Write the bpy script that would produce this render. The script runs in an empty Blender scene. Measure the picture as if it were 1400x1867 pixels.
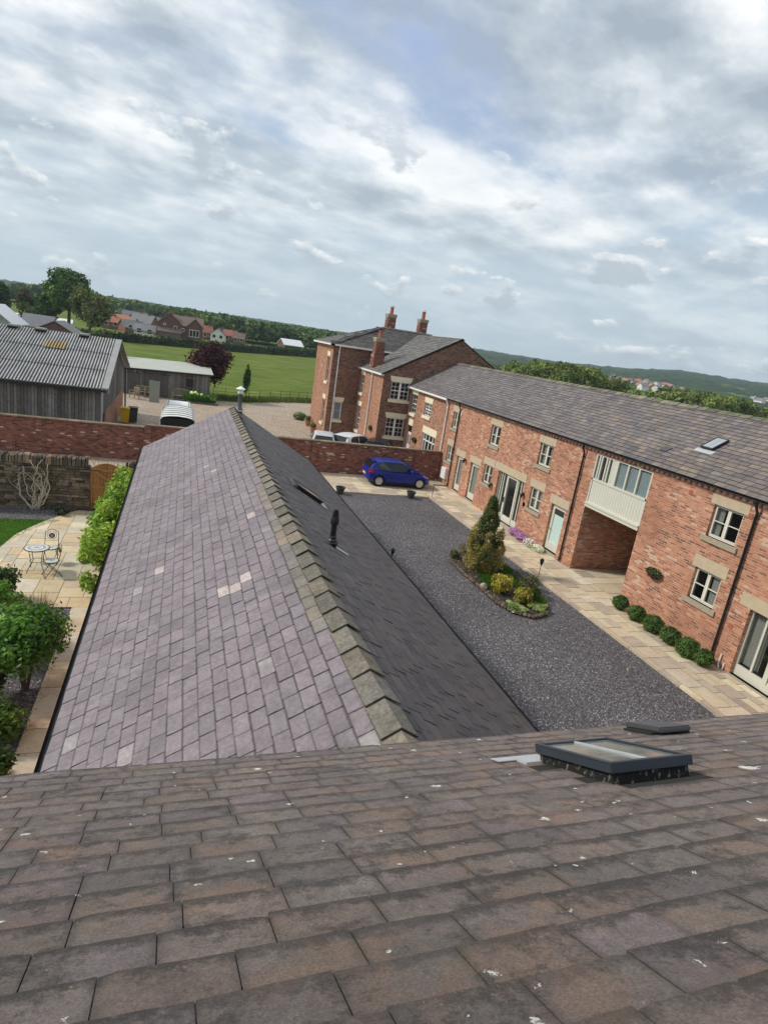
import bpy, bmesh, math, random
import numpy as np
from mathutils import Vector, Matrix, noise
C = bpy.context.scene.collection
sc = bpy.context.scene
R = math.radians
# ------------------------------------------------------------------ camera
CH = 7.5
pi_, ro_, ya_ = 0.271545, 0.150919, 0.348918
fw = Vector((math.sin(ya_)*math.cos(pi_), math.cos(ya_)*math.cos(pi_), -math.sin(pi_)))
rr = Vector((math.cos(ya_), -math.sin(ya_), 0)); uu = rr.cross(fw)
r2 = rr*math.cos(ro_) + uu*math.sin(ro_); u2 = -rr*math.sin(ro_) + uu*math.cos(ro_)
cd = bpy.data.cameras.new('camera'); cam = bpy.data.objects.new('camera', cd); C.objects.link(cam)
m = Matrix((r2, u2, -fw)).transposed().to_4x4(); m.translation = (0, 0, CH); cam.matrix_world = m
cd.sensor_fit = 'HORIZONTAL'; cd.sensor_width = 36; cd.lens = 1092.1/1400*36
cd.clip_start = 0.05; cd.clip_end = 20000
sc.camera = cam
# ------------------------------------------------------------------ sky and sun
EL, AZ = R(40), R(18)
SD = Vector((-math.cos(EL)*math.cos(AZ), math.cos(EL)*math.sin(AZ), math.sin(EL)))
w = bpy.data.worlds.new("World"); sc.world = w; w.use_nodes = True
nt = w.node_tree; nt.nodes.clear()
def N(nt, t, **k):
    n = nt.nodes.new(t)
    for a, b in k.items():
        if a.startswith('i_'):
            n.inputs[a[2:].replace('_', ' ')].default_value = b
        else: setattr(n, a, b)
    return n
def sky():
    L = nt.links.new
    out = N(nt, 'ShaderNodeOutputWorld'); bg = N(nt, 'ShaderNodeBackground'); bg.inputs[1].default_value = 0.1
    L(bg.outputs[0], out.inputs[0])
    st = N(nt, 'ShaderNodeTexSky', sky_type='NISHITA', sun_disc=False, sun_elevation=EL,
           sun_rotation=math.atan2(SD.x, SD.y), air_density=1.0, dust_density=1.6, ozone_density=1.2)
    tc = N(nt, 'ShaderNodeTexCoord')
    sp = N(nt, 'ShaderNodeSeparateXYZ'); L(tc.outputs['Generated'], sp.inputs[0])
    def M(op, a, b=None, c=None):
        n = N(nt, 'ShaderNodeMath', operation=op)
        for i, x in enumerate((a, b, c)):
            if x is None: continue
            if isinstance(x, (int, float)): n.inputs[i].default_value = x
            else: L(x, n.inputs[i])
        return n.outputs[0]
    def ramp(x, *st_, interp='LINEAR'):
        r = N(nt, 'ShaderNodeValToRGB'); r.color_ramp.interpolation = interp
        e = r.color_ramp.elements
        while len(e) < len(st_): e.new(.5)
        for k, (p, c) in zip(e, st_): k.position = p; k.color = (c, c, c, 1) if isinstance(c, (int, float)) else (*c, 1)
        L(x, r.inputs[0]); return r.outputs[0]
    def mix(f, a, b):
        n = N(nt, 'ShaderNodeMix', data_type='RGBA')
        for s, x in ((n.inputs[0], f), (n.inputs[6], a), (n.inputs[7], b)):
            if isinstance(x, (int, float)): s.default_value = x
            elif isinstance(x, tuple): s.default_value = (*x, 1)
            else: L(x, s)
        return n.outputs[2]
    z = M('MAXIMUM', sp.outputs[2], 0.0)
    zz = M('ADD', z, 0.20)
    cx = N(nt, 'ShaderNodeCombineXYZ'); L(M('DIVIDE', sp.outputs[0], zz), cx.inputs[0]); L(M('DIVIDE', sp.outputs[1], zz), cx.inputs[1])
    # clouds drift in streets: turn, then stretch, the cloud plane
    m1 = N(nt, 'ShaderNodeMapping'); m1.inputs['Rotation'].default_value = (0, 0, R(-19)); L(cx.outputs[0], m1.inputs[0])
    mp = N(nt, 'ShaderNodeMapping'); mp.inputs['Scale'].default_value = (.92, 1.08, 1); mp.inputs['Location'].default_value = (4.6, 2.9, 0)
    L(m1.outputs[0], mp.inputs[0])
    def nz(scale, det, rough=.5, dist=0.0, off=(0, 0, 0), src=None):
        m2 = N(nt, 'ShaderNodeMapping'); m2.inputs['Location'].default_value = off; L(src or mp.outputs[0], m2.inputs[0])
        n = N(nt, 'ShaderNodeTexNoise'); n.inputs['Scale'].default_value = scale; n.inputs['Detail'].default_value = det
        n.inputs['Roughness'].default_value = rough; n.inputs['Distortion'].default_value = dist
        L(m2.outputs[0], n.inputs['Vector']); return n.outputs['Fac']
    big = nz(1.5, 10, .58, .15); veil = nz(.8, 4, .5, .3, (7, 3, 0))
    q = N(nt, 'ShaderNodeSeparateXYZ'); L(m1.outputs[0], q.inputs[0])
    t = M('ADD', q.outputs[1], M('MULTIPLY', M('SUBTRACT', nz(1.1, 5, .55, .2, (1, 9, 0)), .5), 1.1))
    t01 = M('DIVIDE', t, 4.0); s01 = M('ADD', M('MULTIPLY', q.outputs[0], .25), .5)
    cover = M('ADD', M('ADD', M('MULTIPLY', big, .50), M('MULTIPLY', nz(3.4, 9, .56, .05, (2.2, 5.1, 0)), .16)), M('MULTIPLY', veil, .34))
    cover = M('ADD', cover, ramp(z, (0, 0.0), (.10, .0), (.35, .07), (.7, .10)))
    gap = M('MULTIPLY', ramp(t01, (.27, 0.0), (.335, .11), (.40, .0), interp='EASE'), ramp(s01, (.5, .3), (.72, 1.0), (.95, .2)))
    cover = M('SUBTRACT', cover, gap)
    mask = ramp(cover, (.40, 0.0), (.49, .7), (.58, 1.0), interp='EASE')
    shade = nz(1.5, 10, .55, .2, (.35, .22, 0))
    bands = ramp(t01, (.22, .45), (.33, .52), (.405, .66), (.455, .46), (.50, .36), (.56, .50), (.8, .5), interp='EASE')
    shade = M('ADD', shade, M('MULTIPLY', M('SUBTRACT', bands, .5), .62))
    lump = lambda off: nz(3.4, 9, .56, .05, off)
    relief = M('SUBTRACT', lump((2.2, 5.1, 0)), lump((2.2+.10, 5.1+.07, 0))); shade = M('ADD', shade, M('MULTIPLY', relief, .5))
    fine = nz(7.5, 7, .6, 0.0, (4, 1, 0)); shade = M('ADD', shade, M('MULTIPLY', M('SUBTRACT', fine, .5), .16))
    ccol = ramp(shade, (.33, (3.5, 4.1, 4.8)), (.44, (4.9, 5.5, 6.1)), (.52, (6.6, 7.1, 7.5)), (.66, (9.4, 9.5, 9.5)))
    low = mix(ramp(z, (0.0, 1.0), (.10, .85), (.35, .35), (.6, .2)), st.outputs[0], (4.9, 6.1, 7.2))
    low = mix(ramp(z, (.2, 0.0), (.4, .75)), low, (3.7, 4.7, 7.2))
    base = mix(mask, low, ccol)
    nearh = ramp(z, (0.0, .95), (.10, .60), (.25, .10), (.4, 0.0))
    base = mix(nearh, base, (5.0, 5.95, 6.55))
    # small cumulus low over the horizon (angular coordinates)
    at = M('ARCTAN2', sp.outputs[0], sp.outputs[1])
    c2 = N(nt, 'ShaderNodeCombineXYZ'); L(M('MULTIPLY', at, 6.0), c2.inputs[0]); L(M('MULTIPLY', z, 11.5), c2.inputs[1])
    cu = nz(1.35, 8, .56, .05, (2.4, .7, 0), c2.outputs[0])
    band = ramp(z, (0.012, 0.0), (.04, 1.0), (.24, 1.0), (.34, 0.0))
    cm = M('MULTIPLY', ramp(cu, (.565, 0.0), (.63, 1.0), interp='EASE'), band)
    cu2 = nz(1.35, 8, .56, .05, (2.4, .7+.12, 0), c2.outputs[0])
    ccl = mix(ramp(cu2, (.50, 0.0), (.62, 1.0)), (8.8, 9.0, 9.0), (4.4, 5.1, 5.7))
    final = mix(M('MULTIPLY', cm, .85), base, ccl)
    L(final, bg.inputs[0])
sky()
sd = bpy.data.lights.new('sun', 'SUN'); sd.energy = 2.6; sd.angle = R(7); sd.color = (1, .93, .82)
so = bpy.data.objects.new('sun', sd); C.objects.link(so); so.rotation_euler = SD.to_track_quat('Z', 'Y').to_euler(); so.location = (-30, 20, 60)
vs = sc.view_settings; vs.view_transform = 'Standard'; vs.look = 'None'; vs.exposure = 0.22; vs.gamma = 1.0
# ------------------------------------------------------------------ materials
class G:
    def __init__(s, name):
        s.m = bpy.data.materials.new(name); s.m.use_nodes = True; s.t = s.m.node_tree
        s.p = s.t.nodes['Principled BSDF']; s.L = s.t.links.new
    def n(s, t, **k): return N(s.t, t, **k)
    def sock(s, sk, x):
        if isinstance(x, (int, float)): sk.default_value = x
        elif isinstance(x, tuple): sk.default_value = (*x, 1) if len(x) == 3 and sk.type == 'RGBA' else x
        elif x is not None: s.L(x, sk)
    def uv(s, name='UVMap', sc_=(1, 1, 1), loc=(0, 0, 0)):
        u = s.n('ShaderNodeUVMap', uv_map=name); mp = s.n('ShaderNodeMapping'); mp.inputs['Scale'].default_value = sc_; mp.inputs['Location'].default_value = loc
        s.L(u.outputs[0], mp.inputs[0]); return mp.outputs[0]
    def obj(s, sc_=(1, 1, 1)):
        u = s.n('ShaderNodeTexCoord'); mp = s.n('ShaderNodeMapping'); mp.inputs['Scale'].default_value = sc_
        s.L(u.outputs['Object'], mp.inputs[0]); return mp.outputs[0]
    def noise(s, v, scale, det=4, rough=.55, dist=0, col=False):
        n = s.n('ShaderNodeTexNoise'); n.inputs['Scale'].default_value = scale; n.inputs['Detail'].default_value = det
        n.inputs['Roughness'].default_value = rough; n.inputs['Distortion'].default_value = dist; s.L(v, n.inputs['Vector'])
        return n.outputs['Color' if col else 'Fac']
    def vor(s, v, scale, out='Color', feature='F1', rnd=1):
        n = s.n('ShaderNodeTexVoronoi', feature=feature); n.inputs['Scale'].default_value = scale; n.inputs['Randomness'].default_value = rnd
        s.L(v, n.inputs['Vector']); return n.outputs[out]
    def ramp(s, x, *st, interp='LINEAR'):
        r = s.n('ShaderNodeValToRGB'); r.color_ramp.interpolation = interp; e = r.color_ramp.elements
        while len(e) < len(st): e.new(.5)
        for k, (p, c) in zip(e, st): k.position = p; k.color = (c, c, c, 1) if isinstance(c, (int, float)) else (*c, 1)
        s.L(x, r.inputs[0]); return r.outputs[0]
    def mix(s, f, a, b, bt='MIX'):
        n = s.n('ShaderNodeMix', data_type='RGBA', blend_type=bt)
        s.sock(n.inputs[0], f); s.sock(n.inputs[6], a); s.sock(n.inputs[7], b); return n.outputs[2]
    def math(s, op, a, b=0.0):
        n = s.n('ShaderNodeMath', operation=op); s.sock(n.inputs[0], a); s.sock(n.inputs[1], b); return n.outputs[0]
    def tint(s):
        a = s.n('ShaderNodeAttribute', attribute_name='tint'); return a.outputs['Color']
    def bump(s, h, d=.01, st=1.0, nrm=None):
        b = s.n('ShaderNodeBump'); b.inputs['Distance'].default_value = d; b.inputs['Strength'].default_value = st; s.L(h, b.inputs['Height'])
        if nrm: s.L(nrm, b.inputs['Normal'])
        return b.outputs[0]
    def fin(s, col=None, rough=.7, nrm=None, metal=0, spec=.5, **k):
        s.sock(s.p.inputs['Base Color'], col); s.sock(s.p.inputs['Roughness'], rough); s.sock(s.p.inputs['Metallic'], metal)
        s.sock(s.p.inputs['Specular IOR Level'], spec)
        if nrm: s.L(nrm, s.p.inputs['Normal'])
        for a, b in k.items(): s.sock(s.p.inputs[a.replace('_', ' ')], b)
        return s.m
MT = {}
def plain(name, col, rough=.6, metal=0, var=.12, scale=3, bump=0, spec=.5, **k):
    g = G(name); v = g.obj(); n = g.noise(v, scale, 5, .6)
    c = g.mix(n, tuple(x*(1-var) for x in col), tuple(min(1, x*(1+var)) for x in col))
    nb = g.bump(g.noise(v, scale*8, 3), .01, bump) if bump else None
    MT[name] = g.fin(c, rough, nb, metal, spec, **k)
def brick(name, c1, c2, c3, mortar, bw=.225, bh=.075, dirt=.5, pale=None, msize=.011, seed=0, mott=.5):
    g = G(name); v = g.uv(loc=(seed*3.37, seed*1.5*bh, 0))
    wob = g.noise(g.uv(), 1.7, 2, col=True)
    v2 = g.n('ShaderNodeVectorMath', operation='MULTIPLY_ADD'); g.L(wob, v2.inputs[0]); v2.inputs[1].default_value = (.012, .012, 0); g.L(v, v2.inputs[2]); v = v2.outputs[0]
    b = g.n('ShaderNodeTexBrick', offset=.5, squash=1.0); g.L(v, b.inputs['Vector'])
    b.inputs['Color1'].default_value = (0, 0, 0, 1); b.inputs['Color2'].default_value = (1, 1, 1, 1); b.inputs['Mortar'].default_value = (.5, .5, .5, 1)
    b.inputs['Scale'].default_value = 1; b.inputs['Mortar Size'].default_value = msize; b.inputs['Mortar Smooth'].default_value = .3
    b.inputs['Brick Width'].default_value = bw; b.inputs['Row Height'].default_value = bh; b.inputs['Bias'].default_value = 0
    big = g.noise(g.uv(), .8, 5, .6)
    t = g.math('ADD', b.outputs['Color'], g.math('MULTIPLY', g.math('SUBTRACT', big, .5), mott*1.3))
    st = [(0, c3), (.11, tuple(x*.6+y*.4 for x, y in zip(c3, c1))), (.34, c1), (.8, c2)]
    if pale: st += [(.955, tuple(min(1, x*1.2) for x in c2)), (.975, pale)]
    col = g.ramp(t, *st)
    sp = g.noise(g.uv(), 30, 3, .7); col = g.mix(.35, col, g.ramp(sp, (.3, .45), (.7, 1.0)), 'MULTIPLY')
    sm = g.noise(g.uv(), 6, 5, .7); mo = g.mix(g.ramp(sm, (.35, 0.0), (.65, 1.0)), mortar, tuple(x*.6 for x in mortar))
    col = g.mix(b.outputs['Fac'], col, mo)
    d = g.noise(g.uv(sc_=(1, .55, 1), loc=(seed, 4, 0)), .55, 6, .65)
    col = g.mix(g.math('MULTIPLY', g.ramp(d, (.45, 0.0), (.72, 1.0)), dirt), col, tuple(x*.55 for x in c1))
    h = g.math('ADD', g.math('MULTIPLY', b.outputs['Fac'], -1.0), g.math('MULTIPLY', sp, .5))
    MT[name] = g.fin(col, .9, g.bump(h, .012, .8), 0, .25)
brick('brick_orange', (.49, .195, .115), (.60, .28, .175), (.24, .115, .085), (.62, .47, .35), pale=(.66, .48, .35), dirt=.42, mott=.7)
brick('brick_brown', (.235, .115, .085), (.36, .18, .125), (.085, .05, .045), (.27, .21, .165), dirt=.5, seed=3, mott=.6)
brick('brick_sunny', (.45, .20, .12), (.56, .28, .17), (.22, .10, .07), (.45, .35, .27), dirt=.5, seed=5, mott=.7)  # brighter copy of the farmhouse brick, sunlight put into its colour
brick('brick_red', (.25, .095, .07), (.33, .14, .10), (.10, .045, .04), (.26, .17, .135), pale=(.62, .55, .47), dirt=.45, seed=7, mott=.35, msize=.008)
brick('brick_far', (.26, .10, .075), (.33, .14, .10), (.15, .06, .05), (.3, .2, .17), dirt=.3, seed=2)
def mat_slate(name, dark=.55, brown=0.0, lichen=0.0, detail=1.0, rough=.62):
    g = G(name); t = g.tint(); v = g.obj(); n1 = g.noise(v, 2.2, 8, .65); n2 = g.noise(v, 22*detail, 6, .7)
    col = g.mix(.55, t, g.ramp(n1, (.3, .55), (.7, 1.25)), 'MULTIPLY')
    col = g.mix(.6, col, g.ramp(n2, (.3, .55), (.68, 1.3)), 'MULTIPLY')
    if brown:
        loc = g.uv('loc'); sp = g.n('ShaderNodeSeparateXYZ'); g.L(loc, sp.inputs[0])
        n3 = g.noise(v, 11, 9, .78); grain = g.noise(v, 120, 4, .75)
        rust = g.math('MULTIPLY', g.ramp(g.noise(v, 2.3, 7, .7), (.50, 0.0), (.62, 1.0)), brown)
        col = g.mix(rust, col, (.31, .195, .135))
        grn = g.math('MULTIPLY', g.ramp(g.noise(v, 1.9, 7, .78, .4), (.47, 0.0), (.66, 1.0)), .5)
        col = g.mix(grn, col, (.165, .15, .13))
        # black algae holds along the tail of each slate, with a ragged upper edge
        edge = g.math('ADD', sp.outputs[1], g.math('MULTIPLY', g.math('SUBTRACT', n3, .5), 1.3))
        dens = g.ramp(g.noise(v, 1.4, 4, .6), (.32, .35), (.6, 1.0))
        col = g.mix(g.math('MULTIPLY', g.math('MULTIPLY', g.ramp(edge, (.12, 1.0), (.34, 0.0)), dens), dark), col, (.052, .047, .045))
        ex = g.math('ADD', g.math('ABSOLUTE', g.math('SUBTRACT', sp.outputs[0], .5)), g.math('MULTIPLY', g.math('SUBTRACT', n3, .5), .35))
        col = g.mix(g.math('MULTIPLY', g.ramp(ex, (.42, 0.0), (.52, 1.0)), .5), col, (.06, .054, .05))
        blk = g.math('MULTIPLY', g.ramp(g.noise(v, 5, 10, .82), (.52, 0.0), (.60, 1.0)), .75)
        col = g.mix(blk, col, (.062, .056, .054))
        col = g.mix(.55, col, g.ramp(grain, (.36, .45), (.62, 1.3)), 'MULTIPLY')
        yl = g.math('MULTIPLY', g.ramp(g.noise(v, 95, 3, .6), (.60, 0.0), (.70, 1.0)), g.ramp(g.noise(v, 3.3, 4, .6), (.46, 0.0), (.6, .6)))
        col = g.mix(yl, col, (.36, .31, .22))
    else:
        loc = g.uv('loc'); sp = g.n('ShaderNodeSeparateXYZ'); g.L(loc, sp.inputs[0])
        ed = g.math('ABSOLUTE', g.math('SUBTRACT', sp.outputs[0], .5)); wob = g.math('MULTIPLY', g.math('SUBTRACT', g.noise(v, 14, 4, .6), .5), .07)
        col = g.mix(.85, col, g.ramp(g.math('ADD', ed, wob), (.460, 1.0), (.488, .12)), 'MULTIPLY')  # contact shade along slate sides, heads and tails, painted into the colour
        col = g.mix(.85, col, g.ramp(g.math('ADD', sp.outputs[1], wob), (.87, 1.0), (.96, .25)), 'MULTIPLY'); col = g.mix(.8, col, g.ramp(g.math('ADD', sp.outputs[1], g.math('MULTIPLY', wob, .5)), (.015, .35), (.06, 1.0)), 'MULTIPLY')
        n3 = g.noise(v, 1.1, 8, .7, .5)
        col = g.mix(g.math('MULTIPLY', g.ramp(n3, (.50, 0.0), (.66, 1.0)), dark), col, (.085, .08, .085)); col = g.mix(g.math('MULTIPLY', g.ramp(g.noise(v, 4.5, 8, .8, .3), (.56, 0.0), (.66, 1.0)), dark), col, (.10, .09, .095)); col = g.mix(g.math('MULTIPLY', g.ramp(g.noise(v, 55, 3, .6), (.69, 0.0), (.74, 1.0)), .5), col, (.5, .47, .46))
    if lichen:
        wv_ = g.n('ShaderNodeVectorMath', operation='MULTIPLY_ADD'); g.L(g.noise(v, 30, 5, .7, col=True), wv_.inputs[0]); wv_.inputs[1].default_value = (.085, .085, .085); g.L(v, wv_.inputs[2])
        for sc__, thr, r_ in ((2.2, .66, .10), (6.0, .80, .12), (16, .90, .18)):
            vn = g.n('ShaderNodeTexVoronoi'); vn.inputs['Scale'].default_value = sc__; g.L(wv_.outputs[0], vn.inputs['Vector']); sc3 = g.n('ShaderNodeSeparateColor'); g.L(vn.outputs['Color'], sc3.inputs[0])
            rad_ = g.math('MULTIPLY', g.math('ADD', sc3.outputs[1], .25), r_)
            li = g.math('MULTIPLY', g.math('GREATER_THAN', sc3.outputs[0], thr), g.math('LESS_THAN', vn.outputs['Distance'], rad_))
            li = g.math('MULTIPLY', li, g.ramp(g.noise(v, 90, 3), (.36, 0.0), (.44, 1.0))); col = g.mix(li, col, (.78, .78, .70))
    nb = g.bump(g.noise(v, 38, 10, .82), .016 if brown else .01, 1.0 if brown else .7); nb = g.bump(n1, .02, .4, nb)
    MT[name] = g.fin(col, rough, nb, 0, .4)
mat_slate('slate_weathered', dark=.8, brown=.6, lichen=1, rough=.75)
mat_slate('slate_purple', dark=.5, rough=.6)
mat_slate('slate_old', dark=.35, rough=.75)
def mat_tint(name, rough=.8, bump=.5, scale=12, var=.5, spec=.3, dist=.01):
    g = G(name); t = g.tint(); v = g.obj(); n1 = g.noise(v, scale, 7, .65); n0 = g.noise(v, scale*.15, 4, .6)
    col = g.mix(var, t, g.ramp(n1, (.3, .55), (.7, 1.3)), 'MULTIPLY'); col = g.mix(var, col, g.ramp(n0, (.3, .7), (.7, 1.2)), 'MULTIPLY')
    MT[name] = g.fin(col, rough, g.bump(n1, dist, bump), 0, spec)
mat_tint('ridge_clay', .95, 1, 24, .9, .1, .02)
mat_tint('rubble', .95, 1, 9, .7, .1, .03)
mat_tint('weathered_board', .9, .6, 7, .6, .15)
mat_tint('wood_oiled', .6, .4, 9, .5, .3)
mat_tint('tinted_paint', .5, .1, 4, .15, .5)
def mat_flag():
    g = G('sandstone_flag'); t = g.tint(); v = g.obj(); a = g.noise(v, 2.4, 7, .62, .9); b = g.noise(v, 16, 6, .7); c = g.noise(v, .8, 3)
    col = g.mix(.45, t, g.ramp(a, (.3, .7), (.7, 1.2)), 'MULTIPLY')
    col = g.mix(g.math('MULTIPLY', g.ramp(g.noise(v, 1.9, 6, .6, 1.5), (.56, 0.0), (.68, 1.0)), .35), col, (.50, .30, .17))
    col = g.mix(.4, col, g.ramp(b, (.3, .7), (.7, 1.15)), 'MULTIPLY')
    MT['sandstone_flag'] = g.fin(col, .85, g.bump(b, .006, .6), 0, .25)
mat_flag()
def mat_leaf(name, trans=.3, rough=.55):
    g = G(name); t = g.tint(); v = g.obj(); n = g.noise(v, 3, 3)
    col = g.mix(.4, t, g.ramp(n, (.3, .8), (.7, 1.45)), 'MULTIPLY'); col = g.mix(1, col, (1.22, 1.2, 1.1), 'MULTIPLY')
    g.fin(col, rough, None, 0, .35)
    tr = g.n('ShaderNodeBsdfTranslucent'); g.L(g.mix(1, col, (1.0, 1.2, .5), 'MULTIPLY'), tr.inputs[0])
    mx = g.n('ShaderNodeMixShader'); mx.inputs[0].default_value = trans
    out = g.t.nodes['Material Output']; g.L(g.p.outputs[0], mx.inputs[1]); g.L(tr.outputs[0], mx.inputs[2]); g.L(mx.outputs[0], out.inputs[0])
    MT[name] = g.m
mat_leaf('leaf'); mat_leaf('petal', .4, .7); mat_leaf('far_leaf', .15, .9)
def mat_gravel(name, cols, scale, pale, dist=.02, mott=.3):
    g = G(name); v = g.obj(); vc = g.vor(v, scale, 'Color'); sp = g.n('ShaderNodeSeparateColor'); g.L(vc, sp.inputs[0])
    k = len(cols); col = g.ramp(sp.outputs[0], *[(i/(k-1)*.93, c) for i, c in enumerate(cols)], (.955, pale))
    d = g.vor(v, scale, 'Distance'); col = g.mix(.75, col, g.ramp(d, (.25, 1.15), (.75, .3)), 'MULTIPLY')
    vc2 = g.vor(v, scale*2.6, 'Color'); col = g.mix(.5, col, g.mix(.5, (1., 1., 1.), g.ramp(vc2, (.1, .3), (.9, 1.9)), 'MULTIPLY'), 'MULTIPLY')
    n = g.noise(v, .35, 6, .65); col = g.mix(mott, col, g.ramp(n, (.3, .55), (.7, 1.35)), 'MULTIPLY')
    MT[name] = g.fin(col, .75, g.bump(g.math('MULTIPLY', d, -1.0), dist, 1.0), 0, .35)
mat_gravel('slate_chippings', [(.06, .056, .064), (.105, .10, .11), (.15, .138, .152), (.215, .20, .215)], 33, (.46, .45, .45), mott=.45)
mat_gravel('pale_gravel', [(.33, .25, .18), (.46, .36, .27), (.56, .46, .36)], 16, (.7, .62, .52))
mat_gravel('soil', [(.03, .025, .02), (.06, .048, .038), (.09, .07, .055)], 14, (.2, .17, .14), .03)
def mat_grass(name, a, b, c, s1=.09, s2=2.2):
    g = G(name); v = g.obj(); n1 = g.noise(v, s1, 7, .62, .6); n2 = g.noise(v, s2, 6, .7); n3 = g.noise(g.obj((.5, 2.2, 1)), .22, 4, .6)
    col = g.ramp(n1, (.3, a), (.5, b), (.72, c)); col = g.mix(.6, col, g.ramp(n2, (.3, .45), (.65, 1.35)), 'MULTIPLY'); col = g.mix(.6, col, g.ramp(g.noise(g.obj((.35, 1.6, 1)), .55, 5, .65), (.35, .55), (.62, 1.25)), 'MULTIPLY'); col = g.mix(.5, col, g.ramp(n3, (.35, .65), (.65, 1.2)), 'MULTIPLY')
    MT[name] = g.fin(col, .95, g.bump(n2, .08, .8), 0, .1)
mat_grass('field_grass', (.09, .135, .02), (.125, .17, .028), (.17, .21, .05), .16, 3.5)
mat_grass('lawn_grass', (.06, .15, .016), (.085, .19, .022), (.11, .22, .035), .8, 25)
def mat_hill():
    g = G('hill_cover'); v = g.obj(); n1 = g.noise(v, .009, 6, .6, .5); n2 = g.noise(v, .05, 7, .8); vo = g.vor(v, .055, 'Distance')
    col = g.ramp(n1, (.40, (.035, .075, .028)), (.60, (.055, .10, .035)), (.64, (.15, .21, .075)), (.78, (.17, .24, .085)))
    vo2 = g.vor(v, .14, 'Distance'); col = g.mix(1, col, g.ramp(n2, (.36, .25), (.64, 1.7)), 'MULTIPLY'); col = g.mix(.6, col, g.ramp(vo, (.0, 1.4), (.8, .4)), 'MULTIPLY'); col = g.mix(.6, col, g.ramp(vo2, (.0, 1.4), (.7, .4)), 'MULTIPLY')
    MT['hill_cover'] = g.fin(col, 1, g.bump(n2, 4, 1), 0, .05)
mat_hill()
def mat_car(name, col, coat=1):
    g = G(name); MT[name] = g.fin(col, .35, None, 0, .25, Coat_Weight=coat*.3, Coat_Roughness=.04)
mat_car('blue_paint', (.004, .018, .21)); mat_car('silver_paint', (.52, .54, .56)); mat_car('dark_paint', (.018, .019, .022)); mat_car('white_paint_car', (.7, .71, .72))
def mat_glass(name, tint=(.5, .55, .55), op=.45, rough=.03, gcol=(.9, .95, 1.)):
    g = G(name); g.fin((.015, .02, .022), rough, None, 0, .8)
    tr = g.n('ShaderNodeBsdfTransparent'); tr.inputs[0].default_value = (*tint, 1)
    mx = g.n('ShaderNodeMixShader'); mx.inputs[0].default_value = op
    g.L(g.p.outputs[0], mx.inputs[1]); g.L(tr.outputs[0], mx.inputs[2]); g.L(mx.outputs[0], g.t.nodes['Material Output'].inputs[0]); MT[name] = g.m
mat_glass('window_glass', (.82, .86, .85), .72); mat_glass('car_glass', (.30, .33, .33), .25, .04)
plain('cream_paint', (.74, .72, .62), .45, var=.05)
plain('sage_paint', (.60, .60, .52), .5, var=.06)
plain('white_upvc', (.80, .80, .79), .35, var=.04)
plain('lintel_stone', (.50, .415, .29), .9, var=.22, scale=5, bump=.5)
plain('cream_stone', (.76, .70, .52), .8, var=.08, scale=4)
plain('sill_stone', (.36, .31, .235), .9, var=.3, scale=9, bump=.5)
plain('black_metal', (.012, .012, .013), .4, var=.2)
plain('dark_rubber', (.015, .015, .016), .85, var=.2)
plain('lead', (.09, .092, .10), .55, metal=.3, var=.25, scale=9)
plain('lead_bright', (.5, .52, .54), .45, metal=.2, var=.2, scale=12)
plain('zinc', (.055, .07, .09), .4, metal=.5, var=.15)
plain('mortar', (.78, .70, .55), .95, var=.2, scale=8, bump=.5)
plain('dark_gap', (.02, .019, .018), .95)
plain('alloy', (.55, .56, .58), .3, metal=.8, var=.05)
plain('red_lens', (.45, .012, .02), .15); plain('clear_lens', (.7, .72, .74), .1); plain('plate_yellow', (.75, .55, .06), .4); plain('plate_white', (.8, .8, .76), .4)
plain('yellow_plastic', (.72, .44, .012), .45, var=.1); plain('grey_plastic', (.05, .055, .06), .5)
plain('clay_red', (.36, .115, .065), .9, var=.3, scale=8, bump=.4); plain('terracotta', (.4, .18, .1), .85, var=.2)
plain('grey_pot', (.055, .062, .06), .7, var=.3, scale=15, bump=.4)
plain('galvanised', (.48, .5, .5), .5, metal=.3, var=.3, scale=5)
plain('white_metal', (.78, .79, .8), .4, var=.08)
plain('bark', (.10, .08, .06), .95, var=.4, scale=9, bump=1); plain('pale_branch', (.52, .44, .34), .9, var=.25, scale=12, bump=.6)
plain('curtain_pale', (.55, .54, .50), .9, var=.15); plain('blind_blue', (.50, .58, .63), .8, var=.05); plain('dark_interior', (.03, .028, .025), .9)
plain('dull_blind', (.33, .37, .39), .3, var=.1); plain('frost_glass', (.50, .66, .64), .25, var=.08, scale=2)
plain('felt_roof', (.42, .44, .40), .9, var=.15, scale=2); plain('cement_sheet', (.33, .335, .325), .9, var=.3, scale=1.5, bump=.3)
plain('cream_ceramic', (.75, .7, .6), .3); plain('tarpaulin', (.24, .25, .21), .8, var=.2)
plain('roof_far_grey', (.19, .195, .205), .9, var=.2, scale=1); plain('roof_far_red', (.40, .155, .10), .9, var=.2, scale=1); plain('roof_far_brown', (.16, .115, .10), .9, var=.25, scale=1)
plain('render_white', (.74, .72, .67), .8, var=.05); plain('brown_brick_flat', (.155, .075, .062), .9, var=.25, scale=2)
def mat_rooflight():
    g = G('rooflight_glass'); v = g.obj(); n = g.noise(v, 5, 6, .7); s_ = g.noise(v, 40, 4, .7)
    col = g.mix(g.ramp(n, (.35, 0.0), (.7, 1.0)), (.13, .155, .155), (.27, .29, .27)); col = g.mix(g.math('MULTIPLY', g.ramp(s_, (.62, 0.0), (.7, 1.0)), .5), col, (.45, .43, .36))
    MT['rooflight_glass'] = g.fin(col, g.ramp(n, (.3, .05), (.7, .2)), None, 0, .7)
mat_rooflight()
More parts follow.
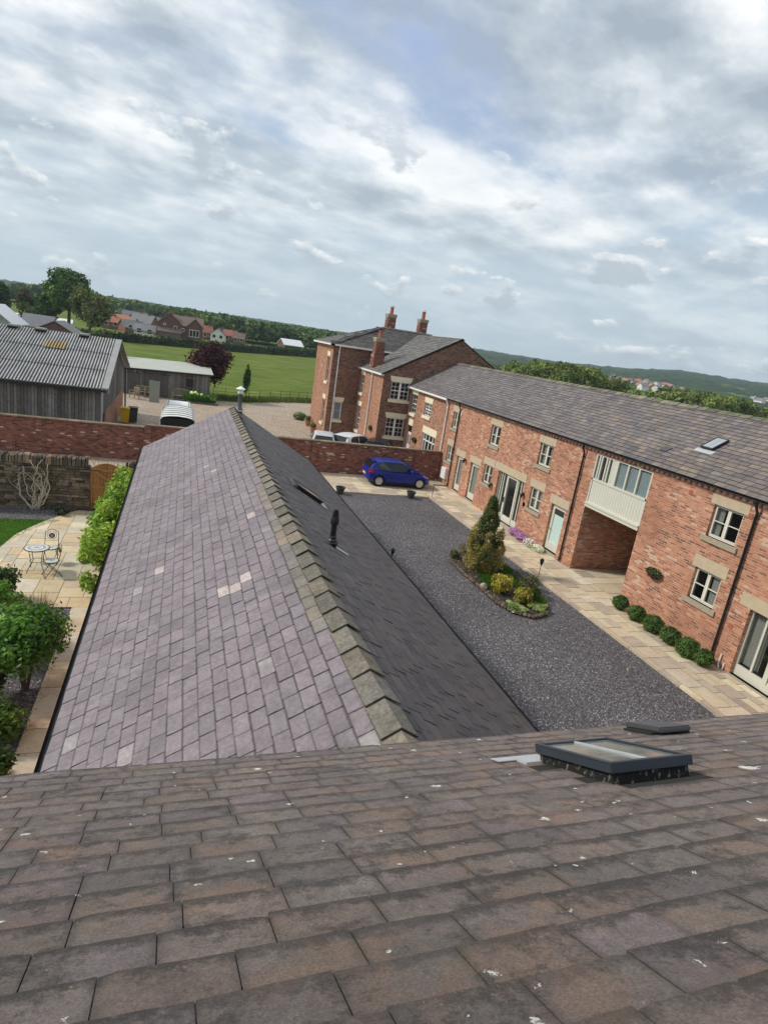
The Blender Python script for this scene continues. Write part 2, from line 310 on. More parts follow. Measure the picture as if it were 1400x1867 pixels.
def mat_dirtblack():
    g = G('lichened_black'); v = g.obj((1, 1, .45)); n = g.noise(v, 34, 5, .7)
    col = g.mix(g.ramp(n, (.56, 0.0), (.70, 1.0)), (.014, .014, .014), (.30, .29, .25)); MT['lichened_black'] = g.fin(col, .85, None, 0, .3)
mat_dirtblack()
# ------------------------------------------------------------------ mesh building
ORG = {}
class MB:
    def __init__(s): s.v = []; s.f = []; s.t = []; s.l = []; s.cur = (1, 1, 1)
    def face(s, pts, tint=None, loc=None):
        i = len(s.v); s.v += [tuple(p) for p in pts]; s.f.append(tuple(range(i, i+len(pts)))); s.t.append(tint or s.cur); s.l.append(loc)
    def box(s, x0, x1, y0, y1, z0, z1, t=None):
        s.hexa([(x0, y0, z0), (x1, y0, z0), (x1, y1, z0), (x0, y1, z0), (x0, y0, z1), (x1, y0, z1), (x1, y1, z1), (x0, y1, z1)], t)
        return s
    def hexa(s, p, t=None):
        i = len(s.v); s.v += [tuple(q) for q in p]
        # keep outward winding
        a, b, c = Vector(p[1])-Vector(p[0]), Vector(p[3])-Vector(p[0]), Vector(p[4])-Vector(p[0])
        fl = a.cross(b).dot(c) < 0
        for f in ((3, 2, 1, 0), (4, 5, 6, 7), (0, 1, 5, 4), (1, 2, 6, 5), (2, 3, 7, 6), (3, 0, 4, 7)):
            f = tuple(i+k for k in (f[::-1] if fl else f)); s.f.append(f); s.t.append(t or s.cur); s.l.append(None)
        return s
    def cyl(s, a, b, r0, r1=None, n=12, caps=True, t=None):
        a, b = Vector(a), Vector(b); r1 = r0 if r1 is None else r1; d = (b-a).normalized()
        x = d.orthogonal().normalized(); y = d.cross(x); i = len(s.v)
        for c, r in ((a, r0), (b, r1)):
            for k in range(n):
                q = 2*math.pi*k/n; s.v.append(tuple(c+x*math.cos(q)*r+y*math.sin(q)*r))
        for k in range(n):
            s.f.append((i+k, i+(k+1) % n, i+n+(k+1) % n, i+n+k)); s.t.append(t or s.cur); s.l.append(None)
        if caps:
            s.f.append(tuple(i+k for k in range(n))[::-1]); s.f.append(tuple(i+n+k for k in range(n)))
            s.t += [t or s.cur]*2; s.l += [None]*2
        return s
    def tube(s, pts, r, n=8, t=None, taper=None):
        pts = [Vector(p) for p in pts]; i0 = len(s.v); m_ = len(pts)
        px = None
        for j, p in enumerate(pts):
            d = (pts[min(j+1, m_-1)]-pts[max(j-1, 0)]).normalized()
            x = d.orthogonal().normalized() if px is None else (px-d*px.dot(d)).normalized(); px = x; y = d.cross(x)
            rad = r if taper is None else r+(taper-r)*j/(m_-1)
            for k in range(n):
                q = 2*math.pi*k/n; s.v.append(tuple(p+x*math.cos(q)*rad+y*math.sin(q)*rad))
        for j in range(m_-1):
            for k in range(n):
                a = i0+j*n; s.f.append((a+k, a+(k+1) % n, a+n+(k+1) % n, a+n+k)); s.t.append(t or s.cur); s.l.append(None)
        s.f.append(tuple(i0+k for k in range(n))[::-1]); s.f.append(tuple(i0+(m_-1)*n+k for k in range(n))); s.t += [t or s.cur]*2; s.l += [None]*2
        return s
    def lathe(s, c, prof, n=20, ax='z', t=None):
        i = len(s.v); c = Vector(c)
        for r, z in prof:
            for k in range(n):
                q = 2*math.pi*k/n; a, b = math.cos(q)*r, math.sin(q)*r
                s.v.append(tuple(c+Vector({'z': (a, b, z), 'y': (a, z, -b), 'x': (z, a, b)}[ax])))
        for j in range(len(prof)-1):
            for k in range(n):
                a = i+j*n; s.f.append((a+k, a+(k+1) % n, a+n+(k+1) % n, a+n+k)); s.t.append(t or s.cur); s.l.append(None)
        s.f.append(tuple(i+k for k in range(n))[::-1]); e = i+(len(prof)-1)*n; s.f.append(tuple(e+k for k in range(n))); s.t += [t or s.cur]*2; s.l += [None]*2
        return s
    def prism(s, poly, axis, a, b, t=None):   # poly in the two other axes, in order (x,y,z minus axis)
        def P(p, h): q = list(p); q.insert(axis, h); return tuple(q)
        n = len(poly); i = len(s.v); s.v += [P(p, a) for p in poly]+[P(p, b) for p in poly]
        ar = sum(poly[k][0]*poly[(k+1) % n][1]-poly[(k+1) % n][0]*poly[k][1] for k in range(n))
        fl = (ar > 0) ^ (axis == 1) ^ (b < a)
        fs = [tuple(range(n))[::-1], tuple(range(n, 2*n))]+[(k, (k+1) % n, n+(k+1) % n, n+k) for k in range(n)]
        for f in fs:
            f = tuple(i+q for q in f); s.f.append(f if fl else f[::-1]); s.t.append(t or s.cur); s.l.append(None)
        return s
    def build(s, name, mat, parent=None, smooth=False, bevel=0, auto=None):
        me = bpy.data.meshes.new(name)
        o = Vector(ORG.get(parent.name, (0, 0, 0))) if parent else Vector((0, 0, 0))
        V = np.array(s.v, dtype=np.float64).reshape(-1, 3)
        me.from_pydata((V-np.array(o)).tolist(), [], s.f)
        nf = len(s.f); cnt = np.array([len(f) for f in s.f])
        at = me.attributes.new('tint', 'FLOAT_COLOR', 'FACE'); T = np.ones((nf, 4)); T[:, :3] = np.array(s.t); at.data.foreach_set('color', T.ravel())
        nr = np.zeros(nf*3); me.polygons.foreach_get('normal', nr); nr = np.abs(nr.reshape(-1, 3)); nl = np.repeat(nr, cnt, axis=0)
        idx = np.concatenate([np.array(f) for f in s.f]); P = V[idx]; dom = nl.argmax(1)
        uv = np.where((dom == 0)[:, None], P[:, [1, 2]], np.where((dom == 1)[:, None], P[:, [0, 2]], P[:, [0, 1]]))
        ul = me.uv_layers.new(name='UVMap'); ul.data.foreach_set('uv', uv.ravel())
        if any(x is not None for x in s.l):
            loc = []
            for f, l in zip(s.f, s.l): loc += [c for p in (l or [(0, 0)]*len(f)) for c in p]
            u3 = me.uv_layers.new(name='loc'); u3.data.foreach_set('uv', loc)
        me.materials.append(MT[mat])
        if smooth: me.polygons.foreach_set('use_smooth', [True]*nf)
        ob = bpy.data.objects.new(name, me); C.objects.link(ob)
        if parent: ob.parent = parent; ORG[ob.name] = tuple(o)
        if auto: me.set_sharp_from_angle(angle=R(auto))
        if bevel:
            bm = bmesh.new(); bm.from_mesh(me); bmesh.ops.remove_doubles(bm, verts=bm.verts, dist=1e-5); bmesh.ops.bevel(bm, geom=[e for e in bm.edges if len(e.link_faces) == 2 and e.calc_face_angle(0) > R(30)], offset=bevel, segments=2, affect='EDGES'); bm.to_mesh(me); bm.free()
        return ob
def tag(o, label=None, cat=None, group=None, kind=None):
    if label: o['label'] = label
    if cat: o['category'] = cat
    if group: o['group'] = group
    if kind: o['kind'] = kind
    return o
def thing(name, label, cat, loc=(0, 0, 0), group=None):
    o = bpy.data.objects.new(name, None); C.objects.link(o); o.location = loc; o.empty_display_size = .2; ORG[o.name] = tuple(loc)
    return tag(o, label, cat, group)
def solo(mb, name, mat, label, cat, group=None, kind=None, loc=None, **k):
    # one-mesh thing, origin moved to its base
    V = np.array(mb.v); c = Vector(loc) if loc else Vector((V[:, 0].mean(), V[:, 1].mean(), V[:, 2].min()))
    mb.v = [tuple(p) for p in (V-np.array(c))]
    o = mb.build(name, mat, None, **k); o.location = c; ORG[o.name] = tuple(c)
    return tag(o, label, cat, group, kind)
def copy_tree(o, parent=None):
    c = o.copy(); C.objects.link(c); c.parent = parent
    for ch in o.children: copy_tree(ch, c)
    return c
def structure(mb, name, mat, **k):
    o = mb.build(name, mat, None, **k); o['kind'] = 'structure'; return o
def poly(mb, pts, z, t=None):
    ar = sum(pts[k][0]*pts[(k+1) % len(pts)][1]-pts[(k+1) % len(pts)][0]*pts[k][1] for k in range(len(pts)))
    if ar < 0: pts = pts[::-1]
    mb.face([(x, y, z) for x, y in pts], t)
# roofs of separate slates ------------------------------------------------
def slates(mb, P0, U, V, lu, lv, w_, gauge, th, tf, seed=1, skip=None, lap=1.75, jit=1.0, inside=None, sub=1):
    rg = random.Random(seed); P0, U, V = Vector(P0), Vector(U).normalized(), Vector(V).normalized(); Nn = U.cross(V)
    rows = int(math.ceil(lv/gauge))
    for r in range(rows):
        u = -(r % 2)*w_*.5-rg.random()*.02*jit
        while u < lu:
            ww = w_*(1+rg.uniform(-.07, .07)*jit); a, b = max(u, 0), min(u+ww-.004, lu); u += ww
            if b-a < .03: continue
            v0 = r*gauge+rg.uniform(-.006, .006)*jit; v1 = min(v0+gauge*lap, lv+.02)
            if r == 0: v0 = -.03
            c = ((a+b)/2, v0+gauge/2)
            if skip and skip(*c): continue
            if inside and not inside(*c): continue
            h = th*(1.75+rg.uniform(-.25, .45)*jit); hh = th*.15; q = rg.uniform(-.004, .004)*jit
            f = lambda x, y, z: P0+U*x+V*y+Nn*z
            t = tf(c[0], c[1], r, rg)
            k = 7 if sub > 1 else 1
            xs = [a+(b-a)*i/k for i in range(k+1)]; sk = rg.uniform(-.004, .004)*jit; tail = [v0+(sk*(i/k-.5)*2+rg.uniform(-.0022, .0022)*jit if sub > 1 else q*(1 if i % 2 else -1)) for i in range(k+1)]
            if sub > 1 and rg.random() < .22: tail[0] += rg.uniform(.004, .022); tail[1] += rg.uniform(0, .006)
            if sub > 1 and rg.random() < .22: tail[-1] += rg.uniform(.004, .022)
            tw = rg.uniform(-.0018, .0018); hs = [h+tw*(i/k-.5)*2 for i, _ in enumerate(xs)]
            top = [f(x, y, z) for x, y, z in zip(xs, tail, hs)]; head = [f(x, v1, hh) for x in xs]; bot = [f(x, y, z-th*1.1) for x, y, z in zip(xs, tail, hs)]
            for i in range(k):
                l0, l1 = i/k, (i+1)/k
                mb.face([top[i], top[i+1], head[i+1], head[i]], t, [(l0, 0), (l1, 0), (l1, lap), (l0, lap)])
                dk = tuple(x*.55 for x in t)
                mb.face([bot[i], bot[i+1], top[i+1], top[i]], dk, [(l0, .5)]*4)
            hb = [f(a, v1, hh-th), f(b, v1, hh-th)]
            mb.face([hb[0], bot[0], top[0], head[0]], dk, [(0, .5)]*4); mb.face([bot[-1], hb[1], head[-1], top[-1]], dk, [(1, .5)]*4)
def jt(c, rg, a, b):
    k = rg.uniform(a, b); return tuple(x*k for x in c)
def ridge_caps(mb, a, b, n, wl, wr, rise, th, tf, seed=3, sag=0.035):
    """overlapping angled ridge tiles from a to b along a level or sloping ridge; wl, wr = wing vectors"""
    rg = random.Random(seed); a, b = Vector(a), Vector(b); d = (b-a)/n; up = Vector((0, 0, 1))
    for i in range(n):
        p, q = a+d*i-d*.04, a+d*(i+1); o1 = up*(rise+sag+rg.uniform(-.004, .006)); o0 = up*rise
        t = tf(i, rg); jx = Vector((rg.uniform(-.007, .007), rg.uniform(-.006, .006), 0)); p = p+jx; q = q+jx
        for wv in (wl, wr):
            wv = Vector(wv)
            A, B, C_, D = p+o1, q+o0, q+o0+wv, p+o1+wv+up*rg.uniform(-.004, .004)
            dn = -up*th
            pts = [A, B, C_, D]; nn = (B-A).cross(D-A)
            if nn.z < 0: pts = [A, D, C_, B]
            mb.face(pts, t); bl = [x+dn for x in pts]
            for k in range(4):
                mb.face([pts[k], bl[k], bl[(k+1) % 4], pts[(k+1) % 4]], tuple(x*.7 for x in t))
# walls ------------------------------------------------------------------
class Fr:
    def __init__(s, o, U, Nn): s.o, s.U, s.N = Vector(o), Vector(U), Vector(Nn)
    def p(s, u, v, d=0): return s.o+s.U*u+s.N*d+Vector((0, 0, v))
    def box(s, mb, u0, u1, v0, v1, d0, d1, t=None):
        mb.hexa([s.p(u0, v0, d0), s.p(u1, v0, d0), s.p(u1, v0, d1), s.p(u0, v0, d1), s.p(u0, v1, d0), s.p(u1, v1, d0), s.p(u1, v1, d1), s.p(u0, v1, d1)], t)
    def quad(s, mb, u0, u1, v0, v1, d=0, t=None):
        q = [s.p(u0, v0, d), s.p(u1, v0, d), s.p(u1, v1, d), s.p(u0, v1, d)]
        if (q[1]-q[0]).cross(q[3]-q[0]).dot(s.N) < 0: q = q[::-1]
        mb.face(q, t)
def wall(mb, fr, u0, u1, v0, v1, ops=(), th=.3, top=None):
    us = sorted({u0, u1, *[min(max(x, u0), u1) for o in ops for x in o[:2]]}); vs_ = sorted({v0, v1, *[min(max(x, v0), v1) for o in ops for x in o[2:4]]})
    for i in range(len(us)-1):
        for j in range(len(vs_)-1):
            cu, cv = (us[i]+us[i+1])/2, (vs_[j]+vs_[j+1])/2
            if any(o[0] < cu < o[1] and o[2] < cv < o[3] for o in ops): continue
            fr.quad(mb, us[i], us[i+1], vs_[j], vs_[j+1], 0)
            q = [fr.p(us[i], vs_[j], -th), fr.p(us[i], vs_[j+1], -th), fr.p(us[i+1], vs_[j+1], -th), fr.p(us[i+1], vs_[j], -th)]
            mb.face(q)
    def strip(a, b):
        mb.face([fr.p(*a, 0), fr.p(*b, 0), fr.p(*b, -th), fr.p(*a, -th)])
    for o in ops:
        a, b, c, d = o[:4]; strip((a, c), (b, c)); strip((b, c), (b, d)); strip((b, d), (a, d)); strip((a, d), (a, c))
    strip((u0, v1), (u1, v1))
def window(fr, P, u0, u1, v0, v1, cols=2, rows=2, mat='cream_paint', rec=.09, fw_=.05, sash=False, curtain=None, blind=None, mull=.05, bar=.022, glass='window_glass', name='window', kick=0, door=False):
    mb = MB(); B = lambda a, b, c, d, e=.0, f=.05: fr.box(mb, a, b, c, d, -rec-f, -rec+e)
    B(u0, u0+fw_, v0, v1); B(u1-fw_, u1, v0, v1); B(u0+fw_, u1-fw_, v1-fw_, v1); B(u0+fw_, u1-fw_, v0, v0+fw_+kick)
    cw = (u1-u0-2*fw_)/cols
    y0, y1 = v0+fw_+kick, v1-fw_
    for i in range(1, cols): c = u0+fw_+cw*i; B(c-mull/2, c+mull/2, y0, y1, .004)
    # casement stiles
    for i in range(cols):
        a, b = u0+fw_+cw*i+(mull/2 if i else 0), u0+fw_+cw*(i+1)-(mull/2 if i < cols-1 else 0)
        st = .028
        if not sash:
            B(a, a+st, y0, y1, .012); B(b-st, b, y0, y1, .012); B(a+st, b-st, y0, y0+st, .012); B(a+st, b-st, y1-st, y1, .012)
        for j in range(1, rows):
            c = y0+(y1-y0)*j/rows; B(a+.001, b-.001, c-bar/2, c+bar/2, .008)
        if sash:
            for k in range(1, sash): c = a+(b-a)*k/sash; B(c-.009, c+.009, y0, y1, .006)
            if rows > 1: c = y0+(y1-y0)/2; B(a, b, c-.028, c+.028, .014)
    o = mb.build(name, mat, P)
    g = MB(); fr.quad(g, u0+fw_*.6, u1-fw_*.6, v0+fw_*.6, v1-fw_*.6, -rec-.024); g.build('pane', glass, o)
    if curtain:
        c = MB(); W = u1-u0
        for s_, e_ in curtain:
            n = 10; a, b = u0+W*s_, u0+W*e_
            for k in range(n):
                p, q = a+(b-a)*k/n, a+(b-a)*(k+1)/n; d = (.02 if k % 2 else 0); d2 = (.02 if (k+1) % 2 else 0)
                c.face([fr.p(p, v0+.03, -rec-.1-d), fr.p(q, v0+.03, -rec-.1-d2), fr.p(q, v1-.03, -rec-.1-d2), fr.p(p, v1-.03, -rec-.1-d)])
        c.build('curtain', 'curtain_pale', o)
    if blind is not None:
        c = MB(); fr.box(c, u0+.03, u1-.03, v1-(v1-v0)*blind, v1-.02, -rec-.09, -rec-.08); c.build('blind', 'blind_blue', o)
    return o
def lintel(fr, P, u0, u1, v0, v1, mat='lintel_stone', flare=0, d=.012):
    mb = MB(); a = [fr.p(u0, v0, -.1), fr.p(u1, v0, -.1), fr.p(u1, v0, d), fr.p(u0, v0, d), fr.p(u0-flare, v1, -.1), fr.p(u1+flare, v1, -.1), fr.p(u1+flare, v1, d), fr.p(u0-flare, v1, d)]
    mb.hexa(a); return mb.build('lintel', mat, P)
def sill(fr, P, u0, u1, v0, v1, mat='sill_stone', d=.06):
    mb = MB(); fr.box(mb, u0, u1, v0, v1, -.12, d); return mb.build('sill', mat, P, bevel=.006)
def pipe(P, pts, r, mat, name='downpipe', brackets=True):
    mb = MB(); mb.tube(pts, r, 10)
    if brackets:
        a, b = Vector(pts[-2]), Vector(pts[-1]); n = max(2, int((a-b).length/1.6))
        for i in range(n+1): p = a.lerp(b, .03+.94*i/n); mb.cyl(p-Vector((0, 0, .03)), p+Vector((0, 0, .03)), r*1.35, None, 10)
    return mb.build(name, mat, P, smooth=True, auto=40)
# foliage ----------------------------------------------------------------
def leaf_cloud(rs, cen, rad, n, size, col, var=.3, flat=.35, shell=.45, asp=.6):
    d = rs.normal(size=(n, 3)); d /= np.linalg.norm(d, axis=1)[:, None]
    rr_ = (rs.random(n)**shell)
    lump = 1+.18*np.sin(d[:, 0]*5+cen[0]*3)*np.cos(d[:, 1]*6+cen[1]*2)*np.sin(d[:, 2]*5+2)
    P = np.array(cen)+d*np.array(rad)*(rr_*lump)[:, None]
    nr = d+rs.normal(size=(n, 3))*.75+np.array([0, 0, flat]); nr /= np.linalg.norm(nr, axis=1)[:, None]
    t = np.cross(nr, rs.normal(size=(n, 3))); t /= np.linalg.norm(t, axis=1)[:, None]; b = np.cross(nr, t)
    s = size*(.6+.8*rs.random(n))[:, None]
    Q = np.stack([P-t*s, P-b*s*asp, P+t*s, P+b*s*asp], 1)
    k = (1+var*(rs.random(n)-.5)*2)
    T = np.array(col)[None, :]*k[:, None]*(1+.15*(rs.random((n, 3))-.5))
    return Q, T
def foliage(name, clouds, mat, parent=None, **k):
    Q = np.concatenate([c[0] for c in clouds]); T = np.concatenate([c[1] for c in clouds]); n = len(Q)
    o = Vector(ORG.get(parent.name, (0, 0, 0))) if parent else Vector((0, 0, 0))
    V = Q.reshape(-1, 3)-np.array(o); me = bpy.data.meshes.new(name)
    me.vertices.add(n*4); me.vertices.foreach_set('co', V.ravel()); me.loops.add(n*4); me.loops.foreach_set('vertex_index', np.arange(n*4)); me.polygons.add(n)
    me.polygons.foreach_set('loop_start', np.arange(n)*4)
    try: me.polygons.foreach_set('loop_total', np.full(n, 4))
    except Exception: pass
    me.update(calc_edges=True)
    at = me.attributes.new('tint', 'FLOAT_COLOR', 'FACE'); A = np.ones((n, 4)); A[:, :3] = T; at.data.foreach_set('color', A.ravel())
    me.materials.append(MT[mat]); ob = bpy.data.objects.new(name, me); C.objects.link(ob)
    if parent: ob.parent = parent; ORG[ob.name] = tuple(o)
    return ob
def crown(seed, cen, rad, nc, per, size, cols, crad=.42, var=.3, low=-.7, shell=.45, asp=.6):
    rs = np.random.RandomState(seed); out = []; cen = np.array(cen, float); rad = np.array(rad, float)
    for i in range(nc):
        while True:
            d = rs.normal(size=3); d /= np.linalg.norm(d)
            if d[2] > low: break
        p = cen+d*rad*(.35+.4*rs.random()); c = cols[rs.randint(len(cols))]
        out.append(leaf_cloud(rs, p, rad*crad*(.7+.6*rs.random()), per, size, np.array(c)*(1+.3*(rs.random()-.5)), var, shell=shell, asp=asp))
    return out
def trunk_mb(base, top, r, limbs=5, seed=1, spread=.5):
    rg = random.Random(seed); mb = MB(); b, t = Vector(base), Vector(top); h = (t-b).length
    pts = [b+(t-b)*k/5+Vector((rg.uniform(-1, 1), rg.uniform(-1, 1), 0))*h*.012*(k > 0) for k in range(6)]
    mb.tube(pts, r, 9, taper=r*.35)
    for i in range(limbs):
        s_ = b.lerp(t, rg.uniform(.35, .95)); a = rg.uniform(0, 6.28); d = Vector((math.cos(a), math.sin(a), rg.uniform(.5, 1.3)))*h*spread*rg.uniform(.5, 1)
        mb.tube([s_, s_+d*.5+Vector((0, 0, h*.02)), s_+d], r*.4, 6, taper=r*.08)
    return mb
def tree(name, label, base, h, rad, seed, cols, nc=26, per=260, size=.4, group=None, mat='far_leaf', cat='tree', trunk=.25, tr=None, bark='bark', crad=.42, low=-.7, var=.3):
    x, y, z = base; T = thing(name, label, cat, base, group)
    cz = z+h-rad[2]
    trunk_mb(base, (x, y, cz+rad[2]*.3), tr or h*.03, 6, seed, .35).build('trunk', bark, T, smooth=True)
    foliage('crown', crown(seed, (x, y, cz), rad, nc, per, size, cols, crad, var, low), mat, T)
    return T
# ================================================================== THE SETTING
mb = MB(); rs = random.Random(2)
poly(mb, [(-2700, -1500), (2700, -1500), (2700, 2700), (-2700, 2700)], -.05); structure(mb, 'field', 'field_grass')
mb = MB(); poly(mb, [(-30, 24), (24, 24), (24, 70), (14.3, 67.2), (12, 66.6), (10.2, 64.9), (6.2, 60.9), (2.9, 59.8), (-30, 59.5)], -.02); structure(mb, 'driveway', 'pale_gravel')
mb = MB(); poly(mb, [(3.9, 2), (13.5, 2), (13.5, 30), (3.9, 30)], 0.0); structure(mb, 'courtyard_gravel', 'slate_chippings')
mb = MB(); poly(mb, [(-9, 3), (-.9, 3), (-.9, 23.5), (-9, 23.5)], -.01); structure(mb, 'garden_bed', 'slate_chippings')
mb = MB(); rg = random.Random(5)
pts = [(-3.62, 22.6), (-4.05, 22.2), (-5.2, 22.0), (-7, 21.9), (-10, 22.2), (-10, 16.2), (-5.5, 16.2), (-4.7, 17.5), (-4.7, 21)]
poly(mb, pts, .012); structure(mb, 'lawn', 'lawn_grass')
rsn = np.random.RandomState(4)
# short lawn grass blades near the patio edge
def grass_patch(name, x0, x1, y0, y1, z, n, h, cols, label, keep=None):
    P = np.stack([x0+(x1-x0)*rsn.random(n), y0+(y1-y0)*rsn.random(n), np.full(n, z)], 1)
    if keep is not None: P = P[[keep(p[0], p[1]) for p in P]]
    n = len(P); a = rsn.random(n)*6.28; s = np.stack([np.cos(a), np.sin(a), np.zeros(n)], 1)*.006; L_ = np.stack([rsn.normal(size=n)*.3, rsn.normal(size=n)*.3, np.ones(n)], 1)*(h*(.5+rsn.random(n)))[:, None]
    Q = np.stack([P-s, P+s, P+s*.3+L_, P-s*.3+L_], 1); T = np.array(cols)[rsn.randint(len(cols), size=n)]*(.7+.6*rsn.random(n))[:, None]
    o = foliage(name, [(Q, T)], 'leaf'); tag(o, label, 'grass', None, 'stuff'); return o
grass_patch('grass', -6.2, -3.7, 17, 22.1, .01, 26000, .035, [(.06, .14, .02), (.09, .19, .03), (.12, .22, .05)], 'mown green lawn grass beside the curved edge of the sandstone patio',
            keep=lambda x, y: y < 22.1 and (x+1.2)**2/13.6+(y-18.7)**2/21 > 1.0)
# ---- stone flags laid at random sizes
SAND = [(.66, .53, .35), (.70, .58, .40), (.62, .50, .35), (.74, .64, .47), (.64, .50, .31), (.57, .50, .39), (.70, .54, .37), (.60, .53, .42)]
def clip(poly_, reg):
    out = poly_
    for k in range(len(reg)):
        a, b = reg[k], reg[(k+1) % len(reg)]; inp, out = out, []
        side = lambda p: (b[0]-a[0])*(p[1]-a[1])-(b[1]-a[1])*(p[0]-a[0])
        for j in range(len(inp)):
            p, q = inp[j], inp[(j+1) % len(inp)]; sp, sq = side(p), side(q)
            if sp >= 0: out.append(p)
            if sp*sq < 0: t = sp/(sp-sq); out.append((p[0]+(q[0]-p[0])*t, p[1]+(q[1]-p[1])*t))
        if not out: return []
    return out
def flags(mb, x0, y0, x1, y1, z, region=None, cell=.29, gap=.012, seed=1, cols=SAND, th=.03, sizes=((3, 2), (2, 3), (2, 2), (1, 2), (2, 1), (3, 2), (3, 3), (2, 2))):
    rg = random.Random(seed); nx, ny = int((x1-x0)/cell+.5), int((y1-y0)/cell+.5); cx, cy = (x1-x0)/nx, (y1-y0)/ny
    occ = [[0]*ny for _ in range(nx)]
    for j in range(ny):
        for i in range(nx):
            if occ[i][j]: continue
            c = list(sizes); rg.shuffle(c); c += [(1, 1)]
            for w_, h_ in c:
                if i+w_ <= nx and j+h_ <= ny and not any(occ[i+a][j+b] for a in range(w_) for b in range(h_)): break
            for a in range(w_):
                for b in range(h_): occ[i+a][j+b] = 1
            g_ = gap/2; e = lambda: rg.uniform(-.004, .004)
            q = [(x0+i*cx+g_+e(), y0+j*cy+g_+e()), (x0+(i+w_)*cx-g_+e(), y0+j*cy+g_+e()), (x0+(i+w_)*cx-g_+e(), y0+(j+h_)*cy-g_+e()), (x0+i*cx+g_+e(), y0+(j+h_)*cy-g_+e())]
            if region: q = clip(q, region)
            if len(q) < 3: continue
            k = rg.uniform(.85, 1.1); t = tuple(v*k for v in rg.choice(cols)); hz = z+th+rg.uniform(-.003, .003)
            mb.face([(x, y, hz) for x, y in q], t)
            for m_ in range(len(q)):
                a, b = q[m_], q[(m_+1) % len(q)]; mb.face([(a[0], a[1], z-.02), (b[0], b[1], z-.02), (b[0], b[1], hz), (a[0], a[1], hz)], tuple(v*.6 for v in t))
PAT = [(-.95, 23.3), (-3.35, 23.3), (-3.75, 22.72), (-4.13, 22.05), (-4.5, 21.2), (-4.75, 20.4), (-4.88, 19.3), (-4.95, 18.4), (-4.95, 15.3), (-.95, 15.3)]
mb = MB(); flags(mb, -5.15, 15.3, -.95, 23.4, 0, PAT, .29, .012, 11); flags(mb, -2.33, 3.2, -.95, 15.3, 0, None, .33, .012, 12, sizes=((4, 2), (4, 3), (2, 2), (4, 1), (2, 1), (3, 2), (4, 2)))
structure(mb, 'patio', 'sandstone_flag')
mb = MB(); poly(mb, [(x*1.0, y) for x, y in PAT], .016); poly(mb, [(-2.31, 3.2), (-.95, 3.2), (-.95, 15.3), (-2.31, 15.3)], .016); structure(mb, 'patio_mortar', 'soil')
SAND2 = [(.60, .50, .35), (.64, .55, .40), (.56, .46, .33), (.68, .60, .46), (.60, .48, .33), (.50, .43, .34), (.56, .46, .35), (.44, .36, .29)]
mb = MB(); flags(mb, 12.86, 2.0, 14.85, 32.3, .03, None, .30, .028, 13, SAND2, .05); flags(mb, 14.85, 15.65, 19.4, 18.6, .03, None, .30, .028, 14, SAND2, .05)
flags(mb, 5.0, 28.45, 12.86, 32.3, .03, None, .30, .03, 15, SAND2, .05); structure(mb, 'paved_path', 'sandstone_flag')
mb = MB()
mb.box(12.86, 14.84, 2, 32.28, -.02, .066); mb.box(14.84, 19.4, 15.64, 18.6, -.02, .0655); mb.box(5.0, 12.86, 28.45, 32.28, -.02, .0655)
structure(mb, 'path_mortar', 'mortar')
mb = MB(); rg = random.Random(8); y = 2.0
while y < 28.4:
    L_ = rg.uniform(.5, .9); t = jt(rg.choice(SAND2), rg, .85, 1.05); mb.box(12.72+rg.uniform(-.006, .006), 12.86, y, min(y+L_-.012, 28.44), -.03, .075+rg.uniform(-.004, .004), t); y += L_
x = 5.0
while x < 12.7:
    L_ = rg.uniform(.5, .9); t = jt(rg.choice(SAND2), rg, .85, 1.05); mb.box(x, min(x+L_-.012, 12.84), 28.31+rg.uniform(-.006, .006), 28.45, -.03, .075+rg.uniform(-.004, .004), t); x += L_
structure(mb, 'path_kerb', 'sandstone_flag')
mb = MB(); rg = random.Random(71)
for i in range(520):
    if i < 330: y = rg.uniform(5, 28.4); x = 12.86+abs(rg.gauss(0, .10)) ; z = .062
    elif i < 430: x = rg.uniform(5.2, 12.7); y = 28.45+abs(rg.gauss(0, .12)); z = .062
    else: y = rg.uniform(9, 15); x = -2.33+abs(rg.gauss(0, .07)); z = .032
    r = rg.uniform(.008, .018); a = rg.uniform(0, 3.1); c, s_ = math.cos(a)*r, math.sin(a)*r; k = rg.uniform(.6, 1.4); t = (.12*k, .11*k, .12*k)
    mb.hexa([(x-c, y-s_, z), (x+s_*.6, y-c*.6, z), (x+c, y+s_, z), (x-s_*.6, y+c*.6, z), (x-c, y-s_, z+r*.5), (x+s_*.6, y-c*.6, z+r*.7), (x+c, y+s_, z+r*.5), (x-s_*.6, y+c*.6, z+r*.4)], t)
o = mb.build('stray_chippings', 'tinted_paint'); tag(o, 'loose slate chippings strayed from the gravel onto the flagstones', 'stones', None, 'stuff')
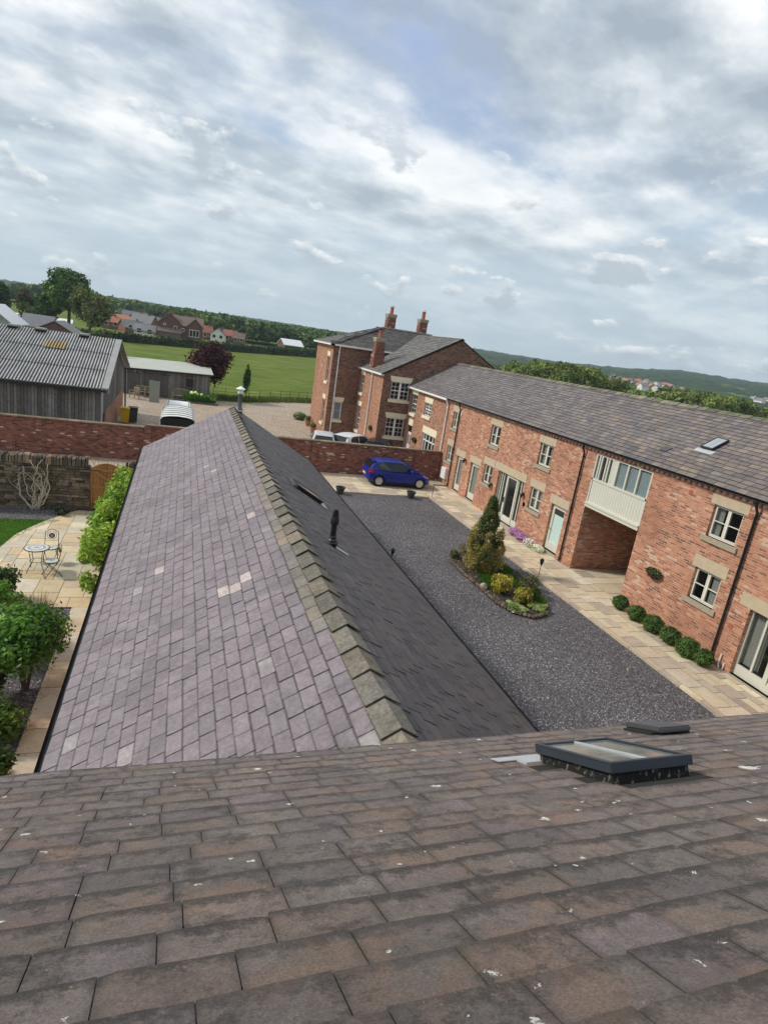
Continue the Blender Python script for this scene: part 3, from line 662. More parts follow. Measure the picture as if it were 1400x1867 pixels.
# ---- distant hills
def hills():
    tab = [(-75, .5), (-45, .45), (-30, .35), (-18, .32), (-10, .34), (0, .33), (10, .35), (18, .42), (27, .65), (33, .62), (38, .85), (45, 1.25), (52, 1.2), (62, 1.0), (80, 1.4), (100, 1.0)]
    def el(a):
        for (a0, e0), (a1, e1) in zip(tab, tab[1:]):
            if a0 <= a <= a1: t = (a-a0)/(a1-a0); t = t*t*(3-2*t); return e0+(e1-e0)*t
        return .5
    na, nr = 900, 60; V = []; F = []
    for j in range(nr):
        r = 420+(2600-420)*(j/(nr-1))**1.25
        for i in range(na):
            a = -75+175*i/(na-1); e = el(a); q = min(1, max(0, (r-420)/1500)); q = q*q*(3-2*q)
            top = CH+math.tan(R(e))*2000; z = -1+(top+1)*q
            p = Vector((math.sin(R(a))*r, math.cos(R(a))*r, 0))
            z += (noise.noise(p*.004)*5+noise.noise(p*.03)*3.6+noise.noise(p*.11)*3.2)*min(1, q*2.5)
            if r > 2100: z -= (r-2100)*.05
            V.append((p.x, p.y, z))
    for j in range(nr-1):
        for i in range(na-1):
            a = j*na+i; F.append((a, a+1, a+na+1, a+na))
    me = bpy.data.meshes.new('hills'); me.from_pydata(V, [], F); me.materials.append(MT['hill_cover']); me.polygons.foreach_set('use_smooth', [True]*len(F))
    o = bpy.data.objects.new('hills', me); C.objects.link(o); o['kind'] = 'structure'
hills()
# ================================================================== NEAR HOUSE (the roof we stand on)
SL = .57; ES = math.sqrt(1+SL*SL)
nh = thing('slate_roofed_house', 'nearest house, its brown weathered slate roof filling the bottom of the view', 'house', (2, -1, 0))
mb = MB(); wall(mb, Fr((0, 3.45, 0), (1, 0, 0), (0, 1, 0)), -4.6, 9.3, 0, 4.5); mb.box(-4.6, 9.3, -6.6, -6.3, 0, 4.5); mb.box(-4.6, -4.3, -6.3, 3.1, 0, 4.5); mb.box(9.0, 9.3, -6.3, 3.1, 0, 4.5)
mb.build('wall', 'brick_orange', nh)
BR = [(.25, .21, .20), (.25, .21, .195), (.225, .185, .20), (.26, .21, .18), (.27, .205, .17), (.235, .205, .185), (.24, .19, .21), (.215, .19, .185), (.285, .21, .17)]
def tf_near(u, v, r, rg):
    c = rg.choice(BR); k = rg.uniform(.88, 1.08); m_ = (.243, .20, .188); return tuple((x*.5+y*.5)*k for x, y in zip(c, m_))
P0 = (-4.8, 3.68, 4.5); U_, V_ = (-1, 0, 0), None
mb = MB()
# courses run along X; U to the left so that U x V points up
Pn = Vector((9.5, 3.68, 4.5)); Un = Vector((-1, 0, 0)); Vn = Vector((0, -1, SL)).normalized(); Nn_ = Un.cross(Vn)
def near_pt(x, y, h=0): return Vector((x, y, 4.5+(3.68-y)*SL))+Nn_*h
def skipn(u, v):
    x = 9.5-u; y = 3.68-v/ES
    return 2.30 < x < 2.84 and 2.06 < y < 2.72
slates(mb, Pn, Un, Vn, 14.3, 4.9*ES, .305, .192, .0068, tf_near, 21, skipn, 1.8, 1.0, None, 3)
roofn = mb.build('roof', 'slate_weathered', nh)
mb = MB()
def slab(mb, a, b, t=.05):
    mb.face(a); mb.face([p-Vector((0, 0, t)) for p in a][::-1])
P = lambda x, y, h: near_pt(x, y, h)
mb.hexa([P(-4.8, 3.66, -.09), P(9.5, 3.66, -.09), P(9.5, -1.25, -.09), P(-4.8, -1.25, -.09), P(-4.8, 3.66, -.004), P(9.5, 3.66, -.004), P(9.5, -1.25, -.004), P(-4.8, -1.25, -.004)])
zr = 4.5+(3.68+1.25)*SL
mb.face([(-4.8, -1.25, zr-.01), (9.5, -1.25, zr-.01), (9.5, -6.7, zr-.01-5.45*SL), (-4.8, -6.7, zr-.01-5.45*SL)][::-1])
mb.build('roof_deck', 'dark_gap', nh)
mb = MB(); ridge_caps(mb, (-4.8, -1.25, zr), (9.5, -1.25, zr), 31, (0, .17, -.10), (0, -.17, -.10), .02, .014, lambda i, rg: jt((.2, .17, .14), rg, .8, 1.1)); mb.build('ridge_tiles', 'ridge_clay', nh)
# near rooflight
def rooflight(P, pt, x0, x1, y0, y1, h, name='rooflight', bars=1, mats=('zinc', 'rooflight_glass', 'lichened_black')):
    """pt(u, v, h): surface point; u along the course, v along the slope (v1 = upper end)"""
    H = lambda mb, a, b, c, d, e, f, t=None: mb.hexa([pt(a, c, e), pt(b, c, e), pt(b, d, e), pt(a, d, e), pt(a, c, f), pt(b, c, f), pt(b, d, f), pt(a, d, f)], t)
    mb = MB(); H(mb, x0+.02, x1-.02, y0+.02, y1-.02, -.05, h*.62); o = mb.build(name, mats[2], P)
    f = MB(); w_ = .035
    for a, b, c, d in ((x0, x1, y0, y0+w_), (x0, x1, y1-w_, y1), (x0, x0+w_, y0+w_, y1-w_), (x1-w_, x1, y0+w_, y1-w_)): H(f, a, b, c, d, h*.55, h)
    f.build('frame', mats[0], o, bevel=.004)
    g = MB(); H(g, x0+w_, x1-w_, y0+w_, y1-w_, h*.7, h-.012); g.build('pane', mats[1], o)
    if bars:
        b_ = MB(); c = (x0+x1)/2; H(b_, c-.008, c+.008, y0+w_, y1-w_, h-.02, h-.002); b_.build('glazing_bar', 'lead_bright', o)
    return o, H
o, H = rooflight(nh, lambda u, v, h: near_pt(u, v, h), 2.30, 2.87, 2.10, 2.74, .125)
mb = MB()
for a, b, c, d in ((2.18, 2.32, 2.0, 2.8), (2.85, 2.99, 2.0, 2.8), (2.18, 2.99, 2.0, 2.11)): H(mb, a, b, c, d, -.004, .006)
mb.build('soaker', 'dark_gap', o)
mb = MB(); H(mb, 2.2, 2.95, 2.70, 2.80, .004, .022); H(mb, 2.07, 2.42, 2.80, 2.90, .016, .021); mb.build('flashing', 'lead_bright', o)
mb = MB(); H(mb, 3.74, 4.14, 3.20, 3.48, .0, .03); o2 = None
tv = mb.build('roof_vent', 'dark_gap', nh)
mb = MB(); H(mb, 3.77, 4.10, 3.14, 3.50, .03, .075); mb.build('vent_cap', 'lead', tv, bevel=.012)
# ================================================================== LONG SINGLE-STOREY RANGE
lh = thing('long_slate_roofed_building', 'long single-storey building with purple-grey slate roof and tan ridge tiles down the middle', 'building', (1.87, 13.4, 0))
XL, XR, XM, ZE, ZR, Y0, Y1 = -1.18, 4.92, 1.87, 2.6, 4.41, 3.5, 23.3
mb = MB()
frl = Fr((-.98, 0, 0), (0, 1, 0), (-1, 0, 0)); frr = Fr((4.74, 0, 0), (0, 1, 0), (1, 0, 0)); fre = Fr((0, 23.2, 0), (1, 0, 0), (0, 1, 0))
wall(mb, frl, Y0-.05, 23.2, 0, 2.62); wall(mb, frr, Y0-.05, 23.2, 0, 2.62)
for y, s_ in ((23.2, 1),):
    mb.prism([(-.98, 0), (4.74, 0), (4.74, 2.6), (1.87, 4.32), (-.98, 2.6)], 1, y-.25, y)
mb.build('wall', 'brick_orange', lh)
PU = [(.255, .215, .24), (.265, .222, .248), (.248, .208, .232), (.272, .23, .252), (.26, .215, .235), (.238, .205, .225), (.265, .215, .24), (.248, .215, .235)]
def tf_L(u, v, r, rg):
    y = Y1-u; k = rg.uniform(.9, 1.08)
    for a, b in ((8.32, 2.2), (8.05, 2.37), (8.35, 2.58), (10.2, 1.2), (10.7, 2.85)):
        if abs(y-a) < .155 and abs(v-b) < .09: return jt((.50, .42, .41), rg, .95, 1.1)
    if v > 3.2 and 6.0 < y < 12.2: return tuple(x*k for x in rg.choice([(.25, .215, .175), (.23, .205, .17), (.27, .215, .16), (.24, .215, .20)]))
    if rg.random() < .006: return (.36, .32, .33)
    return tuple(x*k*.96 for x in rg.choice(PU))
s_ = (ZR-ZE)/(XM-XL)
mb = MB(); slates(mb, (XL, Y1, ZE), (0, -1, 0), (1, 0, s_), Y1-Y0, math.hypot(XM-XL, ZR-ZE)-.02, .31, .178, .011, tf_L, 31)
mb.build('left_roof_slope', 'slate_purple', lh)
GR = [(.10, .09, .098), (.11, .097, .105), (.09, .08, .09), (.125, .105, .105), (.105, .095, .10), (.13, .105, .10)]
mb = MB(); slates(mb, (XR, Y0, ZE), (0, 1, 0), (-1, 0, s_), Y1-Y0, math.hypot(XM-XL, ZR-ZE)-.02, .31, .178, .0085, lambda u, v, r, rg: jt(rg.choice(GR), rg, .85*.85, 1.15*.85), 32,
               skip=lambda u, v: 10.2 < u < 10.68 and 1.95 < v < 2.55, jit=1.35)
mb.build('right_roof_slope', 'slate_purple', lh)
mb = MB()
for sx, xe in ((1, XL), (-1, XR)):
    a, b = (xe, ZE-.012), (XM, ZR-.012); mb.face([(a[0], Y0, a[1]), (b[0], Y0, b[1]), (b[0], Y1-.02, b[1]), (a[0], Y1-.02, a[1])][::-sx or 1])
    mb.face([(a[0], Y0, a[1]-.07), (b[0], Y0, b[1]-.07), (b[0], Y1-.02, b[1]-.07), (a[0], Y1-.02, a[1]-.07)])
    mb.face([(a[0], Y0, a[1]-.07), (a[0], Y0, a[1]), (a[0], Y1-.02, a[1]), (a[0], Y1-.02, a[1]-.07)])
    mb.face([(a[0], Y1-.02, a[1]-.07), (a[0], Y1-.02, a[1]), (b[0], Y1-.02, b[1]), (b[0], Y1-.02, b[1]-.07)])
mb.build('roof_deck', 'dark_gap', lh)
TAN = [(.225, .20, .165), (.205, .19, .16), (.245, .212, .17), (.195, .18, .155), (.225, .21, .185)]
mb = MB(); ridge_caps(mb, (XM, Y0, ZR+.03), (XM, Y1+.02, ZR+.03), 43, (-.168, 0, -.101), (.168, 0, -.101), .0, .018, lambda i, rg: jt(rg.choice(TAN), rg, .85, 1.12), 5, .03)
mb.build('ridge_tiles', 'ridge_clay', lh)
for nm, x in (('gutter', XL-.05), ('gutter', XR+.05)):
    mb = MB(); pr = [(math.cos(R(a))*.055, math.sin(R(a))*.055) for a in range(180, 361, 30)]
    for k in range(len(pr)-1):
        (a0, b0), (a1, b1) = pr[k], pr[k+1]; z0 = ZE-.02
        mb.face([(x+a0, Y0, z0+b0), (x+a1, Y0, z0+b1), (x+a1, Y1, z0+b1), (x+a0, Y1, z0+b0)]); mb.face([(x+a0*.9, Y0, z0+b0*.9), (x+a0*.9, Y1, z0+b0*.9), (x+a1*.9, Y1, z0+b1*.9), (x+a1*.9, Y0, z0+b1*.9)])
    mb.build(nm, 'black_metal', lh)
# rooflight on the courtyard slope, seen from behind
nR = Vector((0, 1, 0)).cross(Vector((-1, 0, s_)).normalized())
def rpt(u, v, h=0): return Vector((XR, Y0, ZE))+Vector((0, 1, 0))*u+Vector((-1, 0, s_)).normalized()*v+nR*h
o, H = rooflight(lh, rpt, 10.12, 10.72, 1.85, 2.62, .10, bars=0, mats=('black_metal', 'rooflight_glass', 'dark_gap'))
mb = MB(); H(mb, 10.08, 10.76, 1.66, 1.85, .012, .02); mb.build('flashing', 'lead_bright', o)
mb = MB(); H(mb, 10.05, 10.8, 2.62, 2.72, .02, .07); mb.build('top_flashing', 'lead', o)
# cast black stove flue
b = rpt(9.75-Y0, 2.62); b.z -= .03
mb = MB(); mb.lathe(b, [(.085, -.1), (.085, .03), (.115, .10), (.085, .12), (.09, .14), (.06, .17), (.068, .20), (.055, .22), (.055, .25)], 18)
fl = mb.build('stove_flue', 'black_metal', lh, smooth=True, auto=40)
mb = MB(); mb.lathe(b, [(.052, .25), (.052, .43), (.073, .44), (.078, .48), (.066, .55), (.056, .58), (.06, .60), (.04, .68), (.044, .70), (.025, .71)], 18); mb.build('flue_cowl', 'black_metal', fl, smooth=True, auto=40)
mb = MB(); H2 = lambda a, b_, c, d, e, f: mb.hexa([rpt(a, c, e), rpt(b_, c, e), rpt(b_, d, e), rpt(a, d, e), rpt(a, c, f), rpt(b_, c, f), rpt(b_, d, f), rpt(a, d, f)])
H2(6.2, 6.32, 2.25, 2.56, .012, .02); mb.build('flashing', 'lead_bright', fl)
# steel flue at the far gable
mb = MB(); c = Vector((2.04, 22.6, 4.2)); mb.lathe(c, [(.12, -.2), (.12, .18), (.13, .2), (.14, .22), (.09, .3), (.075, .32), (.075, .78), (.08, .8)], 16); fl = mb.build('far_flue', 'lead', lh, smooth=True, auto=40)
mb = MB(); mb.lathe(c, [(.15, .17), (.15, .2), (.08, .31)], 16); mb.build('flashing_collar', 'lead_bright', fl)
mb = MB(); mb.lathe(c, [(.10, .80), (.11, .86), (.06, .90)], 16); mb.lathe(c, [(.17, .96), (.165, .98), (.02, 1.07)], 16); mb.lathe(c, [(.03, .88), (.03, .98)], 8); mb.build('flue_cowl', 'white_metal', fl, smooth=True, auto=40)
# ================================================================== BRICK BARN CONVERSION (right)
bc = thing('brick_barn_conversion', 'long two-storey orange brick barn conversion with sage painted windows and an archway', 'building', (18, 17, 0))
FX = 14.85; fr = Fr((FX, 0, 0), (0, 1, 0), (-1, 0, 0))
W = {'A': (30.95, 31.72, 3.45, 4.38), 'B': (30.98, 31.74, 1.5, 2.42), 'C': (26.07, 26.96, 1.45, 2.40), 'D': (26.02, 27.0, 3.43, 4.42), 'E': (21.41, 22.42, 3.44, 4.41), 'F': (21.47, 22.43, 1.45, 2.42), 'G': (11.98, 13.0, 3.47, 4.44), 'H': (12.03, 13.0, 1.5, 2.48)}
D1, D2, PA, D3, OR, PR, DX = (29.4, 30.25, .16, 2.10), (27.52, 28.48, .16, 2.13), (23.05, 25.45, .14, 2.42), (19.67, 20.68, .2, 2.17), (15.63, 18.6, -.1, 4.75), (8.55, 10.93, .12, 2.08), (4.5, 5.5, .12, 2.1)
ops = list(W.values())+[D1, D2, PA, D3, OR, PR]
mb = MB(); wall(mb, fr, 2.0, 32.45, -.05, 5.0, ops, .28)
mb.box(21.0, 21.2, 2.0, 32.4, 0, 5.0); mb.prism([(14.9, -.05), (21.1, -.05), (21.1, 5.0), (18, 6.85), (14.9, 5.0)], 1, 2.0, 2.28)
# passage under the first floor
frp = Fr((0, 18.6, 0), (1, 0, 0), (0, -1, 0)); wall(mb, frp, FX+.281, 19.6, -.05, 2.68, (), .2)
frq = Fr((0, 15.63, 0), (1, 0, 0), (0, 1, 0)); wall(mb, frq, FX+.281, 19.6, -.05, 2.68, (), .2)
for a, b in ((15.43, 15.63), (18.6, 18.8)): mb.box(FX+.285, 20.9, a+.02, b-.02, 2.68, 4.9)
mb.build('wall', 'brick_orange', bc)
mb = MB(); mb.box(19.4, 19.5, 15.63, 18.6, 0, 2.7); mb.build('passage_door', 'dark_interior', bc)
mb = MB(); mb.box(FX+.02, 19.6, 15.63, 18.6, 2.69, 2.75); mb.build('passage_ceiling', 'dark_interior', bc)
cv = {'A': [(.0, .3), (.7, 1)], 'B': [(.55, 1)], 'C': [(0, .25), (.75, 1)], 'D': [(.0, .25), (.7, 1)], 'E': [(.0, .4), (.55, 1)], 'F': [(0, 1)], 'G': [(.72, .98)], 'H': [(.02, .42)]}
for k, (a, b, c, d) in W.items():
    window(fr, bc, a, b, c, d, 2, 2, 'cream_paint', .09, curtain=cv[k])
    lintel(fr, bc, a-.13, b+.13, d, d+.36); sill(fr, bc, a-.13, b+.13, c-.16, c)
# doors
def glazed_door(nm, q, frost=False, kick=.35):
    a, b, c, d = q; mb = MB(); B = lambda u0, u1, v0, v1, e=0: fr.box(mb, u0, u1, v0, v1, -.17, -.11+e)
    B(a, a+.05, c, d); B(b-.05, b, c, d); B(a+.05, b-.05, d-.05, d)
    B(a+.05, a+.16, c+.02, d-.05, .01); B(b-.16, b-.05, c+.02, d-.05, .01); B(a+.16, b-.16, c+.02, c+kick, .01); B(a+.16, b-.16, d-.17, d-.05, .01)
    o = mb.build(nm, 'sage_paint', bc)
    g = MB(); fr.quad(g, a+.15, b-.15, c+kick-.01, d-.16, -.14); g.build('pane', 'frost_glass' if frost else 'window_glass', o)
    if frost:
        g = MB(); fr.box(g, a+.16, b-.16, d-.42, d-.17, -.139, -.135); g.build('top_light', 'dark_interior', o)
    else:
        g = MB(); fr.box(g, a+.17, b-.17, c+kick, d-.2, -.19, -.18); g.build('blind', 'curtain_pale', o)
    h = MB(); h.cyl(fr.p(b-.1, 1.1, -.1), fr.p(b-.1, 1.1, -.05), .012); h.cyl(fr.p(b-.1, 1.1, -.055), fr.p(b-.22, 1.1, -.055), .01); h.build('handle', 'black_metal', o)
    h = MB(); fr.box(h, a-.03, b+.03, c-.14, c, -.2, .02); h.build('threshold', 'sill_stone', o)
glazed_door('glazed_door', D1); glazed_door('glazed_door', D2); glazed_door('stable_door', D3, True)
for a, b, c in ((29.25, 30.45, 2.10), (27.35, 28.68, 2.13), (19.5, 20.86, 2.17), (22.9, 25.88, 2.42), (8.3, 11.28, 2.08)): lintel(fr, bc, a, b, c, c+.36)
def patio_screen(q, lights, leaf):
    a, b, c, d = q; mb = MB(); B = lambda u0, u1, v0, v1, e=0, m_=None: fr.box(m_ or mb, u0, u1, v0, v1, -.20, -.12+e)
    B(a, b, d-.05, d); B(a, b, c, c+.30)
    for u in lights: B(u-.03, u+.03, c+.30, d-.05)
    o = mb.build('patio_screen', 'sage_paint', bc)
    g = MB(); fr.quad(g, a+.02, b-.02, c+.28, d-.03, -.165); g.build('pane', 'window_glass', o)
    m2 = MB(); u0, u1 = leaf; B(u0, u0+.10, c+.01, d-.03, .03, m2); B(u1-.10, u1, c+.01, d-.03, .03, m2); B(u0+.1, u1-.1, c+.01, c+.22, .03, m2); B(u0+.1, u1-.1, d-.14, d-.03, .03, m2); m2.build('door_leaf', 'sage_paint', o)
    h = MB(); fr.box(h, u1-.06, u1-.03, c+.9, c+1.15, -.1, -.05); h.build('handle', 'black_metal', o)
    h = MB(); fr.box(h, a-.02, b+.02, c-.12, c, -.2, .05); h.build('threshold', 'sill_stone', o)
    return o
patio_screen(PA, [23.08, 23.38, 23.66, 24.72, 25.02, 25.22, 25.42], (23.7, 24.66))
o = patio_screen(PR, [8.6, 9.1, 10.05, 10.45, 10.9], (9.12, 10.03))
mb = MB()
for k in range(14):
    p, q = 10.35+k*.04, 10.35+(k+1)*.04; d, e = (.03, 0) if k % 2 else (0, .03); mb.face([fr.p(p, .45, -.26-d), fr.p(q, .45, -.26-e), fr.p(q, 2.02, -.26-e), fr.p(p, 2.02, -.26-d)])
mb.build('curtain', 'curtain_pale', o)
# first-floor boarded bay over the arch
mb = MB(); a, b = 15.63, 18.6; B = lambda u0, u1, v0, v1, e=0: fr.box(mb, u0, u1, v0, v1, -.12, -.02+e)
B(a, b, 2.68, 2.80, .06); B(a, b, 2.80, 2.86, .09); B(a, a+.06, 2.86, 4.75, .02); B(b-.06, b, 2.86, 4.75, .02); B(a, b, 4.68, 4.76, .01); B(a, b, 3.72, 3.80, .02)
B(17.38, 17.66, 3.80, 4.68)                                  # boarded panel
for u in (16.27, 16.83, 17.38, 17.66, 17.86, 18.0, 18.27, 18.4): B(u-.035, u+.035, 3.80, 4.68, .01)
o = mb.build('boarded_bay', 'sage_paint', bc)
mb = MB(); u = a+.06; rg = random.Random(3)
while u < b-.07: e = min(u+.135, b-.06); fr.box(mb, u+.004, e-.004, 2.86, 3.72, -.12, -.025); u = e
for u in (17.38, 17.52): fr.box(mb, u+.03, u+.13, 3.8, 4.68, -.12, -.017)
mb.build('cladding', 'sage_paint', o)
mb = MB(); fr.box(mb, a+.03, b-.03, 2.87, 3.7, -.11, -.05); mb.build('board_backing', 'dark_gap', o)
for u0, u1 in ((15.69, 16.24), (16.3, 16.8), (16.86, 17.35)):
    g = MB(); fr.quad(g, u0, u1, 3.80, 4.68, -.065); p_ = g.build('pane', 'window_glass', o)
    g = MB(); fr.box(g, u0, u1, 3.80, 4.66, -.10, -.09); g.build('blind', 'blind_blue', p_)
g = MB(); fr.quad(g, 17.68, 18.55, 3.8, 4.68, -.065); p_ = g.build('pane', 'window_glass', o)
mb = MB(); rgb = random.Random(5)
# brick corbel course under the gutter
mb = MB(); u = 2.1; mb.cur = (.68, .47, .37); pg = [(2.02, 4.90)]; n_ = 0
while u < 32.35: pg += [(u, 4.885), (u, 4.80), (u+.12, 4.80), (u+.12, 4.885)]; u += .225
pg += [(32.42, 4.885), (32.42, 4.90)]
mb.prism(pg, 0, 14.765, 14.845)
mb.build('dentil_course', 'ridge_clay', bc)
mb = MB(); fr.box(mb, 2.0, 32.44, 4.905, 4.97, -.01, .092); mb.build('eaves_course', 'brick_orange', bc); mb = MB(); fr.box(mb, 2.0, 32.44, 4.735, 4.77, -.01, .026); mb.build('string_course', 'brick_orange', bc)
def half_gutter(P, x, y0, y1, z, mat, r=.06, name='gutter'):
    mb = MB(); pr = [(math.cos(R(a))*r, math.sin(R(a))*r) for a in range(180, 361, 30)]
    for k in range(len(pr)-1):
        (a0, b0), (a1, b1) = pr[k], pr[k+1]; mb.face([(x+a0, y0, z+b0), (x+a1, y0, z+b1), (x+a1, y1, z+b1), (x+a0, y1, z+b0)])
    mb.box(x-r-.004, x-r+.004, y0, y1, z-.01, z+.012); mb.box(x+r-.004, x+r+.004, y0, y1, z-.01, z+.012)
    mb.build(name, mat, P)
half_gutter(bc, 14.70, 2.0, 32.44, 4.985, 'black_metal', .05)
for y in (30.77, 19.28, 11.57):
    pipe(bc, [(14.66, y, 4.93), (14.66, y, 4.8), (14.78, y, 4.6), (14.78, y, .12)], .038, 'black_metal')
# roof
RXE, RZE, RXR, RZR = 14.64, 5.0, 18.0, 6.93
sR = (RZR-RZE)/(RXR-RXE); lvR = math.hypot(RXR-RXE, RZR-RZE)
T1 = [(.18, .16, .165), (.20, .175, .18), (.165, .145, .15), (.21, .18, .175), (.185, .16, .155), (.16, .145, .155)]
T2 = [(.19, .16, .15), (.215, .178, .16), (.175, .15, .145), (.24, .195, .165), (.195, .167, .16), (.21, .175, .16), (.165, .145, .145), (.26, .21, .17)]
def tf_R(y0):
    def f(u, v, r, rg):
        y = 32.45-u if y0 else 39.3-u
        p = min(1, max(0, (27-y)/14)); k = rg.uniform(.82, 1.15)*1.0
        c = rg.choice(T2) if rg.random() < p else rg.choice(T1)
        if v < .8: k *= .92
        return tuple(x*k for x in c)
    return f
def skipv(u, v): y = 32.45-u; return 14.68 < y < 15.04 and 1.5 < v < 2.12
mb = MB(); slates(mb, (RXE, 32.45, RZE), (0, -1, 0), (1, 0, sR), 30.5, lvR-.02, .36, .20, .009, tf_R(1), 41, skipv)
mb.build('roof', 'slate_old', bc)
mb = MB(); mb.face([(RXE, 1.95, RZE-.015), (RXR, 1.95, RZR-.015), (RXR, 32.45, RZR-.015), (RXE, 32.45, RZE-.015)]); mb.face([(RXE, 1.95, RZE-.09), (RXR, 1.95, RZR-.09), (RXR, 32.45, RZR-.09), (RXE, 32.45, RZE-.09)])
mb.face([(RXR, 1.95, RZR-.01), (21.45, 1.95, RZE), (21.45, 32.45, RZE), (RXR, 32.45, RZR-.01)]); mb.face([(RXE, 1.95, RZE-.09), (RXR, 1.95, RZR-.09), (RXR, 1.95, RZR-.015), (RXE, 1.95, RZE-.015)])
mb.build('roof_deck', 'dark_gap', bc)
LG = [(.24, .225, .17), (.20, .19, .15), (.28, .26, .2), (.17, .165, .13)]
mb = MB(); ridge_caps(mb, (RXR, 1.95, RZR+.04), (RXR, 32.4, RZR+.04), 66, (-.19, 0, -.115), (.19, 0, -.115), 0, .02, lambda i, rg: jt(rg.choice(LG), rg, .8, 1.15), 6, .02); mb.build('ridge_tiles', 'ridge_clay', bc)
UR, VR = Vector((0, 1, 0)), Vector((1, 0, sR)).normalized(); NR = VR.cross(UR)
NR = -NR if NR.z < 0 else NR
def bpt(u, v, h=0): return Vector((RXE, 0, RZE))+UR*u+VR*v+NR*h
o, H = rooflight(bc, bpt, 14.60, 15.08, 1.48, 2.18, .11, mats=('black_metal', 'dull_blind', 'black_metal'))
mb = MB(); H(mb, 14.45, 15.18, 1.28, 1.48, .02, .03); mb.build('flashing', 'lead_bright', o)
mb = MB(); H(mb, 15.85, 16.18, .80, 1.08, .01, .045); mb.build('roof_vent', 'lead', bc, bevel=.01)
# wall fittings
def lantern(P, fr, u, v):
    mb = MB(); fr.box(mb, u-.04, u+.04, v-.08, v+.08, 0, .02); mb.tube([fr.p(u, v+.02, .01), fr.p(u, v+.10, .07), fr.p(u, v+.12, .13)], .01, 6)
    o = mb.build('wall_lantern', 'black_metal', P)
    c = fr.p(u, v-.14, .13); m2 = MB(); m2.lathe(c, [(.04, 0), (.06, .02), (.085, .17), (.10, .18), (.05, .24), (.02, .27)], 6); m2.build('lamp_head', 'black_metal', o)
lantern(bc, fr, 22.86, 1.9); lantern(bc, fr, 25.85, 1.55); lantern(bc, fr, 29.12, 2.05)
mb = MB(); c = fr.p(22.72, 1.48, .0); mb.lathe(c, [(.12, .03), (.115, .0)], 20, 'x'); q = mb.build('number_plaque', 'cream_ceramic', bc); 
mb = MB()
for k in range(12):
    a0, a1 = 2*math.pi*k/12, 2*math.pi*(k+1)/12; P_ = lambda a, r: fr.p(22.72+math.cos(a)*.032*r, 1.48+math.sin(a)*.06*r, .008)
    mb.face([P_(a0, .6), P_(a1, .6), P_(a1, 1), P_(a0, 1)])
mb.build('plaque_numeral', 'black_metal', q)
mb = MB(); fr.box(mb, 31.15, 31.75, .45, 1.1, .0, .16); q = mb.build('meter_box', 'white_upvc', bc, bevel=.01)
mb = MB(); fr.box(mb, 31.3, 31.34, 0.05, .45, .02, .06); mb.build('meter_pipe', 'white_upvc', q)
for u, v in ((13.95, 4.52), (11.78, 4.45), (20.1, 4.0), (10.9+.42, 1.35)):
    mb = MB(); fr.box(mb, u-.07, u+.07, v-.07, v+.07, 0, .012); mb.build('air_brick', 'clay_red', bc)
mb = MB(); mb.tube([fr.p(11.28, .5, .04), fr.p(11.28, .2, .06), fr.p(11.2, .1, .1)], .022, 8); mb.tube([fr.p(11.12, .3, .04), fr.p(11.12, .08, .06)], .018, 8); mb.build('waste_pipe', 'white_upvc', bc)
mb = MB(); fr.box(mb, 30.55, 30.63, 4.3, 4.52, 0, .06); mb.build('alarm_box', 'white_upvc', bc)
mb = MB(); mb.box(12.9, 13.3, 30.9, 31.4, .07, .12); mb = MB()
mb.box(14.0, 14.8, 30.95, 31.95, .06, .17); mb.build('door_step', 'sill_stone', bc)
# ================================================================== MAIN HOUSE
mh = thing('brick_farmhouse', 'red-brown brick farmhouse with cream lintels, white windows and three chimneys', 'house', (16, 44, 0))
f1 = Fr((0, 39.2, 0), (1, 0, 0), (0, -1, 0)); fl_ = Fr((12.8, 0, 0), (0, 1, 0), (-1, 0, 0)); f2 = Fr((0, 45.0, 0), (1, 0, 0), (0, -1, 0)); f3 = Fr((10.5, 0, 0), (0, 1, 0), (-1, 0, 0)); f4 = fr
w1, w2, w3, w4 = (13.42, 14.74, 3.95, 5.14), (13.42, 14.72, 1.40, 2.68), (37.7, 38.66, 3.28, 4.55), (35.05, 36.2, 3.48, 4.30)
mb = MB()
wall(mb, f1, 12.8, 23.2, 0, 5.56, [w1, w2], .3)
mb.prism([(12.8, 5.561), (23.2, 5.561), (18.0, 8.50)], 1, 39.2, 39.5)
mb.build('gable_wall', 'brick_brown', mh)
w5, w6 = (43.75, 44.6, 3.72, 5.05), (43.65, 44.55, .9, 2.75)
mb = MB(); wall(mb, fl_, 39.2, 45.0, 0, 5.5, [w5, w6], .3); mb.build('sunny_side_wall', 'brick_sunny', mh)
w7 = (11.05, 11.66, 1.38, 2.76)
mb = MB(); wall(mb, f2, 10.5, 19.2, 0, 6.95, [w7], .3); mb.box(18.95, 19.2, 45.3, 50.6, 0, 6.9); mb.prism([(45.0, 6.91), (50.9, 6.91), (48, 8.5)], 0, 18.95, 19.2); mb.build('rear_wall', 'brick_brown', mh)
w8, w9 = (45.85, 46.6, 4.1, 6.0), (45.85, 46.6, .95, 2.75)
mb = MB(); wall(mb, f3, 45.0, 50.9, 0, 6.95, [w8, w9], .3); mb.box(10.51, 19.2, 50.6, 50.88, 0, 6.9); mb.build('end_wall', 'brick_sunny', mh)
w10, w11 = (33.75, 35.75, .14, 2.42), (37.85, 38.55, .14, 2.45)
mb = MB(); wall(mb, fr, 32.45, 39.2, 0, 5.0, [w3, w4, w10, w11], .28); mb.build('front_range_wall', 'brick_sunny', mh)
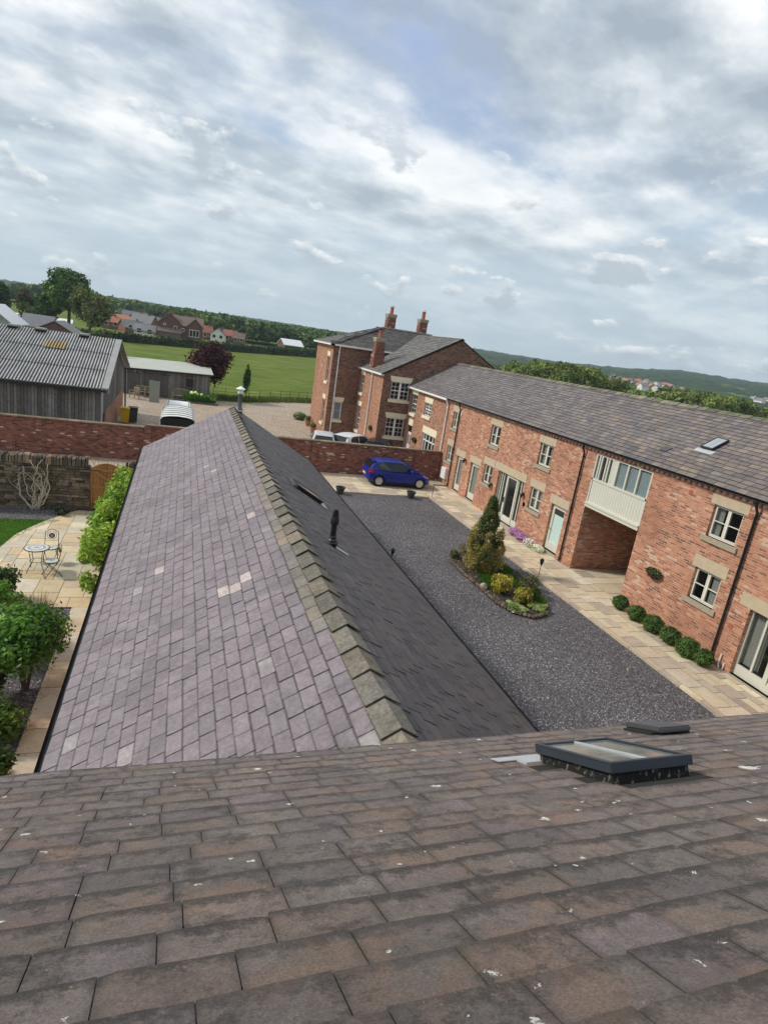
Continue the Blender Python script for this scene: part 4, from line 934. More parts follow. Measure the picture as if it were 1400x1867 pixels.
for f_, q in ((f1, w1), (f1, w2)):
    window(f_, mh, *q, 2, 4, 'white_upvc', .06, .05, sash=2, mull=.14, curtain=None)
    lintel(f_, mh, q[0]-.06, q[1]+.06, q[3], q[3]+.36, 'cream_stone', .1, .02); sill(f_, mh, q[0]-.12, q[1]+.12, q[2]-.2, q[2], 'cream_stone', .09)
for f_, q, s_, c_ in ((fr, w3, 2, 1), (fr, w4, 2, 2), (fl_, w5, 2, 1), (fl_, w6, 2, 1), (f2, w7, 0, 1), (f3, w8, 0, 1), (f3, w9, 0, 1)):
    window(f_, mh, *q, c_, 4 if s_ else 2, 'white_upvc', .07, .05, sash=s_, mull=.08, blind=.93 if q is w7 else None)
    lintel(f_, mh, q[0]-.06, q[1]+.06, q[3], q[3]+.34, 'cream_stone', .07, .02); sill(f_, mh, q[0]-.1, q[1]+.1, q[2]-.2, q[2], 'cream_stone', .09)
lintel(fr, mh, w10[0]-.15, w10[1]+.15, 2.42, 2.85, 'cream_stone', .0, .02); lintel(fr, mh, w11[0]-.08, w11[1]+.08, 2.45, 2.86, 'cream_stone', .0, .02)
# front doors
mb = MB(); a, b, c, d = w10
for u in (a, a+.42, a+.98, a+1.54): fr.box(mb, u, u+.07, c, d, -.14, -.05)
fr.box(mb, b-.07, b, c, d, -.14, -.05); fr.box(mb, a+.07, b-.07, d-.06, d, -.14, -.05); fr.box(mb, a+.07, b-.07, 1.95, 2.02, -.14, -.05); fr.box(mb, a+.07, b-.07, c, c+.2, -.14, -.05)
o = mb.build('french_doors', 'white_upvc', mh); g = MB(); fr.quad(g, a+.05, b-.05, c+.15, d-.03, -.10); g.build('pane', 'window_glass', o)
mb = MB(); a, b, c, d = w11; fr.box(mb, a, b, c, 1.98, -.12, -.06); o = mb.build('front_door', 'white_upvc', mh); g = MB(); fr.box(g, a, b, 1.99, d, -.11, -.08); g.build('fanlight', 'window_glass', o)
g = MB(); fr.box(g, a+.1, a+.28, 1.15, 1.8, -.058, -.05); fr.box(g, a+.42, a+.6, 1.15, 1.8, -.058, -.05); fr.box(g, a+.28, a+.42, 1.02, 1.06, -.058, -.04); g.build('door_furniture', 'black_metal', o)
# roofs
DK = [(.095, .09, .09), (.11, .105, .10), (.08, .075, .078), (.125, .115, .105), (.10, .10, .095)]
tfd = lambda k_: (lambda u, v, r, rg: jt(rg.choice(DK), rg, .8*k_, 1.2*k_))
s5 = (8.52-5.56)/5.35; L5 = math.hypot(5.35, 8.52-5.56)
mb = MB(); slates(mb, (12.65, 47.6, 5.6), (0, -1, 0), (1, 0, s5), 8.5, L5-.03, .4, .25, .012, tfd(1.6), 51)
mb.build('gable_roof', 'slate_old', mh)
mb = MB(); mb.face([(12.65, 39.12, 5.58), (18, 39.12, 8.5), (18, 47.6, 8.5), (12.65, 47.6, 5.58)]); mb.face([(18, 39.12, 8.52), (23.4, 39.12, 5.55), (23.4, 47.6, 5.55), (18, 47.6, 8.52)])
mb.face([(12.65, 39.12, 5.48), (18, 39.12, 8.4), (18, 39.12, 8.5), (12.65, 39.12, 5.58)]); mb.face([(12.65, 39.12, 5.48), (18, 39.12, 8.4), (18, 47.6, 8.4), (12.65, 47.6, 5.48)]); mb.build('roof_deck', 'dark_gap', mh)
mb = MB(); ridge_caps(mb, (18, 39.1, 8.58), (18, 47.6, 8.58), 19, (-.2, 0, -.11), (.2, 0, -.11), 0, .02, lambda i, rg: jt((.2, .185, .15), rg, .8, 1.1), 7, .02); mb.build('ridge_tiles', 'ridge_clay', mh)
# hipped roof
ax, ay, az = 15.0, 48.0, 8.72; ex, ey0, ey1, ez = 10.22, 44.72, 51.2, 6.98
sf = (az-ez)/(ay-ey0); lf = math.hypot(ay-ey0, az-ez); sl = (az-ez)/(ax-ex); ll = math.hypot(ax-ex, az-ez)
mb = MB(); slates(mb, (ex, ey0, ez), (1, 0, 0), (0, 1, sf), 9.0, lf-.02, .4, .25, .012, tfd(1.0), 52, inside=lambda u, v: u > (ax-ex)*v/lf-.05); mb.build('hip_front_slope', 'slate_old', mh)
mb = MB(); slates(mb, (ex, ey1, ez), (0, -1, 0), (1, 0, sl), ey1-ey0, ll-.02, .4, .25, .012, tfd(1.5), 53, inside=lambda u, v: (ey1-ay)*v/ll-.05 < u < (ey1-ey0)-(ay-ey0)*v/ll+.05); mb.build('hip_end_slope', 'slate_old', mh)
mb = MB(); A, B_, C_, D_ = (ex, ey0, ez-.02), (ex, ey1, ez-.02), (ax, ay, az-.02), (19.3, ay, az-.02)
mb.face([A, C_, B_]); mb.face([A, (19.3, ey0, ez-.02), D_, C_]); mb.face([B_, C_, D_, (19.3, ey1, ez-.02)]); mb.face([(ex, ey0, ez-.06), (ex, ey1, ez-.06), (19.3, ey1, ez-.06), (19.3, ey0, ez-.06)]); mb.build('hip_deck', 'dark_gap', mh)
tg = lambda i, rg: jt((.16, .155, .14), rg, .75, 1.15)
mb = MB(); ridge_caps(mb, (ax, ay, az+.05), (19.3, ay, az+.05), 9, (0, -.2, -.1), (0, .2, -.1), 0, .02, tg, 8, .02)
ridge_caps(mb, (ex+.1, ey0+.07, ez+.05), (ax, ay, az+.05), 13, (.14, -.2, -.06), (-.14, .2, -.05), 0, .02, tg, 9, .025); ridge_caps(mb, (ex+.1, ey1-.07, ez+.05), (ax, ay, az+.05), 13, (-.14, -.2, -.05), (.14, .2, -.06), 0, .02, tg, 10, .025)
mb.build('hip_tiles', 'ridge_clay', mh)
# white cornices and pipes
mb = MB(); mb.box(10.2, 19.2, 44.62, 44.99, 6.84, 6.97); mb.box(10.16, 10.49, 44.62, 51.1, 6.84, 6.968); mb.build('hip_cornice', 'white_upvc', mh)
mb = MB(); mb.box(12.56, 12.79, 39.15, 45.0, 5.44, 5.57); mb.build('cornice', 'white_upvc', mh)
mb = MB(); mb.box(14.56, 14.84, 32.46, 39.2, 4.87, 4.98); mb.build('cornice', 'white_upvc', mh)
pipe(mh, [(10.95, 44.75, 6.84), (10.95, 44.9, 6.6), (10.95, 44.93, .2)], .05, 'white_upvc'); pipe(mh, [(12.62, 41.6, 5.44), (12.73, 41.6, 5.3), (12.73, 41.6, .2)], .05, 'white_upvc'); pipe(mh, [(14.62, 32.52, 4.9), (14.78, 32.52, 4.6), (14.78, 32.52, .2)], .05, 'white_upvc')
# the front range has its own stretch of roof
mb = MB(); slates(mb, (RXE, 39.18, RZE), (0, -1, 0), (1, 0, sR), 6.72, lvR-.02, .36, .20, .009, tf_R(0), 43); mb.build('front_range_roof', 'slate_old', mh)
mb = MB(); mb.face([(RXE, 32.45, RZE-.015), (RXR, 32.45, RZR-.015), (RXR, 39.19, RZR-.015), (RXE, 39.19, RZE-.015)]); mb.face([(RXR, 32.45, RZR-.01), (21.45, 32.45, RZE), (21.45, 39.19, RZE), (RXR, 39.19, RZR-.01)]); mb.build('range_roof_deck', 'dark_gap', mh)
mb = MB(); ridge_caps(mb, (RXR, 32.45, RZR+.04), (RXR, 39.15, RZR+.04), 15, (-.19, 0, -.115), (.19, 0, -.115), 0, .02, lambda i, rg: jt(rg.choice(LG), rg, .8, 1.1), 6, .02)
mb.build('range_ridge_tiles', 'ridge_clay', mh)
def chimney(x0, x1, y0, y1, z0, z1, pot, brickm='clay_red', pots=1, cowl=True):
    mb = MB(); mb.box(x0, x1, y0, y1, z0, z1); o = mb.build('chimney', 'brick_red', mh)
    c = MB(); e = .06; c.box(x0-e, x1+e, y0-e, y1+e, z1, z1+.07); c.box(x0-.03, x1+.03, y0-.03, y1+.03, z1-.14, z1-.002); c.box(x0-.02, x1+.02, y0-.02, y1+.02, z1+.07, z1+.13); c.build('chimney_cap', 'sill_stone', o)
    cx, cy = (x0+x1)/2, (y0+y1)/2; q = MB(); q.lathe((cx, cy, z1+.12), [(.17, 0), (.15, .05), (.135, pot-.08), (.16, pot-.06), (.155, pot), (.11, pot), (.11, pot-.1)], 16); p_ = q.build('chimney_pot', 'clay_red', o, smooth=True, auto=40)
    if cowl:
        q = MB(); q.lathe((cx, cy, z1+.12+pot+.08), [(.2, 0), (.19, .025), (.02, .07)], 14); [q.cyl((cx+dx, cy, z1+pot), (cx+dx, cy, z1+.2+pot), .012, None, 5) for dx in (-.1, .1)]; q.build('pot_cowl', 'lead_bright', p_)
    q = MB(); q.box(x0-.04, x1+.04, y0-.04, y1+.04, z0+.02, z0+.1); return o
chimney(15.52, 16.2, 48.55, 49.3, 8.2, 9.75, .55); chimney(18.32, 18.98, 48.55, 49.25, 8.2, 9.75, .6); chimney(12.86, 13.52, 42.15, 42.85, 5.5, 7.72, .52, cowl=False)
mb = MB(); mb.box(12.81, 13.58, 42.08, 42.92, 5.4, 6.72); mb.build('chimney_shoulder', 'brick_red', mh)
mb = MB(); mb.box(10.44, 10.5, 48.2, 48.34, 4.95, 5.25); mb.build('alarm_box', 'white_upvc', mh)
# ================================================================== BOUNDARY WALLS
bw = thing('brick_boundary_wall', 'tall dark red brick wall with stone coping running behind the blue car', 'wall', (3, 32.4, 0))
mb = MB(); mb.box(-1.5, 14.82, 32.3, 32.53, -.05, 1.80); mb.build('wall', 'brick_red', bw)
mb = MB()
for x in (-1.5, 7.15, 10.95, 13.3): mb.box(x-.17, x+.17, 32.22, 32.299, -.05, 1.79)
mb.build('pier', 'brick_red', bw)
mb = MB(); x = -1.6; rg = random.Random(4)
while x < 14.8: e = min(x+rg.uniform(.5, .62), 14.82); k = rg.uniform(.7, 1.1); mb.box(x, e-.008, 32.24, 32.6, 1.802, 1.86, (.30*k, .24*k, .17*k)); x = e
mb.build('coping', 'ridge_clay', bw)
bw2 = thing('brick_garden_wall', 'old red brick wall rising above the rubble stone garden wall, below the grey barn', 'wall', (-9, 32.4, 0))
mb = MB(); mb.box(-20, -1.52, 32.3, 32.53, -.05, 1.68); mb.build('wall', 'brick_red', bw2)
mb = MB(); x = -20
while x < -1.6: e = min(x+rg.uniform(.5, .62), -1.53); k = rg.uniform(.7, 1.1); mb.box(x, e-.008, 32.24, 32.6, 1.682, 1.74, (.30*k, .24*k, .17*k)); x = e
mb.build('coping', 'ridge_clay', bw2)
# lane behind the stone wall
# rubble wall
sw = thing('rubble_garden_wall', 'dark rubble stone wall with upright cock-and-hen coping stones beside the wooden gate', 'wall', (-6, 23.5, 0))
ST = [(.20, .155, .11), (.16, .125, .095), (.24, .185, .13), (.13, .105, .085), (.22, .16, .115), (.18, .15, .12), (.11, .09, .075), (.25, .17, .12)]
def rubble(mb, x0, x1, z0, z1, y, seed):
    rg = random.Random(seed); z = z0
    while z < z1-.03:
        h = min(rg.choice((.07, .09, .11, .13, .16)), z1-z); x = x0-rg.random()*.1
        while x < x1:
            w_ = rg.uniform(.12, .42); a, b = max(x, x0), min(x+w_-.012, x1); x += w_
            if b-a < .03: continue
            k = rg.uniform(.6, 1.35); t = tuple(v*k for v in rg.choice(ST)); d = rg.uniform(0, .035); j = lambda s=.012: rg.uniform(-s, s)
            mb.hexa([(a+j(), y-d, z+.006+j()), (b+j(), y-d, z+.006+j()), (b, y+.1, z+.006), (a, y+.1, z+.006), (a+j(.02), y-d+j(), z+h-.008+j()), (b+j(.02), y-d+j(), z+h-.008+j()), (b, y+.1, z+h-.008), (a, y+.1, z+h-.008)], t)
        z += h
mb = MB(); rubble(mb, -9.5, -2.98, -.03, 1.66, 23.42, 1); rubble(mb, -1.88, -1.0, -.03, 1.66, 23.42, 2); mb.build('stones', 'rubble', sw)
mb = MB(); mb.box(-9.5, -3.0, 23.45, 23.8, -.05, 1.655); mb.box(-1.86, -.9, 23.45, 23.8, -.05, 1.655); mb.build('mortar_core', 'soil', sw)
mb = MB(); x = -9.5; rg = random.Random(9)
while x < -1.0:
    w_ = rg.uniform(.07, .15)
    if not (-3.0 < x+w_ and x < -1.87):
        k = rg.uniform(.7, 1.5); t = tuple(v*k for v in rg.choice(ST)); h = rg.uniform(.22, .32); l_ = rg.uniform(-.02, .02)
        mb.hexa([(x, 23.38, 1.665), (x+w_-.015, 23.38, 1.665), (x+w_-.015, 23.8, 1.665), (x, 23.8, 1.665), (x+l_+.01, 23.42, 1.665+h), (x+w_-.03+l_, 23.42, 1.665+h*rg.uniform(.85, 1)), (x+w_-.03+l_, 23.76, 1.665+h), (x+l_+.01, 23.76, 1.665+h)], t)
    x += w_
mb.build('coping', 'rubble', sw)
# gate
gt = thing('wooden_gate', 'orange-brown wooden garden gate with an arched top in the stone wall', 'gate', (-2.43, 23.45, 0))
mb = MB(); x = -2.92; rg = random.Random(6); n = 9; ww = (1.98-.02)/2/n; x0, x1 = -2.93, -1.93
for i in range(n):
    a, b = x0+(x1-x0)*i/n, x0+(x1-x0)*(i+1)/n; zt = lambda x: 1.62+.20*(1-((x-(x0+x1)/2)/((x1-x0)/2))**2)
    k = rg.uniform(.8, 1.15); t = (.36*k, .155*k, .042*k)
    mb.hexa([(a+.003, 23.5, .06), (b-.003, 23.5, .06), (b-.003, 23.53, .06), (a+.003, 23.53, .06), (a+.003, 23.5, zt(a)), (b-.003, 23.5, zt(b)), (b-.003, 23.53, zt(b)), (a+.003, 23.53, zt(a))], t)
mb.build('boards', 'wood_oiled', gt)
mb = MB(); t = (.42, .20, .065)
for z in (.25, .92, 1.55): mb.box(x0+.01, x1-.01, 23.465, 23.499, z-.05, z+.05, t)
def brace(p, q, w_=.045):
    d = Vector((q[0]-p[0], 0, q[1]-p[1])).normalized(); s_ = Vector((-d.z, 0, d.x))*w_; P_, Q_ = Vector((p[0], 23.468, p[1])), Vector((q[0], 23.468, q[1])); e = Vector((0, .03, 0))
    mb.hexa([P_-s_, Q_-s_, Q_-s_+e, P_-s_+e, P_+s_, Q_+s_, Q_+s_+e, P_+s_+e], t)
brace((x0+.08, .3), (x1-.08, .87)); brace((x1-.08, .97), (x0+.1, 1.5)); mb.build('brace', 'wood_oiled', gt)
for a, b in ((x0-.07, x0-.008), (x1+.008, x1+.06)): mb = MB(); mb.box(a, b, 23.44, 23.56, 0, 1.66, (.28, .13, .04)); mb.build('gate_post', 'wood_oiled', gt)
mb = MB(); mb.box(x0, x0+.3, 23.458, 23.464, .24, .27); mb.box(x0, x0+.3, 23.458, 23.464, 1.52, 1.55); mb.box(x1-.12, x1-.06, 23.45, 23.464, .98, 1.1); mb.build('hinge', 'black_metal', gt)
mb = MB(); mb.box(-3.0, -1.85, 23.75, 25.5, 0, .02); structure(mb, 'lane', 'pale_gravel')
# ================================================================== VEHICLES
def interp(tab, x):
    for (a, p), (b, q) in zip(tab, tab[1:]):
        if x <= b: t = (x-a)/(b-a); return p+(q-p)*max(0, t)
    return tab[-1][1]
def hatchback(name, label, paint, loc, rz, plate=True, L=3.9, Wd=1.69, Ht=1.48, glass='car_glass'):
    T = thing(name, label, 'car', (0, 0, 0)); k = L/3.9; kw = Wd/1.69; kh = Ht/1.48
    top = [(-1.95, .60), (-1.92, .78), (-1.88, .96), (-1.55, .99), (-.6, .955), (.4, .93), (.95, .95), (1.3, .885), (1.62, .80), (1.82, .70), (1.93, .55), (1.95, .42)]
    hw = [(-1.95, .60), (-1.86, .76), (-1.6, .825), (-1.0, .845), (.9, .845), (1.5, .815), (1.75, .73), (1.9, .56), (1.95, .42)]
    bot = [(-1.95, .36), (-1.8, .24), (-1.4, .19), (1.4, .19), (1.8, .22), (1.95, .3)]
    st = [-1.95, -1.92, -1.84, -1.7, -1.5, -1.2, -.9, -.5, 0, .5, .9, 1.1, 1.35, 1.55, 1.7, 1.82, 1.9, 1.95]
    bm = bmesh.new(); rings = []
    for x in st:
        z1, z0, w_ = interp(top, x), interp(bot, x), interp(hw, x); h = z1-z0
        half = [(0, z0), (w_*.86, z0), (w_*.965, z0+h*.12), (w_, z0+h*.40), (w_*.99, z0+h*.66), (w_*.95, z0+h*.88), (w_*.86, z1-.005), (w_*.45, z1+.012), (0, z1+.016)]
        pts = [(y, z) for y, z in half]+[(-y, z) for y, z in half[-2:0:-1]]
        rings.append([bm.verts.new((x*k, y*kw, z*kh)) for y, z in pts])
    n = len(rings[0])
    for a, b in zip(rings, rings[1:]):
        for i in range(n): bm.faces.new((a[i], b[i], b[(i+1) % n], a[(i+1) % n]))
    bm.faces.new(rings[0]); bm.faces.new(rings[-1][::-1])
    # cabin
    cab = []
    for (x, z, w_) in ((-1.86, .95, .76), (-1.79, 1.10, .73), (-1.62, 1.31, .63), (-1.45, 1.40, .585), (-1.0, 1.462, .60), (-.35, 1.48, .605), (.15, 1.44, .59), (.42, 1.34, .62), (.82, 1.13, .70), (1.22, .90, .755)):
        wb = interp([(-1.9, .76), (-1.4, .80), (.6, .80), (1.2, .75)], x)
        zz_ = .93
        cab.append([bm.verts.new((x*k, y*kw, q*kh)) for y, q in ((wb, zz_), (wb-(wb-w_)*.55, zz_+(z-zz_)*.6), (w_, z-.012), (w_*.8, z+.004), (0, z+.022), (-w_*.8, z+.004), (-w_, z-.012), (-wb+(wb-w_)*.55, zz_+(z-zz_)*.6), (-wb, zz_))])
    for a, b in zip(cab, cab[1:]):
        for i in range(8): bm.faces.new((a[i], b[i], b[i+1], a[i+1]))
    bmesh.ops.recalc_face_normals(bm, faces=bm.faces)
    me = bpy.data.meshes.new('body'); bm.to_mesh(me); bm.free(); me.materials.append(MT[paint]); me.polygons.foreach_set('use_smooth', [True]*len(me.polygons))
    ob = bpy.data.objects.new('body', me); C.objects.link(ob)
    sub = ob.modifiers.new('s', 'SUBSURF'); sub.levels = sub.render_levels = 2
    wx = (-1.24*k, 1.25*k); cut = MB()
    for x in wx:
        for sgn in (-1, 1): cut.cyl((x, sgn*.60*kw, .30), (x, sgn*.95*kw, .30), .335, None, 28)
    co = cut.build('cutter', 'dark_gap'); bo = ob.modifiers.new('b', 'BOOLEAN'); bo.object = co; bo.operation = 'DIFFERENCE'; bo.solver = 'EXACT'
    dg = bpy.context.evaluated_depsgraph_get(); me2 = bpy.data.meshes.new_from_object(ob.evaluated_get(dg)); ob.modifiers.clear(); ob.data = me2; me2.name = 'body'; me2.set_sharp_from_angle(angle=R(40))
    me2.materials.clear(); me2.materials.append(MT[paint]); me2.polygons.foreach_set('material_index', [0]*len(me2.polygons))
    bpy.data.objects.remove(co); ob.parent = T; ORG[ob.name] = (0, 0, 0)
    K = lambda p: (p[0]*k, p[1]*kw, p[2]*kh)
    def pane(nm, pts, mat=glass, parent=T, th=.012):
        mb = MB(); pts = [Vector(K(p)) for p in pts]; nn = (pts[1]-pts[0]).cross(pts[-1]-pts[0]).normalized(); m_ = len(pts)
        cc = sum(pts, Vector())/m_
        if nn.dot(cc-Vector((0, 0, .7))) < 0: nn = -nn; pts = pts[::-1]
        o_ = [p+nn*th for p in pts]; i_ = [p-nn*.03 for p in pts]; mb.face(o_)
        for j in range(m_): mb.face([o_[j], i_[j], i_[(j+1) % m_], o_[(j+1) % m_]])
        return mb.build(nm, mat, parent)
    for s_ in (-1, 1):
        yb, yt = .795*s_, .617*s_
        pane('side_window', [(-.52, yb, .965), (.05, yb, .965), (.72, yb-.015*s_, .965), (.30, yt+.03*s_, 1.31), (.05, yt+.007*s_, 1.395), (-.50, yt, 1.415)])
        pane('side_window', [(-1.30, yb, 1.0), (-.58, yb, .965), (-.56, yt, 1.415), (-1.12, yt+.01*s_, 1.39), (-1.36, yt+.06*s_, 1.22)])
        mb = MB(); c = Vector(K((.62, .90*s_, 1.0))); mb.lathe(c, [(.02, -.05), (.075, -.04), (.085, .02), (.05, .06)], 12, 'x'); mb.build('wing_mirror', paint, T, smooth=True)
        pane('tail_light', [(-1.90, .66*s_, .80), (-1.73, .785*s_, .78), (-1.62, .805*s_, .90), (-1.72, .765*s_, 1.03), (-1.87, .66*s_, .98)], 'red_lens')
        pane('headlight', [(1.60, .75*s_, .70), (1.78, .66*s_, .64), (1.86, .50*s_, .62), (1.74, .56*s_, .73), (1.42, .76*s_, .80)], 'clear_lens')
        for x in (-.45, .52):
            mb = MB(); mb.box((x-.08)*k, (x+.08)*k, *sorted((.83*s_*kw, .853*s_*kw)), .84*kh, .868*kh); mb.build('door_handle', paint, T, bevel=.006)
        mb = MB()
        for x in (-.54, .78): mb.tube([K((x-.02, .842*s_, .30)), K((x, .851*s_, .55)), K((x+.01, .84*s_, .88))], .004, 4)
        mb.build('door_seam', 'dark_gap', T)
        mb = MB(); mb.box(-.95*k, .95*k, *sorted((.80*s_*kw, .835*s_*kw)), .19*kh, .26*kh); mb.build('sill_trim', 'dark_rubber', T, bevel=.008)
        for x in (-1.24, 1.25):
            c = (x*k, .70*s_*kw, .30); mb = MB(); mb.lathe(c, [(.20, -.04), (.205, -.09), (.285, -.10), (.302, -.07), (.305, 0), (.302, .07), (.285, .10), (.205, .09), (.20, .04)], 28, 'y'); t_ = mb.build('wheel', 'dark_rubber', T, smooth=True, auto=50)
            mb = MB(); q = lambda d: c[1]+d*s_; mb.lathe((c[0], c[1], c[2]), [(.19, .045*s_), (.21, .085*s_), (.205, .095*s_), (.185, .06*s_)], 28, 'y')
            for a in range(5):
                an = R(72*a+90); d = Vector((math.cos(an), 0, math.sin(an))); e = Vector((-d.z, 0, d.x))
                A, B_ = Vector((c[0], q(.075), c[2])), Vector((c[0], q(.07), c[2]))+d*.195; y_ = Vector((0, .02*s_, 0))
                mb.hexa([A-e*.035-y_, B_-e*.028-y_, B_+e*.028-y_, A+e*.035-y_, A-e*.035+y_, B_-e*.028+y_, B_+e*.028+y_, A+e*.035+y_])
            mb.lathe((c[0], c[1], c[2]), [(.05, .05*s_), (.05, .10*s_), (.02, .105*s_)], 14, 'y'); mb.build('rim', 'alloy', t_)
            mb = MB(); mb.lathe((c[0], c[1], c[2]), [(.19, .0), (.19, .02*s_)], 20, 'y'); mb.build('brake_disc', 'dark_gap', t_)
    pane('windscreen', [(1.12, .62, .955), (1.12, -.62, .955), (.40, -.53, 1.35), (.40, .53, 1.35)], th=.035)
    pane('rear_window', [(-1.845, .62, 1.02), (-1.845, -.62, 1.02), (-1.60, -.50, 1.335), (-1.60, .50, 1.335)], th=.035)
    mb = MB(); mb.box(-1.66*k, -1.42*k, -.55*kw, .55*kw, 1.385*kh, 1.41*kh); mb.build('spoiler', paint, T, bevel=.01)
    mb = MB(); mb.box(-1.965*k, -1.945*k, -.26, .26, .52, .63); mb.build('number_plate', 'plate_yellow', T); mb = MB(); mb.box(1.955*k, 1.972*k, -.26, .26, .33, .44); mb.build('number_plate', 'plate_white', T)
    mb = MB(); mb.box(1.90*k, 1.955*k, -.42, .42, .46, .56); mb.box(1.9*k, 1.957*k, -.5, .5, .24, .32); mb.build('grille', 'dark_gap', T, bevel=.01)
    mb = MB(); mb.tube([K((-1.5, .3, 1.47)), K((-1.62, .3, 1.58))], .006, 5); mb.build('aerial', 'black_metal', T)
    T.location = loc; T.rotation_euler = (0, 0, rz); return T
hatchback('parked_car', 'blue five-door hatchback parked against the brick wall', 'blue_paint', (11.5, 30.6, .08), R(-1.2), L=3.68, Wd=1.64, Ht=1.39)
hatchback('parked_car', 'silver small car behind the brick wall, leftmost of the three cars there', 'silver_paint', (8.75, 37.4, .12), R(78), L=3.95, Ht=1.52)
hatchback('parked_car', 'silver-white car with long side windows, middle one behind the brick wall', 'white_paint_car', (10.9, 37.6, .14), R(40), L=4.1, Ht=1.50)
hatchback('parked_car', 'black car with dark glass beside the white car behind the brick wall', 'dark_paint', (12.6, 37.3, .06), R(60), L=4.1, Ht=1.48)
# livestock trailer
T = thing('livestock_trailer', 'pale metal livestock trailer with a ribbed curved roof and open dark rear vent', 'trailer', (-.15, 36.4, 0))
x0, x1, y0, y1 = -1.0, .80, 34.1, 38.5
mb = MB(); mb.box(x0, x0+.04, y0, y1, .55, 1.80); mb.box(x1-.04, x1, y0, y1, .55, 1.80); mb.box(x0+.04, x1-.04, y1-.04, y1, .55, 1.95); mb.box(x0+.04, x1-.04, y0, y0+.04, .55, 1.52)
mb.box(x0, x1, y0, y1, .45, .55)
for z in (.9, 1.25, 1.6): mb.box(x0-.02, x0-.001, y0, y1, z-.02, z+.02); mb.box(x1+.001, x1+.02, y0, y1, z-.02, z+.02); mb.box(x0, x1, y0-.03, y0-.001, z-.06, z-.02)
for x in (-.7, -.1, .5): mb.box(x-.02, x+.02, y0-.05, y0-.031, .6, 1.5)
mb.build('body', 'galvanised', T)
mb = MB(); n = 40; rib = 6
sec = [(x0-.02, 1.72), (x0+.02, 1.92), (x0+.16, 2.06), (x0+.45, 2.12), (-.1, 2.15), (x1-.45, 2.12), (x1-.16, 2.06), (x1-.02, 1.92), (x1+.02, 1.72)]
prev = None
for i in range(rib*4+1):
    y = y0+(y1-y0)*i/(rib*4); o_ = .010 if (i % 4) in (1, 2) else 0; cur = [(x+(x+.1)*o_*.8, y, z+o_) for x, z in sec]
    if prev: [mb.face([prev[j], prev[j+1], cur[j+1], cur[j]][::-1], (.07, .075, .07) if (i % 4) in (0, 3) else (.72, .73, .70)) for j in range(len(sec)-1)]
    prev = cur
mb.build('roof', 'tinted_paint', T)
mb = MB(); mb.box(x0+.04, x1-.04, y0+.04, y0+.06, 1.53, 2.0); mb.build('vent_opening', 'dark_gap', T)
for s_ in (x0-.12, x1-.06):
    for y in (35.9, 36.7): mb = MB(); mb.lathe((s_+.09, y, .32), [(.15, -.09), (.31, -.09), (.32, 0), (.31, .09), (.15, .09)], 20, 'x'); mb.build('wheel', 'dark_rubber', T)
# pickup ahead of it
T = thing('off_road_car', 'white-roofed boxy off-road car standing in front of the livestock trailer', 'car', (-.1, 41.6, 0))
x0, x1 = -.85, .62
mb = MB(); mb.box(x0-.06, x1+.06, 39.6, 43.8, .45, 1.18); mb.box(x0, x1, 39.65, 42.4, 1.18, 1.80); mb.build('body', 'dark_paint', T, bevel=.06)
mb = MB(); mb.box(x0+.02, x1-.02, 39.62, 42.3, 1.805, 1.90); mb.build('roof', 'white_metal', T, bevel=.04)
mb = MB(); mb.box(x0-.004, x0+.02, 39.9, 42.1, 1.25, 1.68); mb.build('side_window', 'car_glass', T); mb = MB(); mb.box(x0+.15, x1-.15, 39.63, 39.66, 1.25, 1.68); mb.build('rear_window', 'car_glass', T)
for x in (x0+.12, x1-.12): mb = MB(); mb.tube([(x, 39.8, 1.9), (x, 39.8, 2.02), (x, 42.0, 2.02), (x, 42.0, 1.9)], .02, 6); mb.build('roof_rail', 'black_metal', T)
for x in (x0+.02, x1-.02):
    for y in (40.3, 43.0): mb = MB(); mb.lathe((x, y, .38), [(.18, -.11), (.37, -.11), (.38, 0), (.37, .11), (.18, .11)], 20, 'x'); mb.build('wheel', 'dark_rubber', T)
# ================================================================== GREY BARN, SHED
gb = thing('corrugated_barn', 'grey boarded barn with a corrugated cement roof and one yellow roof panel', 'barn', (-9, 41, 0))
bx = -4.0; by0, by1, byr = 34.9, 47.9, 41.2; ze, zr = 3.22, 5.32; WB = [(.20, .19, .175), (.165, .155, .145), (.235, .225, .21), (.14, .13, .125), (.19, .175, .155), (.26, .25, .235)]
mb = MB(); x = -17.9; rg = random.Random(12)
mb.box(-17.9, bx-.05, by0+.06, by0+.1, 0, 3.14, (.035, .033, .03)); mb.box(bx-.2, bx-.06, by0+.1, by1, 0, 1.4, (.035, .033, .03))
while x < bx-.05:
    w_ = rg.uniform(.13, .18); k = rg.uniform(.75, 1.2); c = rg.choice(WB); mb.box(x, min(x+w_-.018, bx), by0+rg.uniform(0, .02), by0+.059, .1, 3.15, tuple(v*k for v in c)); x += w_
mb.build('board_wall', 'weathered_board', gb)
mb = MB(); y = by0+1.1
while y < by1:
    w_ = rg.uniform(.2, .3); e = min(y+w_-.02, by1); ym = (y+e)/2; zt = (ze+(zr-ze)*(ym-by0)/(byr-by0) if ym < byr else zr-(zr-ze)*(ym-byr)/(by1-byr))-.12; k = rg.uniform(.75, 1.2)
    mb.box(bx-.05, bx+rg.uniform(0, .02), y, e, 1.62, zt, tuple(v*k for v in rg.choice(WB))); y += w_
mb.build('gable_boards', 'weathered_board', gb)
mb = MB(); mb.box(bx-.25, bx+.01, by0+2.2, by1, -.05, 1.6); mb.build('brick_base', 'brick_sunny', gb)
mb = MB(); mb.box(bx-.05, bx+.005, by0+.35, by0+1.05, 0, 3.1, (.42, .45, .48)); mb.build('sliding_door', 'tinted_paint', gb)
